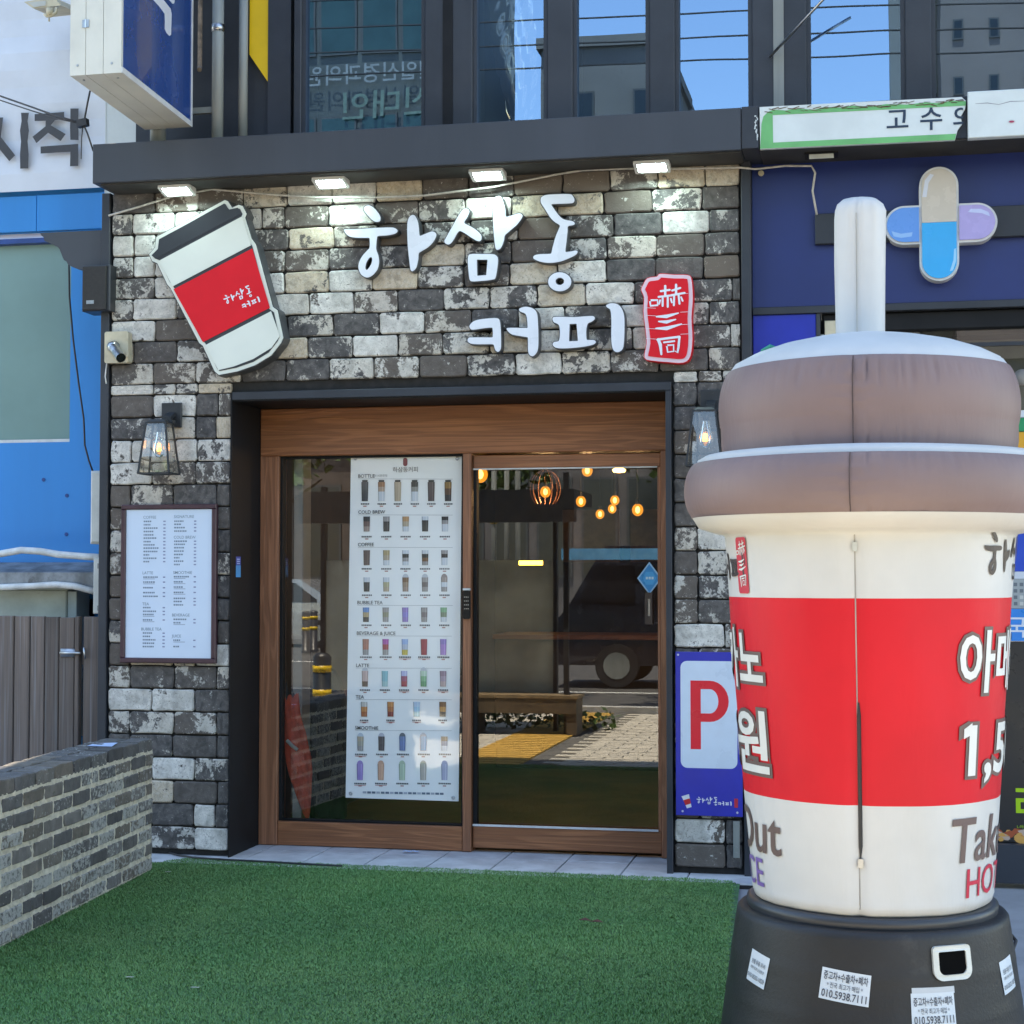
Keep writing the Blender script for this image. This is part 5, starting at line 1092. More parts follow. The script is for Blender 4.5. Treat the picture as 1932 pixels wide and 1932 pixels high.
m.build('hinge', M['pipe'], o_)
def tube_thing(name, mt, pl, Y, r, lab, cat): m = MB(); m.tube([P(x, y, Y=Y) for x, y in pl], r, 12); return tag(m.build(name, M[mt], smooth=True), lab, cat)
tube_thing('insulated_pipe', 'cable_white', [(-40, 1046), (0, 1045), (40, 1038), (75, 1040), (110, 1046), (160, 1050), (205, 1052)], .28, .021, 'thick white insulated pipe running along the bottom of the blue wall', 'pipe')
tube_thing('insulated_pipe', 'cable_white', [(-40, 1110), (0, 1108), (60, 1106), (105, 1103), (140, 1106), (178, 1116)], .28, .020, 'white insulated pipe bending down under the grey roof sheet', 'pipe')
a, d = P(-60, 1062, Y=.3), P(176, 1108, Y=.3); m = MB(); z0_ = P(80, 1108, Y=.3).z; z1_ = P(80, 1080, Y=.3).z; z2_ = P(80, 1061, Y=.58).z
m.mesh([(-4, .3, z0_), (-2.24, .3, z0_), (-2.24, .3, z1_), (-4, .3, z1_), (-2.24, .58, z2_), (-4, .58, z2_)], [(0, 1, 2, 3), (3, 2, 4, 5)]); tag(m.build('tin_roof', paint('weathered_grey_sheet', (.20, .215, .225), .6, var=.3, scale=9, dirt=((.10, .10, .10), 7, .55))), 'weathered grey sheet roof edge below the blue wall', 'roof')
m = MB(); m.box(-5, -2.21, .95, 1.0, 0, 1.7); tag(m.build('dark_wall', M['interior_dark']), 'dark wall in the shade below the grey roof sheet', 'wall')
a, d = P(-120, 1112, Y=.42), P(125, 1220, Y=.42); ac = thing('air_conditioner', 'pale green grey outdoor air conditioner top behind the wooden gate', 'air conditioner', (d.x - .3, .42, .6))
m = MB(); m.bbox(a.x, d.x, .42, .78, .6, a.z, .008); m.build('casing', paint('pale_green_metal', (.36, .41, .36), .5, var=.1, scale=6, dirt=((.22, .22, .18), 8, .62)), ac)
m = MB(); m.bbox(a.x, d.x + .02, .40, .80, a.z + .0005, a.z + .03, .008); m.build('lid', paint('pale_green_lid', (.40, .46, .42), .5, var=.1), ac)
m = MB(); m.bbox(d.x + .0005, d.x + .06, .43, .78, .6, a.z - .01, .004); m.build('side_panel', paint('pale_blue_grey_metal', (.36, .44, .44), .5, var=.1), ac)
o_, a, d = rect_thing('grey_board', 'pipe', 132, 1128, 180, 1170, .6, .03, 'grey metal sheet between the air conditioner and the hinged box', 'board')
# gate
GY = .10; gt = thing('wooden_gate', 'weathered grey brown plank gate with a metal latch at the left edge', 'gate', (-2.6, GY, 0))
gz1 = P(100, 1163, Y=GY).z
# plank edges as picture positions on the gate plane (third pair is the gap beside the latch post)
pe = [-44, -3, 40, 85, 131, 176, 221, 237, 247, 296, 304]
pe = [x / 2.415 / 1.5487 * 1.0 if False else x for x in pe]
PL = [(-50, -12), (-11, 25), (26, 54), (55, 82), (83, 110), (111, 140), (141, 150), (156, 190), (191, 196)]
for i, (e0, e1) in enumerate(PL):
    a, d = P(e0, 1300, Y=GY), P(e1, 1300, Y=GY); dy = random.uniform(-.004, .004) - (.008 if i == 6 else 0); m = MB(); m.bbox(a.x + .002, d.x - .002, GY + dy, GY + .03, .02, gz1 + random.uniform(-.006, .004), .004); m.build('plank', M['gate'], gt)
m = MB(); m.box(-3.6, -2.21, GY + .0305, GY + .06, .25, .33); m.box(-3.6, -2.21, GY + .0305, GY + .06, 1.05, 1.13); m.build('rail', M['gate'], gt)
m = MB(); a, d = P(113, 1228, Y=GY - .02), P(152, 1236, Y=GY - .02); m.tube([(a.x, GY - .018, (a.z + d.z) / 2), (d.x, GY - .018, (a.z + d.z) / 2)], .009, 8); m.box(a.x, a.x + .09, GY - .012, GY - .0052, d.z - .012, a.z + .012); m.tube([(d.x + .02, GY - .02, a.z + .02), (d.x + .03, GY - .02, d.z - .02)], .007, 6); m.build('latch', M['steel'], gt, True)

# ------------------------------------------------------------------ pharmacy on the right
ph = thing('pharmacy_front', 'navy blue pharmacy shop front right of the cafe behind the inflatable cup', 'building', (3.5, .05, 0))
pz0 = 2.995
m = MB(); m.box(XR + .058, 7, .04, .3, pz0, 3.80); m.build('fascia_panel', M['navy'], ph)
m = MB(); m.bbox(XR + .058, 7, .02, .3, pz0 - .04, pz0 - .0005, .003); m.build('fascia_trim', M['charcoal'], ph)
px0, px1 = P(1410, 640, Y=.04).x, P(1540, 640, Y=.04).x
m = MB(); m.bbox(XR + .058, px1, .035, .3, .0, pz0 - .0405, .003); m.build('side_panel', M['blue_panel'], ph)
m = MB(); m.bbox(px1 + .0005, px1 + .022, .03, .3, .0, pz0 - .0405, .002); m.build('frame_post', M['charcoal'], ph)
m = MB(); m.bbox(px1 + .03, 7, .06, .3, P(1800, 622, Y=.06).z, pz0 - .0405, .01); m.build('shutter_box', M['black'], ph)
m = MB(); a, d = P(1556, 606, Y=.058), P(1590, 640, Y=.058); m.bbox(a.x, d.x, .045, .0595, d.z, a.z, .002); m.build('box_plate', M['beige'], ph)
# show window
wz1_ = P(1800, 622, Y=.06).z; m = MB(); m.box(px1 + .03, 7, .5, .55, .2, wz1_); m.build('window_back', paint('dim_green_interior', (.12, .14, .105), .7, var=.2, scale=2), ph)
m = MB(); m.face([(px1 + .024, .09, .2), (7, .09, .2), (7, .09, wz1_ - .002), (px1 + .024, .09, wz1_ - .002)]); m.build('show_window', M['glass'], ph)
m = MB(); zz = P(1900, 645, Y=.08).z; m.box(px1 + .024, 7, .07, .088, zz - .02, zz + .0); m.build('transom', M['charcoal'], ph)
m = MB(); m.box(px1 + .024, 7, .02, .3, -.0, .195); m.build('sill', M['charcoal'], ph)
# printed strips seen right of the cup
def strip(nm, y0, y1, mt_c, Y=.085, x0=1880):
    a, d = P(x0, y0, Y=Y), P(1990, y1, Y=Y); m = MB(); m.box(a.x, d.x + .5, Y - .003, Y, d.z, a.z, col=mt_c); return m.build(nm, M['printgloss'], ph)
strip('white_strip', 775, 788, (.55, .58, .60)); strip('green_strip', 788.5, 814, (.01, .24, .09)); strip('orange_strip', 814.5, 860, (.62, .30, .02))
strip('blue_poster', 1000, 1078, (.01, .06, .42)); strip('white_strip', 1078.5, 1092, (.55, .58, .62)); strip('street_photo', 1092.5, 1148, (.30, .33, .33)); strip('blue_strip', 1148.5, 1210, (.01, .20, .58))
strip('dark_poster', 1210.5, 1590, (.018, .019, .02)); strip('window_rail', 1590.5, 1612, (.015, .016, .018))
m = MB(); c = P(1900, 1199, Y=.081); put_text(m, '국', wall_fn(c.x, .0812, c.z), .118, .008, col=(.60, .64, .68)); m.build('lettering', M['printgloss'], ph)
m = MB(); c = P(1917, 1560, Y=.081); put_text(m, '리', wall_fn(c.x, .0812, P(1917, 1543, Y=.081).z), .20, .016, col=(.36, .58, .01)); m.build('lettering', M['printgloss'], ph); m = MB(); c2 = P(1919, 1562, Y=.081); put_text(m, 'L-아르기닌', wall_fn(c2.x, .0812, c2.z), .018, .001, col=(.36, .58, .01)); m.build('lettering', M['printgloss'], ph)
m = MB(); rr = random.Random(9)
for i in range(26):
    c = P(1868 + rr.uniform(0, 70), 1585 - rr.uniform(0, 26) * (1 - i / 40), Y=.081); r = rr.uniform(.012, .035); a = rr.uniform(0, 6)
    pt_ = [(c.x + r * math.cos(a + k) * rr.uniform(.6, 1.3), c.z + .6 * r * math.sin(a + k) * rr.uniform(.6, 1.3)) for k in (0, 1.05, 2.1, 3.14, 4.2, 5.2)]
    m.prism(pt_, [], .0812 - i * .00003, None, col=rr.choice(((.55, .16, .03), (.62, .32, .08), (.36, .08, .03), (.5, .36, .28))))
m.build('flame_print', M['printgloss'], ph)
m = MB(); rr = random.Random(2); a = P(1885, 1095, Y=.081)
for i in range(6):
    for j in range(4): m.box(a.x + .012 + i * .03, a.x + .03 + i * .03, .0812, .0815, a.z - .03 - j * .033, a.z - .012 - j * .033, col=(.12, .14, .16) if rr.random() < .7 else (.5, .5, .46))
m.build('photo_windows', M['print'], ph)
c = P(1928, 712, Y=.40); m = MB(); m.lathe([(.045 * math.sin(math.pi * k / 8), -.045 * math.cos(math.pi * k / 8)) for k in range(9)], c, 14); tag(m.build('globe_lamp', M['white_acrylic'], smooth=True), 'round white globe behind the pharmacy window at the right edge', 'lamp')
# capsule cross sign
cp_ = thing('capsule_sign', 'cross shaped sign of two crossed capsules on the navy panel', 'sign', (P(1775, 528, Y=-.05).x, .04, 3.1))
CYY = -.06
def W2(px, py, Y=CYY): p = P(px, py, Y=Y); return p.x, p.z
xa, _ = W2(1737, 420); xb, _ = W2(1807, 420); _, zt_ = W2(1772, 316); _, zbm = W2(1772, 527); xl, _ = W2(1671, 420); xrr, _ = W2(1880, 420); _, hz1 = W2(1775, 387); _, hz0 = W2(1775, 456); _, mid = W2(1772, 419)
rv = (xb - xa) / 2; rh = (hz1 - hz0) / 2
def capsule(x0, x1, z0, z1, top, n=12): return rrect(x0, x1, z0, z1, min((x1 - x0), (z1 - z0)) / 2 * .999, n)
V = capsule(xa, xb, zbm, zt_, 1); Hh = capsule(xl, xrr, hz0, hz1, 0)
m = MB(); m.prism(offset(V, .006), [], CYY + .01, .039); m.prism(offset(Hh, .006), [], CYY + .0105, .0388); m.build('casing', M['alu'], cp_)
def clip(l, f): return [p for p in l if f(p)]
Vi = offset(V, -.006); Hi = offset(Hh, -.006)
up = [p for p in Vi if p[1] > mid]; dn = [p for p in Vi if p[1] <= mid]
def half(l, keep, ax, val):
    out = []
    n = len(l)
    for i in range(n):
        p, q = l[i], l[(i + 1) % n]
        if keep(p): out.append(p)
        if keep(p) != keep(q):
            t = (val - p[ax]) / (q[ax] - p[ax]); out.append((p[0] + (q[0] - p[0]) * t, p[1] + (q[1] - p[1]) * t))
    return out
for nm, l, c_ in (('beige_half', half(Vi, lambda p: p[1] > mid, 1, mid), (.55, .48, .39)), ('sky_blue_half', half(Vi, lambda p: p[1] <= mid - .001, 1, mid - .001), (.015, .36, .72)), ('blue_half', half(Hi, lambda p: p[0] < xa - .008, 0, xa - .008), (.09, .27, .66)), ('lilac_half', half(Hi, lambda p: p[0] > xb + .008, 0, xb + .008), (.38, .32, .60))):
    m = MB(); m.prism(l, [], CYY, CYY + .0098, col=c_); m.build(nm, M['capsule'], cp_)
for q, c_ in (([(1740, 372), (1745, 340), (1755, 328), (1762, 330), (1752, 345), (1748, 372)], (.60, .62, .68)), ([(1792, 512), (1799, 490), (1800, 470), (1804, 468), (1804, 492), (1798, 510)], (.30, .60, .82)), ([(1682, 436), (1686, 446), (1700, 449), (1720, 446), (1722, 438), (1700, 441)], (.25, .45, .75)), ([(1826, 400), (1832, 394), (1850, 394), (1865, 400), (1868, 408), (1852, 402), (1836, 401)], (.50, .55, .78))):
    m = MB(); m.prism([W2(*p) for p in q], [], CYY - .0006, None, col=c_); m.build('printed_highlight', M['capsule'], cp_)
a, d = P(1538, 407, Y=.02), P(2100, 458, Y=.02); m = MB(); m.bbox(P(1538, 430, Y=.02).x, 4.2, .0, .039, P(1538, 462, Y=.02).z, P(1538, 405, Y=.02).z, .003); tag(m.build('sign_rail', M['charcoal']), 'dark horizontal rail on the navy panel carrying the capsule sign', 'rail')
m = MB(); c = P(1436, 327, Y=.035); m.tube([(c.x, .03, c.z), (c.x, .041, c.z)], .016, 10); tag(m.build('plaster_spot', M['beige']), 'small beige round plug at the top left of the navy panel', 'plug')
# beam on the right with torn sign boards
m = MB(); m.bbox(1.568, 7, -.28, .1, 3.770, 3.985, .003); rb_ = m.build('beam_right', M['charcoal'], ph)
m = MB(); m.box(1.568, 7, -.27, .039, 3.762, 3.7695); m.build('soffit', M['soffit'], rb_)
sg = thing('torn_sign', 'torn green and white sign strip with Korean letters on the beam at the top right', 'sign', (2.0, -.3, 3.77))
def sq(px, py, Y=-.31): p = P((1900 + px / 1.769) / 1.5487, (py / 1.769) / 1.5487, Y=Y); return p.x, p.z
m = MB(); m.prism([sq(x, y) for x, y in ((565, 552), (1610, 500), (1632, 520), (1628, 560), (1605, 600), (1612, 640), (1590, 668), (1575, 722), (568, 770))], [], -.305, -.2815); m.build('board', M['white_vinyl'], sg)
m = MB(); m.prism([sq(x, y) for x, y in ((575, 640), (585, 600), (612, 575), (640, 566), (700, 570), (760, 560), (850, 566), (900, 552), (980, 556), (1050, 545), (1140, 550), (1220, 537), (1330, 540), (1420, 528), (1480, 532), (1560, 520), (1632, 522), (1630, 545), (633, 594), (635, 736), (1582, 690), (1574, 722), (568, 768))], [], -.3065, None); m.build('green_border', M['green_vinyl'], sg)
m = MB(); rr = random.Random(5)
for i in range(60):
    x = 590 + i * 17 + rr.uniform(-8, 8); y = 572 - (x - 590) * .046 + rr.uniform(-9, 9); ii[0] += 1
    stroke(m, [(x, y), (x + rr.uniform(15, 45), y + rr.uniform(-12, 8))], rr.uniform(1, 2.6), lambda a_, b_: (lambda p: (p[0], -.3078 - ii[0] * .00002, p[1]))(sq(a_, b_)), n=3)
m.build('torn_edge', paint('brown_torn_edge', (.12, .08, .04), .8, var=.3), sg)
for k, (ch_, pxx, w_) in enumerate((('고', 1222, 140), ('수', 1396, 140), ('의', 1566, 120))):
    a = sq(pxx, 668 - (pxx - 1215) * .03); m = MB()
    put_text(m, ch_, wall_fn(a[0], -.3072, a[1]), .128, .012, col=(.012, .03, .06))
    xmax = sq(1618, 640)[0]; m.v = [(min(v[0], xmax), v[1], v[2]) for v in m.v]     # the last letter is torn off at the board's edge
    m.build('lettering', M['print'], sg, kind='stuff')
wb = thing('white_signboard', 'plain white sign box with a small red oval at the right end of the beam', 'sign', (2.8, -.3, 3.77))
a = sq(1640, 500); d = sq(1640, 720); m = MB(); m.bbox(a[0], a[0] + 2, -.33, -.281, d[1], a[1] + .02, .004); m.build('box', M['white_vinyl'], wb)
c = sq(1868, 628, -.335); m = MB(); m.prism(ellipse(c[0], c[1], .019, .009, 16), [], -.3318, None, col=(.5, .5, .5)); m.prism(ellipse(c[0], c[1], .013, .0055, 16), [], -.3325, None, col=(.36, .03, .08)); m.build('oval_mark', M['print'], wb)
m = MB(); rr = random.Random(1); stroke(m, [(1680, 542), (1740, 538), (1800, 546), (1860, 530), (1932, 528)], [1, 2, 1.2, 2, 1], lambda a_, b_: (lambda p: (p[0], -.3305, p[1]))(sq(a_, b_)), col=(.2, .2, .22)); m.build('crack', M['print'], wb)
m = MB(); rr = random.Random(8)
for i in range(16):
    c = sq(545 + rr.uniform(-5, 10), 600 + i * 8, -.304); m.prism(ellipse(c[0], c[1], rr.uniform(.002, .006), rr.uniform(.003, .008), 7), [], -.3045 - i * .0001, None)
tag(m.build('glue_marks', M['white_vinyl']), 'crumbly white glue marks on the beam left of the torn green sign', 'glue')
fl = thing('flood_light_off', 'unlit white lamp set in the dark soffit below the torn sign', 'floodlight', tuple(P(1550, 291, Y=-.12)))
c = P(1550, 291, Z=3.745); c = Vector((P(1550, 291, Y=-.13).x, -.13, 3.748)); m = MB(); m.box(c.x - .085, c.x + .085, -.19, -.07, 3.752, 3.7615); m.build('housing', M['black'], fl)
m = MB(); m.mesh([(c.x - .062, -.18, 3.728), (c.x + .062, -.18, 3.728), (c.x + .062, -.08, 3.7515), (c.x - .062, -.08, 3.7515), (c.x - .062, -.18, 3.7515), (c.x + .062, -.18, 3.7515)], [(0, 3, 2, 1), (0, 1, 5, 4), (1, 2, 5), (0, 4, 3)]); m.build('lens', M['offwhite'], fl)
# ------------------------------------------------------------------ inflatable cup on its barrel
IX, IY = 2.10, -3.30
def cloth(name, col, wr=.5):
    m, t, o = new_mat(name); b = N(t, 'BsdfPrincipled'); t.links.new(b.outputs[0], o.inputs[0]); g = N(t, 'NewGeometry'); pos = g.outputs['Position']
    n1 = noise(t, pos, 2.2, 4, .6); n2 = noise(t, pos, 9, 5, .65); c = mixc(t, ramp(t, n1, .3, .7), tuple(v * .93 for v in col), tuple(min(1, v * 1.04) for v in col))
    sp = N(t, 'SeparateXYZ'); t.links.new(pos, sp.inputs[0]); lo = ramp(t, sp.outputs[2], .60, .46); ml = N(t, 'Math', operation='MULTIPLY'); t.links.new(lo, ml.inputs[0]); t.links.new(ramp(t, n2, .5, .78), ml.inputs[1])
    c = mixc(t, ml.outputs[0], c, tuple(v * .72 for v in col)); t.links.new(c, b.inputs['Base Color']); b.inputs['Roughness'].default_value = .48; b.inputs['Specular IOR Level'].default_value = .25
    mp = N(t, 'Mapping'); mp.inputs['Scale'].default_value = (1, 1, .25); t.links.new(pos, mp.inputs[0]); w1 = noise(t, mp.outputs[0], 9, 4, .6, .4); wv = noise(t, pos, 420, 2, .5)
    h = N(t, 'Math', operation='MULTIPLY_ADD'); t.links.new(wv, h.inputs[0]); h.inputs[1].default_value = .05; t.links.new(w1, h.inputs[2]); bp = N(t, 'Bump'); bp.inputs['Strength'].default_value = wr; bp.inputs['Distance'].default_value = .012; t.links.new(h.outputs[0], bp.inputs['Height']); t.links.new(bp.outputs[0], b.inputs['Normal'])
    return m
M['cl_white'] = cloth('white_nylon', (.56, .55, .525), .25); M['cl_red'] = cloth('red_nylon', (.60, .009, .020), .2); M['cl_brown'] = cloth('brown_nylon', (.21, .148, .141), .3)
ic = thing('inflatable_cup', 'giant inflatable coffee cup with brown lid, white straw and red sleeve', 'inflatable', (IX, IY, .44))
SEAM = math.radians(-5)
def pucker(z): return 1 + .45 * math.sin(z * 130) + .3 * math.sin(z * 57 + 1)
def seamd(amp, w=.05): return lambda t: -amp * math.exp(-(((t - SEAM + math.pi) % (2 * math.pi) - math.pi) / w) ** 2)
sd1 = seamd(.012, .045)
def body_r(z): return .386 + (.4735 - .386) * min(1, max(0, (z - .55) / (1.735 - .55)))
def bdisp(r, z, t): return sd1(t) + .0025 * math.sin(7 * t + 5 * z) + .0012 * math.sin(19 * t + 11 * z) * math.sin(6 * z + 2 * t)
ZR0, ZR1 = .865, 1.498
def prof_body(a, d, n): return [(body_r(a + (d - a) * k / n), a + (d - a) * k / n) for k in range(n + 1)]
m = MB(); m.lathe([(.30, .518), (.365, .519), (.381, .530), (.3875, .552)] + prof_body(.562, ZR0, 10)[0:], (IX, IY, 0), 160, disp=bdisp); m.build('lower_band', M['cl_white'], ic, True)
m = MB(); m.lathe(prof_body(ZR0, ZR1, 16), (IX, IY, 0), 160, disp=bdisp); m.build('sleeve', M['cl_red'], ic, True)
m = MB(); m.lathe(prof_body(ZR1, 1.69, 8) + [(.4715, 1.700), (.50, 1.706), (.555, 1.724), (.576, 1.757)], (IX, IY, 0), 160, disp=lambda r, z, t: sd1(t) * (1 if z < 1.70 else .3) + (.0025 * math.sin(7 * t + 5 * z) if z < 1.70 else .004 * math.sin(5 * t + 1))); m.build('upper_band', M['cl_white'], ic, True)
def pleat(z0, z1, amp):        # gathers next to a sewn edge
    def f(r, z, t):
        e = max(0, 1 - abs(z - z1) / (.055 + .03 * math.sin(7 * t))) + .7 * max(0, 1 - abs(z - z0) / .03)
        cr = (1 - abs(math.sin(23 * t + 3 * math.sin(5 * t)))) ** 3 + .7 * (1 - abs(math.sin(37 * t + 2 * math.sin(3 * t)))) ** 3
        return -amp * e * cr * (.55 + .45 * math.sin(3.1 * t + 1)) + sd1(t) * .35 * min(1, abs(z - z1) / .03 + .1) + .004 * math.sin(4 * t + 2) + .0022 * math.sin(z * 150 + 40 * t * t) * math.exp(-((t if t < math.pi else t - 2 * math.pi) - SEAM) ** 2 / .02) * min(1, abs(z - z1) / .03)
    return f
def arc(cr, cz, rr_, rz_, a0, a1, n): return [(cr + rr_ * math.cos(math.radians(a0 + (a1 - a0) * k / n)), cz + rz_ * math.sin(math.radians(a0 + (a1 - a0) * k / n))) for k in range(n + 1)]
m = MB(); m.lathe([(.576, 1.757)] + arc(.541, 1.846, .060, .105, -50, 60, 14), (IX, IY, 0), 480, disp=pleat(1.76, 1.925, .005)); m.build('brim', M['cl_brown'], ic, True)
e1 = arc(.539, 1.842, .060, .105, 58, 58, 1)[0]
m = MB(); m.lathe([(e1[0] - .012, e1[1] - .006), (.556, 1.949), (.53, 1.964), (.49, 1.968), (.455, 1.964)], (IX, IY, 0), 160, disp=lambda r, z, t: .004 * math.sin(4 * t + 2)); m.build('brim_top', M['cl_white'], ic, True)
m = MB(); m.lathe([(.470, 1.958), (.4765, 2.0)] + arc(.405, 2.12, .080, .155, -26, 52, 16), (IX, IY, 0), 480, disp=pleat(1.96, 2.20, .008)); m.build('lid', M['cl_brown'], ic, True)
e2 = arc(.402, 2.116, .080, .155, 50, 50, 1)[0]
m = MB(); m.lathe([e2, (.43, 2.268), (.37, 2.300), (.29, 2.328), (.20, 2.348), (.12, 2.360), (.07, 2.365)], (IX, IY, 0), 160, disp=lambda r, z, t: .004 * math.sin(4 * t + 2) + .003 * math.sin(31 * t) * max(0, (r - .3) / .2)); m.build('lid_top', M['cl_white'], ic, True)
sx = P(1623, 600, Y=IY).x; m = MB(); st_z = P(1620, 383, Y=IY).z
m.lathe([(.080, 2.355), (.081, 2.45), (.0835, 2.60), (.0845, st_z - .055), (.083, st_z - .03), (.076, st_z - .008), (.058, st_z + .008), (.03, st_z + .014), (.0, st_z + .015)], (sx, IY, 0), 64, disp=lambda r, z, t: .25 * sd1(t) + (.0045 * math.sin(9 * t + 2 * math.sin(2 * t)) * max(0, 1 - abs(z - st_z + .03) / .045) if r > .03 else 0)); m.build('straw', M['cl_white'], ic, True)
# seam, zip, toggle
def onbody(t, z, out=.004): r = body_r(z) + bdisp(0, z, t) + out; return Vector((IX + r * math.sin(t), IY - r * math.cos(t), z))
m = MB(); m.tube([onbody(SEAM, .545 + k * .0395, .001) for k in range(31)], .0022, 5); m.build('seam', paint('seam_thread', (.32, .30, .27), .8), ic)
m = MB(); m.tube([onbody(SEAM + .012, .70 + k * .04, .003) for k in range(13)], [.001] + [.0065] * 11 + [.002], 6); zp = m.build('zip', M['cable_black'], ic)
p_ = onbody(SEAM + .012, .69, .008); m = MB(); m.obox(p_ + Vector((-.008, -.004, -.014)), (.016, 0, 0), (0, .006, 0), (0, 0, .026)); m.build('zip_pull', M['steel'], zp)
p_ = onbody(SEAM, 1.655, .004); m = MB(); m.obox(p_ + Vector((-.007, -.006, -.014)), (.014, 0, 0), (0, .008, 0), (0, 0, .028)); m.build('toggle', M['offwhite'], ic)
# sewn seam lines running up the brim, the lid and the straw
def seam_line(prof, dsp, name='seam', r=.0018, cx=IX): 
    m = MB(); pts = []
    for (pr_, pz_) in prof: q = pr_ + dsp(pr_, pz_, SEAM % (2 * math.pi)) + .0032; pts.append((cx + q * math.sin(SEAM), IY - q * math.cos(SEAM), pz_))
    m.tube(pts, r, 5); return m.build(name, paint('lid_seam_thread', (.07, .048, .045), .8), ic)
seam_line([(.576, 1.757)] + arc(.541, 1.846, .060, .105, -50, 58, 14), pleat(1.76, 1.925, .005))
seam_line([(.470, 1.958), (.4765, 2.0)] + arc(.405, 2.12, .080, .155, -26, 50, 16), pleat(1.96, 2.20, .008))
m = MB(); m.tube([(sx + (.0845 - .003 * k / 9) * math.sin(-.12), IY - (.0825 + .0015 * min(1, k / 6)) * math.cos(-.12), 2.36 + k * (st_z - .05 - 2.36) / 9) for k in range(10)], .0014, 5); m.build('seam', paint('straw_seam_thread', (.36, .34, .30), .8), ic)
# printing on the cup: flat lettering cut into narrow strips and wrapped on the cone
def wrap_print(mb, tc, z0, out):
    """bend a flat print (metres, u across) round the body at angle tc, base height z0"""
    bm = bmesh.new(); vv = [bm.verts.new((a, 0, c)) for a, _, c in mb.v]
    for f, c in zip(mb.f, mb.c):
        try: bm.faces.new([vv[i] for i in f])
        except ValueError: pass
    us = [v[0] for v in mb.v]; zs = [v[2] for v in mb.v]; u = min(us)
    while u < max(us):
        bmesh.ops.bisect_plane(bm, geom=bm.verts[:] + bm.edges[:] + bm.faces[:], plane_co=(u, 0, 0), plane_no=(1, 0, 0)); u += .016
    k = min(zs)
    while k < max(zs):
        bmesh.ops.bisect_plane(bm, geom=bm.verts[:] + bm.edges[:] + bm.faces[:], plane_co=(0, 0, k), plane_no=(0, 0, 1)); k += .05
    res = MB(); bm.verts.ensure_lookup_table(); bm.verts.index_update()
    vs = []
    for v in bm.verts:
        r = body_r(z0 + .1); t = tc + v.co.x / r; vs.append(onbody(t, z0 + v.co.z, out))
    res.mesh(vs, [tuple(v.index for v in f.verts) for f in bm.faces], mb.c[0] if mb.c else None); bm.free(); return res
WHT = (.66, .66, .62); BRN = (.13, .085, .075); DKB = (.035, .022, .018)
for side, tc in (('hot', SEAM + math.radians(97)), ('ice', SEAM - math.radians(97))):
    for body, z0, size, wd, bold in (('아메리카노', 1.225, .205, .84, .022), ('1,500원', .955, .215, .70 if side == 'hot' else .80, .022)):
        for c_, off, grow in ((BRN, .0035, .052), (WHT, .0055, 0)):
            f = MB(); put_text(f, body, lambda u, v: (u, 0, v), size, bold + grow, 'c', c_, width=wd + (.022 if grow else 0))
            if body[0] == '1':
                xl_ = -(wd + (.022 if grow else 0)) / 2; tp_ = size * .74 + (.008 if grow else 0); k_ = .007 if grow else 0
                f.face([(xl_ - .024 - k_, 0, tp_ - .048 - k_ * 2), (xl_ + .01, 0, tp_ - .036 - k_), (xl_ + .01, 0, tp_), (xl_ - .024 - k_, 0, tp_ - .018)], c_)
            wrap_print(f, tc, z0, off).build('price_print', M['print'], ic)
    f = MB(); put_text(f, 'Take Out', lambda u, v: (u + .06 * v + (-.035 if side == 'hot' else .05), 0, v), .195, .012, 'c', BRN, width=.72); wrap_print(f, tc, .685, .0035).build('take_out_print', M['print'], ic)
    hot = side == 'hot'
    f = MB(); put_text(f, 'HOT' if hot else 'ICE', lambda u, v: (u, 0, v), .130, .005, 'l' if hot else 'r', (.52, .02, .05) if hot else (.20, .12, .36)); wrap_print(f, SEAM + math.radians(52 if hot else -53), .572, .0035).build('temperature_print', M['print'], ic)
    f = MB(); f.col = DKB
    put_glyphs(f, ['ha', 'sam', 'dong'], lambda u, v: (u - .36, 0, v), .33, DKB, .0006); wrap_print(f, tc, 1.532, .0035).build('name_print', M['print'], ic)
    f = MB(); put_glyphs(f, ['keo', 'pi'], lambda u, v: (u + .10, 0, v), .33, DKB, .0006); wrap_print(f, tc, 1.552, .0035).build('name_print', M['print'], ic)
    f = MB(); x_ = .365; f.prism(rrect(x_ - .04, x_ + .03, -.03, .15, .010, 3), [], 0, None, col=(.52, .02, .04)); wrap_print(f, tc, 1.540, .0035).build('seal_print', M['print'], ic)
    f = MB(); kk = [0]
    sx0_, sz0_ = .323, .142
    for pts_, hw in SEAL: stroke(f, pts_, hw, lambda a_, b_: (sx0_ + (a_ - 1470) * .00023, 0, sz0_ - (b_ - 130) * .00027), col=WHT, n=3)
    wrap_print(f, tc, 1.540, .0055).build('seal_characters', M['print'], ic)
m = MB(); a = P(1436, 662, Y=IY - .1); m.tube([a, a + Vector((.03, -.01, .008)), a + Vector((.06, 0, .004))], [.004, .012, .004], 6); m.build('green_tie', paint('green_tie', (.02, .25, .16), .5), ic)
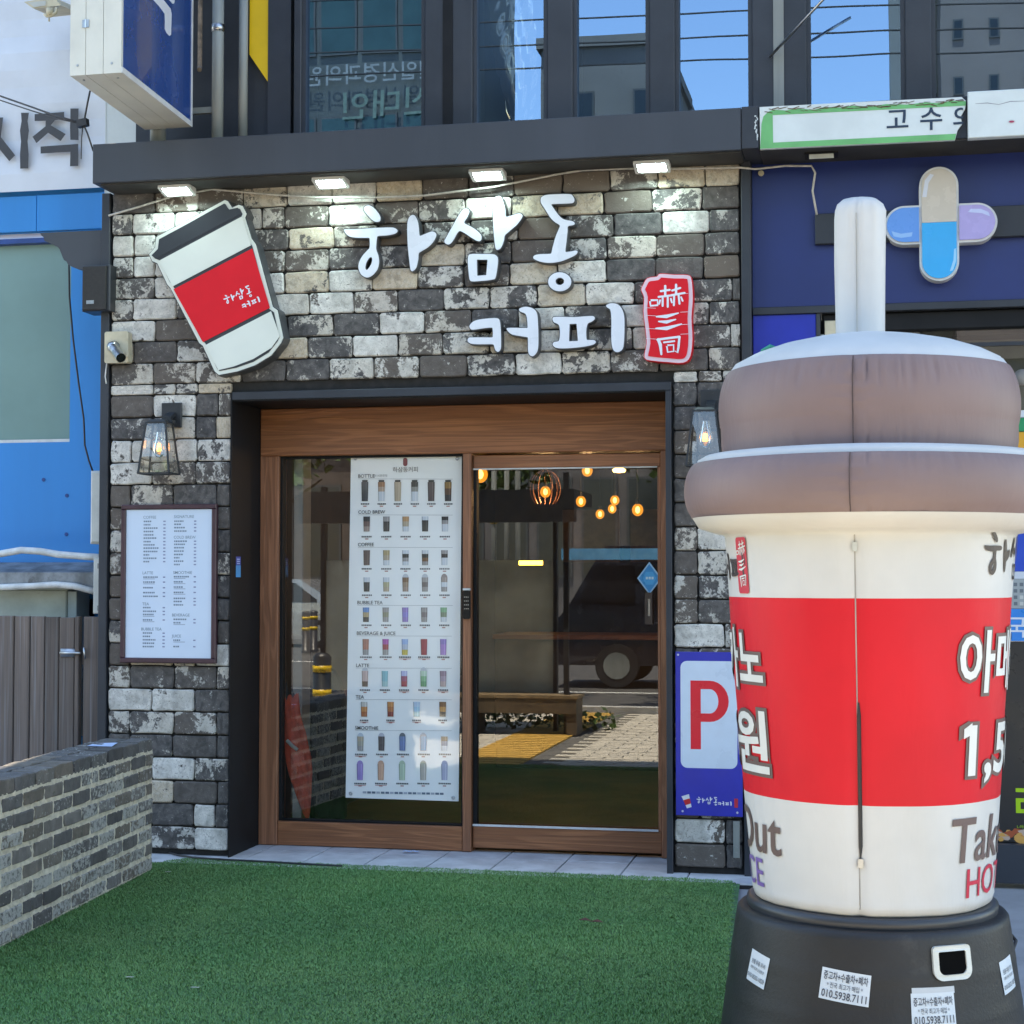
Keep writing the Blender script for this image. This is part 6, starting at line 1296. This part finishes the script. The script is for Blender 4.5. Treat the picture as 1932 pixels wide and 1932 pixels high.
# black ring and barrel
m = MB(); m.lathe([(.400, .488), (.402, .50), (.402, .516), (.39, .522), (.30, .522)], (IX, IY, 0), 96); rg_ = tag(m.build('base_ring', M['lid'], smooth=True), 'black ring disc between the inflatable cup and the barrel', 'ring')
ba = thing('barrel', 'big upturned black plastic barrel carrying the inflatable cup, stuck with small white ads', 'barrel', (IX, IY, -.02))
def bar_r(z): return .436 + (.505 - .436) * (1 - min(1, max(0, (z + .02) / .49)))
pf_ = [(.25, .490), (.412, .490), (.426, .487), (.434, .478), (.4365, .462)]
for k in range(1, 29):
    z_ = .462 - k * .0165; r_ = bar_r(z_); pf_.append((r_ + (.0011 if k in (6, 7, 14, 15) else 0), z_))
pf_ += [(.51, -.005), (.535, -.012), (.535, -.028)]
m = MB(); m.lathe(list(reversed(pf_)), (IX, IY, 0), 128); m.build('shell', M['barrel'], ba, True)
def onbar(t, z, out=.002): r = bar_r(z) + out; return Vector((IX + r * math.sin(t), IY - r * math.cos(t), z))
def bar_pt(px, py):
    """angle and height on the barrel seen at a picture position"""
    best = None
    for k in range(-90, 91):
        t = math.radians(k)
        lo, hi = -.1, .50
        for _ in range(18):
            mid_ = (lo + hi) / 2; q = onbar(t, mid_) - CAM; yy = 966 - F * q.dot(_UP) / q.dot(_FW)
            if yy > py: lo = mid_
            else: hi = mid_
        q = onbar(t, lo) - CAM; xx = 966 + F * q.dot(_r) / q.dot(_FW); e = abs(xx - px)
        if q.dot(Vector((math.sin(t), -math.cos(t), 0))) < 0 and (best is None or e < best[0]): best = (e, t, lo)
    return best[1], best[2]
def bz4(px, py): return ((1900 + px / 1.769) / 1.5487, (2500 + py / 1.769) / 1.5487)
AD = [('중고차+수출차+폐차', .17, .30, .012), ('* 전국 최고가 매입 *', -.09, .20, .004), ('010.5938.7111', -.41, .34, .010)]
for px, py, w_, h_, rot, lab, full in ((1008, 680, .150, .092, -.10, 'white ad sticker with three Korean lines in the middle of the barrel', 1), (1470, 800, .140, .100, .0, 'white ad sticker with a blank strip above, lower right on the barrel', 2), (555, 585, .095, .098, -.16, 'white ad sticker on the left side of the barrel', 0), (1850, 615, .095, .10, .1, 'white ad sticker at the right edge of the barrel', 0)):
    t0, z0 = bar_pt(*bz4(px, py)); stt = thing('ad_sticker', lab, 'sticker', tuple(onbar(t0, z0)), 'ad stickers on the barrel')
    def sf(u, v, o_=.0025): a_ = u * math.cos(rot) - v * math.sin(rot); b_ = u * math.sin(rot) + v * math.cos(rot); return onbar(t0 + a_ / bar_r(z0), z0 + b_, o_)
    f = MB(); nn = 10
    for i in range(nn):
        u0, u1 = -w_ / 2 + w_ * i / nn, -w_ / 2 + w_ * (i + 1) / nn; f.face([sf(u0, -h_ / 2), sf(u1, -h_ / 2), sf(u1, h_ / 2), sf(u0, h_ / 2)], (.60, .64, .66))
        if full == 2: f.face([sf(u0 + .004, h_ / 2 - .004, .002), sf(u1 + .004, h_ / 2 - .004, .002), sf(u1 + .004, h_ / 2 + .016, .002), sf(u0 + .004, h_ / 2 + .016, .002)], (.5, .52, .53))
    f.build('paper', M['print'], stt)
    f = MB()
    if full: lines = [(s_, v_ * .092, sz_ * .092, bo) for s_, v_, sz_, bo in AD]
    else: lines = [('원룸·투룸 月세', .060, .016, .004), ('매매·전세·상담환영', .042, .011, .002), ('010-3532-1829', .014, .019, .006)]; lines = [(s_, v_ - h_ / 2, sz_, bo) for s_, v_, sz_, bo in lines]
    for s_, v_, sz_, bo in lines:
        vs_, fs_, wd0 = text2d(s_, sz_, bo); put_text(f, s_, lambda u, v, v_=v_: sf(u, v + v_, .0045), sz_, bo, 'c', (.05, .055, .07), width=w_ * (.9 if sz_ > .024 or bo > .004 else .72))
    f.build('print', M['print'], stt)
# pale handle frame; a near-black patch paints the shade of its hole
t0, z0 = bar_pt(*bz4(1555, 552))
def hf(u, v, o_): return onbar(t0 + u / bar_r(z0), z0 + v, o_)
def dshape(w_, h_, r0, r1): 
    return [(-w_ + r0 * (1 - math.cos(a)) if False else 0, 0)] and [(w_ - r1 + r1 * math.cos(a), -h_ + r1 - r1 * math.sin(a)) for a in [math.pi / 2 * k / 6 for k in range(7)]][::1] + [(-w_ + r1 - r1 * math.sin(a), -h_ + r1 - r1 * math.cos(a)) for a in [math.pi / 2 * k / 6 for k in range(7)]] + [(-w_ + r0 - r0 * math.cos(a), h_ - r0 + r0 * math.sin(a)) for a in [math.pi / 2 * k / 4 for k in range(5)]] + [(w_ - r0 + r0 * math.sin(a), h_ - r0 + r0 * math.cos(a)) for a in [math.pi / 2 * k / 4 for k in range(5)]]
O_ = dshape(.0655, .050, .012, .030); I_ = dshape(.0475, .0340, .005, .020)
f = MB(); f.prism(O_, [I_], .012, .001, fn=lambda u, o_, v: hf(u, v, o_)); f.build('handle_frame', M['sign_cream'], ba)
f = MB(); f.prism(I_, [], .0075, None, fn=lambda u, o_, v: hf(u, v, o_)); f.build('handle_hole_shade', paint('hole_shade_paint', (.004, .004, .004), .95, var=.1, spec=.05), ba)
# cables on the ground by the barrel
m = MB(); m.tube([P(x, y, Z=-.012) for x, y in ((1372, 1902), (1366, 1915), (1366, 1930), (1378, 1950), (1400, 1975))], .009, 8); tag(m.build('ground_cable', M['cable_black'], smooth=True), 'black cable loop on the ground at the left foot of the barrel', 'cable')
m = MB(); m.tube([P(1895, 1768, Y=-3.1), P(1908, 1764, Y=-2.9), P(1917, 1775, Y=-2.9), P(1912, 1790, Y=-3.0), P(1898, 1795, Y=-3.1)], .006, 8); tag(m.build('cable_loop', M['cable_black'], smooth=True), 'black cable loop sticking out right of the barrel', 'cable')
m = MB(); m.tube([P(1388, 1741, Z=-.01), P(1396, 1742, Z=-.01), P(1410, 1743, Z=-.012)], .006, 6); tag(m.build('cable_stub', M['cable_black'], smooth=True), 'short black cable end between the turf edge and the barrel', 'cable')
# ------------------------------------------------------------------ the street across, seen in the panes
def rect_r(px0, py0, px1, py1, Yv): a, d = R(px0, py0, Yv), R(px1, py1, Yv); return min(a.x, d.x), max(a.x, d.x), a.y, min(a.z, d.z), max(a.z, d.z)
# bus shelter with bench
sh = thing('bus_shelter', 'dark bus shelter with a grey green back panel mirrored in the right door pane', 'bus shelter', (-.6, -7.3, 0))
x0, x1, yy, z0, z1 = rect_r(897, 1057, 1045, 1308, 7.9)
m = MB(); m.box(x0 - 1.6, x1, yy - .02, yy + .02, z0, z1); m.build('back_panel', paint('frosted_shelter_panel', (.42, .41, .33), .35, var=.2, scale=2), sh)
m = MB(); m.box(x0 - 1.65, x0 - 1.601, yy - .04, yy + .04, .0, 2.5); m.build('post', M['blackmetal'], sh)
x2 = R(1052, 1200, 7.9).x; x3 = R(1084, 1200, 7.9).x
m = MB(); m.box(x1 + .002, x2, yy - .05, yy + .05, .0, 2.5); m.build('post', M['blackmetal'], sh)
m = MB(); m.box(x3 - .05, x3, yy + .3, yy + .36, .0, 2.6); m.build('post', M['blackmetal'], sh)
m = MB(); m.box(x0 - 1.7, x3 + .1, yy - .5, yy + .6, 2.28, 2.42); m.box(x0 - 1.7, x3 + .1, yy + .45, yy + .6, 2.1, 2.28); m.build('roof', M['blackmetal'], sh)
bn_ = thing('wooden_bench', 'brown wooden bench under the shelter mirrored in the right door pane', 'bench', (-.9, -6.9, 0))
x0, x1, yy, z0, z1 = rect_r(880, 1312, 1090, 1385, 7.4); zs = R(1000, 1312, 7.4).z
for k in range(4): m = MB(); m.box(x0 - .6, x1, yy - .02 - .1 * k - .09, yy - .02 - .1 * k, zs - .03, zs); m.build('seat_board', paint('bench_wood', (.20, .14, .075), .7, var=.2, scale=10), bn_)
m = MB(); m.box(x0 - .58, x1 - .02, yy - .41, yy - .03, zs - .18, zs - .031); m.build('apron', paint('bench_wood_dark', (.10, .07, .04), .7, var=.2, scale=10), bn_)
for xx_ in (x0 + .0, x1 - .12): m = MB(); m.box(xx_, xx_ + .1, yy - .40, yy - .05, .0, zs - .181); m.build('leg', paint('bench_leg', (.09, .065, .04), .7, var=.2), bn_)
# shrub patch under the bench
m = MB(); rr = random.Random(3)
def leaves(m, c, rad, n, size, rr, flat=1.0):
    for _ in range(n):
        d = Vector((rr.gauss(0, 1), rr.gauss(0, 1), rr.gauss(0, 1))); d = d.normalized() * (rr.random() ** .45); p = Vector(c) + Vector((d.x * rad[0], d.y * rad[1], d.z * rad[2]))
        u = Vector((rr.gauss(0, 1), rr.gauss(0, 1), rr.gauss(0, .6))).normalized(); v = u.orthogonal().normalized(); v = (v * math.cos(rr.random() * 6) + u.cross(v) * math.sin(rr.random() * 6)); s_ = size * rr.uniform(.6, 1.4)
        m.face([p - u * s_, p + v * s_ * .5, p + u * s_, p - v * s_ * .5])
for k in range(9): leaves(m, (x0 - .3 + k * .2, yy - .75, .10), (.16, .14, .12), 60, .035, rr)
tag(m.build('low_shrubs', M['leafmat'], kind='stuff'), 'strip of low green shrubs behind the bench mirrored in the door', 'shrubs')
# street trees
def tree(px, py, Yv, h, rad, n, lab, seed):
    c = R(px, py, Yv); rr = random.Random(seed); t = thing('street_tree', lab, 'tree', (c.x, c.y, 0), 'street trees across the pavement')
    m = MB(); pts = [Vector((c.x + .03 * math.sin(k), c.y, h * .75 * k / 5)) for k in range(6)]; m.tube(pts, [.11, .10, .09, .08, .065, .04], 10)
    for k in range(6):
        a = k * 1.05 + rr.random(); b0 = Vector((c.x, c.y, h * (.42 + .05 * k))); e = b0 + Vector((math.cos(a) * rad * .7, math.sin(a) * rad * .7, rad * .55)); m.tube([b0, b0.lerp(e, .5) + Vector((0, 0, .1)), e], [.045, .03, .012], 6)
    m.build('trunk', M['bark'], t, True)
    m = MB()
    for k in range(16):
        d = Vector((rr.gauss(0, 1), rr.gauss(0, 1), rr.gauss(0, .7))).normalized() * rad * rr.uniform(.35, .85); leaves(m, Vector((c.x, c.y, h * .78)) + d, (rad * .42,) * 2 + (rad * .34,), n, .085, rr)
    m.build('crown', M['leafmat'], t)
tree(1330, 900, 11.5, 4.4, 1.5, 170, 'leafy street tree across the pavement, the right one in the door pane', 1)
tree(880, 900, 12.5, 4.9, 1.5, 170, 'leafy street tree across the pavement, mirrored at the left of the door pane', 2)
tree(470, 900, 12.0, 4.6, 1.6, 150, 'leafy street tree across the pavement, mirrored in the fixed pane', 3)
# white poles
for px, lab in ((932, 'pale pole by the shelter with a yellow band'), (956, 'middle pale pole of three by the shelter'), (977, 'right pale pole of three by the shelter')):
    a = R(px, 1000, 9.4); t = thing('street_pole', lab, 'pole', (a.x, a.y, 0), 'pale poles by the shelter')
    m = MB(); m.tube([(a.x, a.y, 0), (a.x, a.y, 4.2)], .03, 10); m.build('shaft', M['pipe'], t, True)
    if px == 932: m = MB(); m.tube([(a.x, a.y, 2.15), (a.x, a.y, 2.32)], .039, 10); m.build('band', M['yellow'], t, True)
# bollards
for px, py, Yv, lab in ((577, 1150, 24.0, 'black bollard with orange bands near the road, left one of three'), (592, 1150, 24.6, 'thin black bollard with orange bands behind the left one'), (608, 1232, 6.0, 'nearest black bollard with one orange band on the pavement')):
    a = R(px, py, Yv); h_ = .86; t = thing('bollard', lab, 'bollard', (a.x, a.y, 0), 'bollards along the road'); r_ = .08 if Yv > 20 else .085
    m = MB(); m.lathe([(r_ * 1.3, 0), (r_ * 1.3, .05), (r_, .06), (r_, h_ - .04), (r_ * .7, h_ - .01), (0, h_)], (a.x, a.y, 0), 16); m.build('post', M['blackmetal'], t, True)
    for zz in (h_ - .18, h_ - .40): m = MB(); m.tube([(a.x, a.y, zz), (a.x, a.y, zz + .06)], r_ * 1.04, 16); m.build('band', M['yellow'], t, True)
# vehicles
def wheel(t, x, y, z, r, dirn):
    m = MB(); m.tube([(x, y - .1, z), (x, y + .1, z)], r, 20); wh = m.build('wheel', M['cable_black'], t)
    m = MB(); m.tube([(x, y + dirn * .101, z), (x, y + dirn * .108, z)], r * .62, 16); m.build('rim', M['pipe'], wh)
def car(px, py_bottom, Yv, Ln, prof, glass_l, mt, name, lab, cat, band=None, W_=1.75):
    a = R(px, py_bottom, Yv); X0 = a.x; y1 = a.y; y0 = a.y - W_; t = thing(name, lab, cat, (X0 + Ln / 2, (y0 + y1) / 2, 0)); P_ = [(X0 + u * Ln, v) for u, v in prof]
    def fn(X, Y, Z): k = .10 * max(0, (Z - .9)) ; return (X, Y + (k if Y == y0 else -k if Y == y1 else 0), Z)
    m = MB(); m.prism(P_, [], y0, y1, fn=fn); n0 = len(P_); tri = tessellate_polygon([[Vector((x_, z_, 0)) for x_, z_ in P_]]); m.mesh([fn(x_, y1, z_) for x_, z_ in P_], [tuple(q) for q in tri]); m.build('body', mt, t)
    for q in glass_l:
        m = MB(); 
        for s_, yb_ in ((1, y1),): m.prism([(X0 + u * Ln, v) for u, v in q], [], 0, None, fn=lambda X, Y, Z: (X, fn(X, y1, Z)[1] + .006, Z))
        m.build('side_window', M['lens'], t)
    for u in (.19, .80): 
        for yy_, dn_ in ((y1 - .05, 1), (y0 + .05, -1)): wheel(t, X0 + u * Ln, yy_, .30, .31, dn_)
    m = MB(); m.box(X0 + .02, X0 + .10, y1 - .4, y1 - .1, .66, .78); m.build('headlight', M['alu'], t)
    m = MB(); m.box(X0 + .3 * Ln, X0 + .3 * Ln + .14, y1 - .02, y1 + .02, .90, .92); m.box(X0 + .58 * Ln, X0 + .58 * Ln + .14, y1 - .02, y1 + .02, .90, .92); m.build('door_handle', M['steel'], t)
    if band:
        m = MB(); m.box(X0 + .03 * Ln, X0 + .98 * Ln, y1 - .02, y1 + .012, band[0], band[1]); m.build('roof_band', paint('light_blue_band', (.10, .36, .62), .4, var=.08), t)
    return t
car(318, 1222, 27.0, 4.4, [(0, .28), (.0, .70), (.03, .86), (.22, .96), (.36, 1.42), (.45, 1.50), (.70, 1.50), (.86, 1.08), (.98, .98), (1, .7), (.99, .28)], [[(.27, .98), (.37, 1.38), (.52, 1.42), (.52, .98)], [(.54, .98), (.54, 1.42), (.68, 1.42), (.80, 1.04), (.80, .98)]], paint('silver_car_paint', (.42, .43, .44), .25, metal=.6, coat=.8, var=.03), 'parked_car', 'silver parked car across the road mirrored in the left glass pane', 'car')
car(1040, 1270, 14.8, 5.0, [(0, .30), (0, .85), (.05, 1.15), (.12, 1.75), (.15, 2.0), (.97, 2.0), (1, 1.9), (1, .30)], [[(.07, 1.18), (.13, 1.72), (.24, 1.72), (.24, 1.18)], [(.27, 1.18), (.27, 1.72), (.60, 1.72), (.60, 1.18)], [(.63, 1.18), (.63, 1.72), (.95, 1.72), (.95, 1.18)]], paint('dark_navy_van_paint', (.012, .014, .022), .25, coat=.8, var=.05), 'parked_van', 'dark navy van with a light blue roof band mirrored in the right door pane', 'van', band=(1.80, 1.96))
# facing buildings
M['frame_dull'] = paint('dull_window_frame', (.07, .075, .075), .5, var=.1)
def block(px0, px1, ptop, Yv, dep, mt, lab, floors, cols, wmat, name='facing_building', sill=1.0, wfrac=(.6, .62)):
    a, d = R(px0, ptop, Yv), R(px1, ptop, Yv); x0, x1 = min(a.x, d.x), max(a.x, d.x); H = a.z; y1 = a.y; t = thing(name, lab, 'building', ((x0 + x1) / 2, y1 - dep / 2, 0))
    m = MB(); m.box(x0, x1, y1 - dep, y1, -.03, H); m.build('wall', mt, t)
    m = MB(); m.box(x0 - .15, x1 + .15, y1 - dep - .15, y1 + .15, H + .002, H + .35); m.build('roof', mt, t)
    fh = H / floors; cw = (x1 - x0) / cols
    for f_ in range(floors):
        for c_ in range(cols):
            cx_ = x0 + cw * (c_ + .5); z_ = fh * f_ + fh * .3; w_ = cw * wfrac[0] / 2; h_ = fh * wfrac[1]
            m = MB(); m.box(cx_ - w_, cx_ + w_, y1 + .002, y1 + .06, z_, z_ + h_); fr = m.build('window', M['frame_dull'], t)
            m = MB(); m.face([(cx_ - w_ + .06, y1 + .0625, z_ + .06), (cx_ + w_ - .06, y1 + .0625, z_ + .06), (cx_ + w_ - .06, y1 + .0625, z_ + h_ - .06), (cx_ - w_ + .06, y1 + .0625, z_ + h_ - .06)]); m.build('pane', wmat, fr)
    return t, x0, x1, y1, H
dpane = paint('dark_window_pane', (.02, .028, .032), .12, var=.1, scale=2)
tpane = paint('teal_window_pane', (.030, .075, .075), .15, var=.15, scale=1)
tA = block(330, 845, -260, 40, 9, paint('teal_curtain_wall', (.075, .088, .085), .5, var=.15, scale=.5), 'teal glass clinic building across the street with a long lettered sign', 6, 7, tpane, wfrac=(.9, .55))
t_, x0, x1, y1, H = tA
m = MB(); a = R(820, 165, 40 - .12); d = R(560, 165, 40 - .12); zs_ = R(700, 170, 39.9).z
xr_ = R(830, 165, 39.9).x
put_text(m, '권일신경과의원', lambda u, v: (xr_ + .1 - u, y1 + .16, zs_ + v), .63, .012, 'l'); 
# letters read from the street, so they run towards -X when seen from +Y
m.f = [tuple(reversed(f)) for f in m.f]; m.build('sign_lettering', paint('dull_sign_letters', (.26, .28, .28), .4), t_)
m = MB(); zs2 = R(700, 232, 39.9).z; put_text(m, '신대인', lambda u, v: (xr_ - .05 - u * 1.2, y1 + .16, zs2 + v), .87, .012, 'l'); m.f = [tuple(reversed(f)) for f in m.f]; m.build('sign_lettering', paint('green_sign_letters', (.14, .20, .16), .4), t_)
block(1010, 1215, 108, 46, 8, paint('grey_render', (.17, .165, .16), .8, var=.1, scale=.4, dirt=((.10, .10, .10), .8, .6)), 'plain grey mid-rise building across the street', 5, 2, dpane, wfrac=(.3, .3))
block(1222, 1262, 215, 58, 8, paint('pale_render', (.24, .24, .25), .8, var=.08, scale=.4), 'narrow pale building beside the grey mid-rise', 7, 1, dpane)
block(1640, 1722, -700, 60, 14, paint('grey_apartment_wall', (.20, .21, .205), .8, var=.06, scale=.3), 'grey apartment tower across the street, the left slab', 18, 1, dpane, 'apartment_tower', wfrac=(.1, .3))
block(1790, 2050, -700, 58, 14, paint('taupe_apartment_wall', (.19, .165, .155), .8, var=.06, scale=.3), 'taupe apartment tower across the street, the right slab', 18, 4, dpane, 'apartment_tower', wfrac=(.3, .35))
block(1724, 1788, -700, 61, 12, paint('dark_balcony_wall', (.06, .065, .06), .8, var=.1, scale=.3), 'dark balcony bay between the two apartment towers', 18, 1, paint('balcony_rail', (.25, .27, .27), .5), 'apartment_tower', wfrac=(.8, .4))
block(-500, 320, 470, 40, 8, paint('old_concrete', (.10, .095, .09), .8, var=.2, scale=.6), 'low dark concrete building across the street at the far left', 3, 6, dpane)
block(840, 1260, 830, 34, 6, paint('dark_shop_front', (.13, .12, .115), .7, var=.25, scale=.8), 'low dark shop building behind the van', 1, 5, dpane, wfrac=(.8, .5))
block(300, 838, 850, 34, 3, paint('brown_shop_front', (.12, .095, .08), .7, var=.25, scale=.8), 'low brown shop building behind the silver car', 1, 6, dpane, wfrac=(.8, .5))
block(1300, 3400, 700, 38, 8, paint('beige_shop_block', (.12, .11, .10), .7, var=.2, scale=.6), 'long low beige shop building across the street on the right', 2, 12, dpane, wfrac=(.7, .5))
# overhead wires mirrored in the upper panes
for k, (py, lab) in enumerate(((12, 'topmost'), (62, 'second'), (107, 'third'), (149, 'lowest'))):
    a, c, d = R(600, py + 30, 13), R(1350, py, 13), R(2300, py - 28, 13); m = MB(); m.tube([a + (a - c) * 2, a, c, d, d + (d - c) * 2], .012, 5); tag(m.build('power_line', M['cable_black']), lab + ' black power line over the street, mirrored in the upper windows', 'power line', 'power lines over the street')

# small extras on the left
m = MB(); m.tube([P(x, y, Y=.45) for x, y in ((136, 470), (130, 500), (131, 560), (138, 640), (148, 720), (158, 790), (160, 840), (168, 870), (176, 892))], .006, 6)
tag(m.build('speaker_cable', M['cable_black'], smooth=True), 'thin black cable hanging down the blue wall from the carved bracket', 'cable')
m = MB(); c = P(205, 378, Y=.02); m.lathe([(.014, -.03), (.016, .005), (.010, .02), (.0, .04)], c, 10)
tag(m.build('pointed_finial', M['white_vinyl'], smooth=True), 'small white pointed finial at the upper left corner of the bricks', 'finial')

for px, py, lab in ((380, 2855 / 1.5487, 'pale straw bit on the turf near its lower left part'), (571, 2885 / 1.5487, 'pale straw bit on the turf below the middle of the low wall'), (317, 1645, 'tiny white scrap on the turf close to the far end of the low wall')):
    c = P(px / (1 if px == 317 else 1.5487), py, Z=.01); m = MB(); m.mesh([(c.x - .018, c.y - .003, .010), (c.x + .015, c.y - .004, .011), (c.x + .017, c.y + .003, .012), (c.x - .015, c.y + .003, .011)], [(0, 1, 2, 3)])
    tag(m.build('straw_bit', M['cable']), lab, 'scrap')
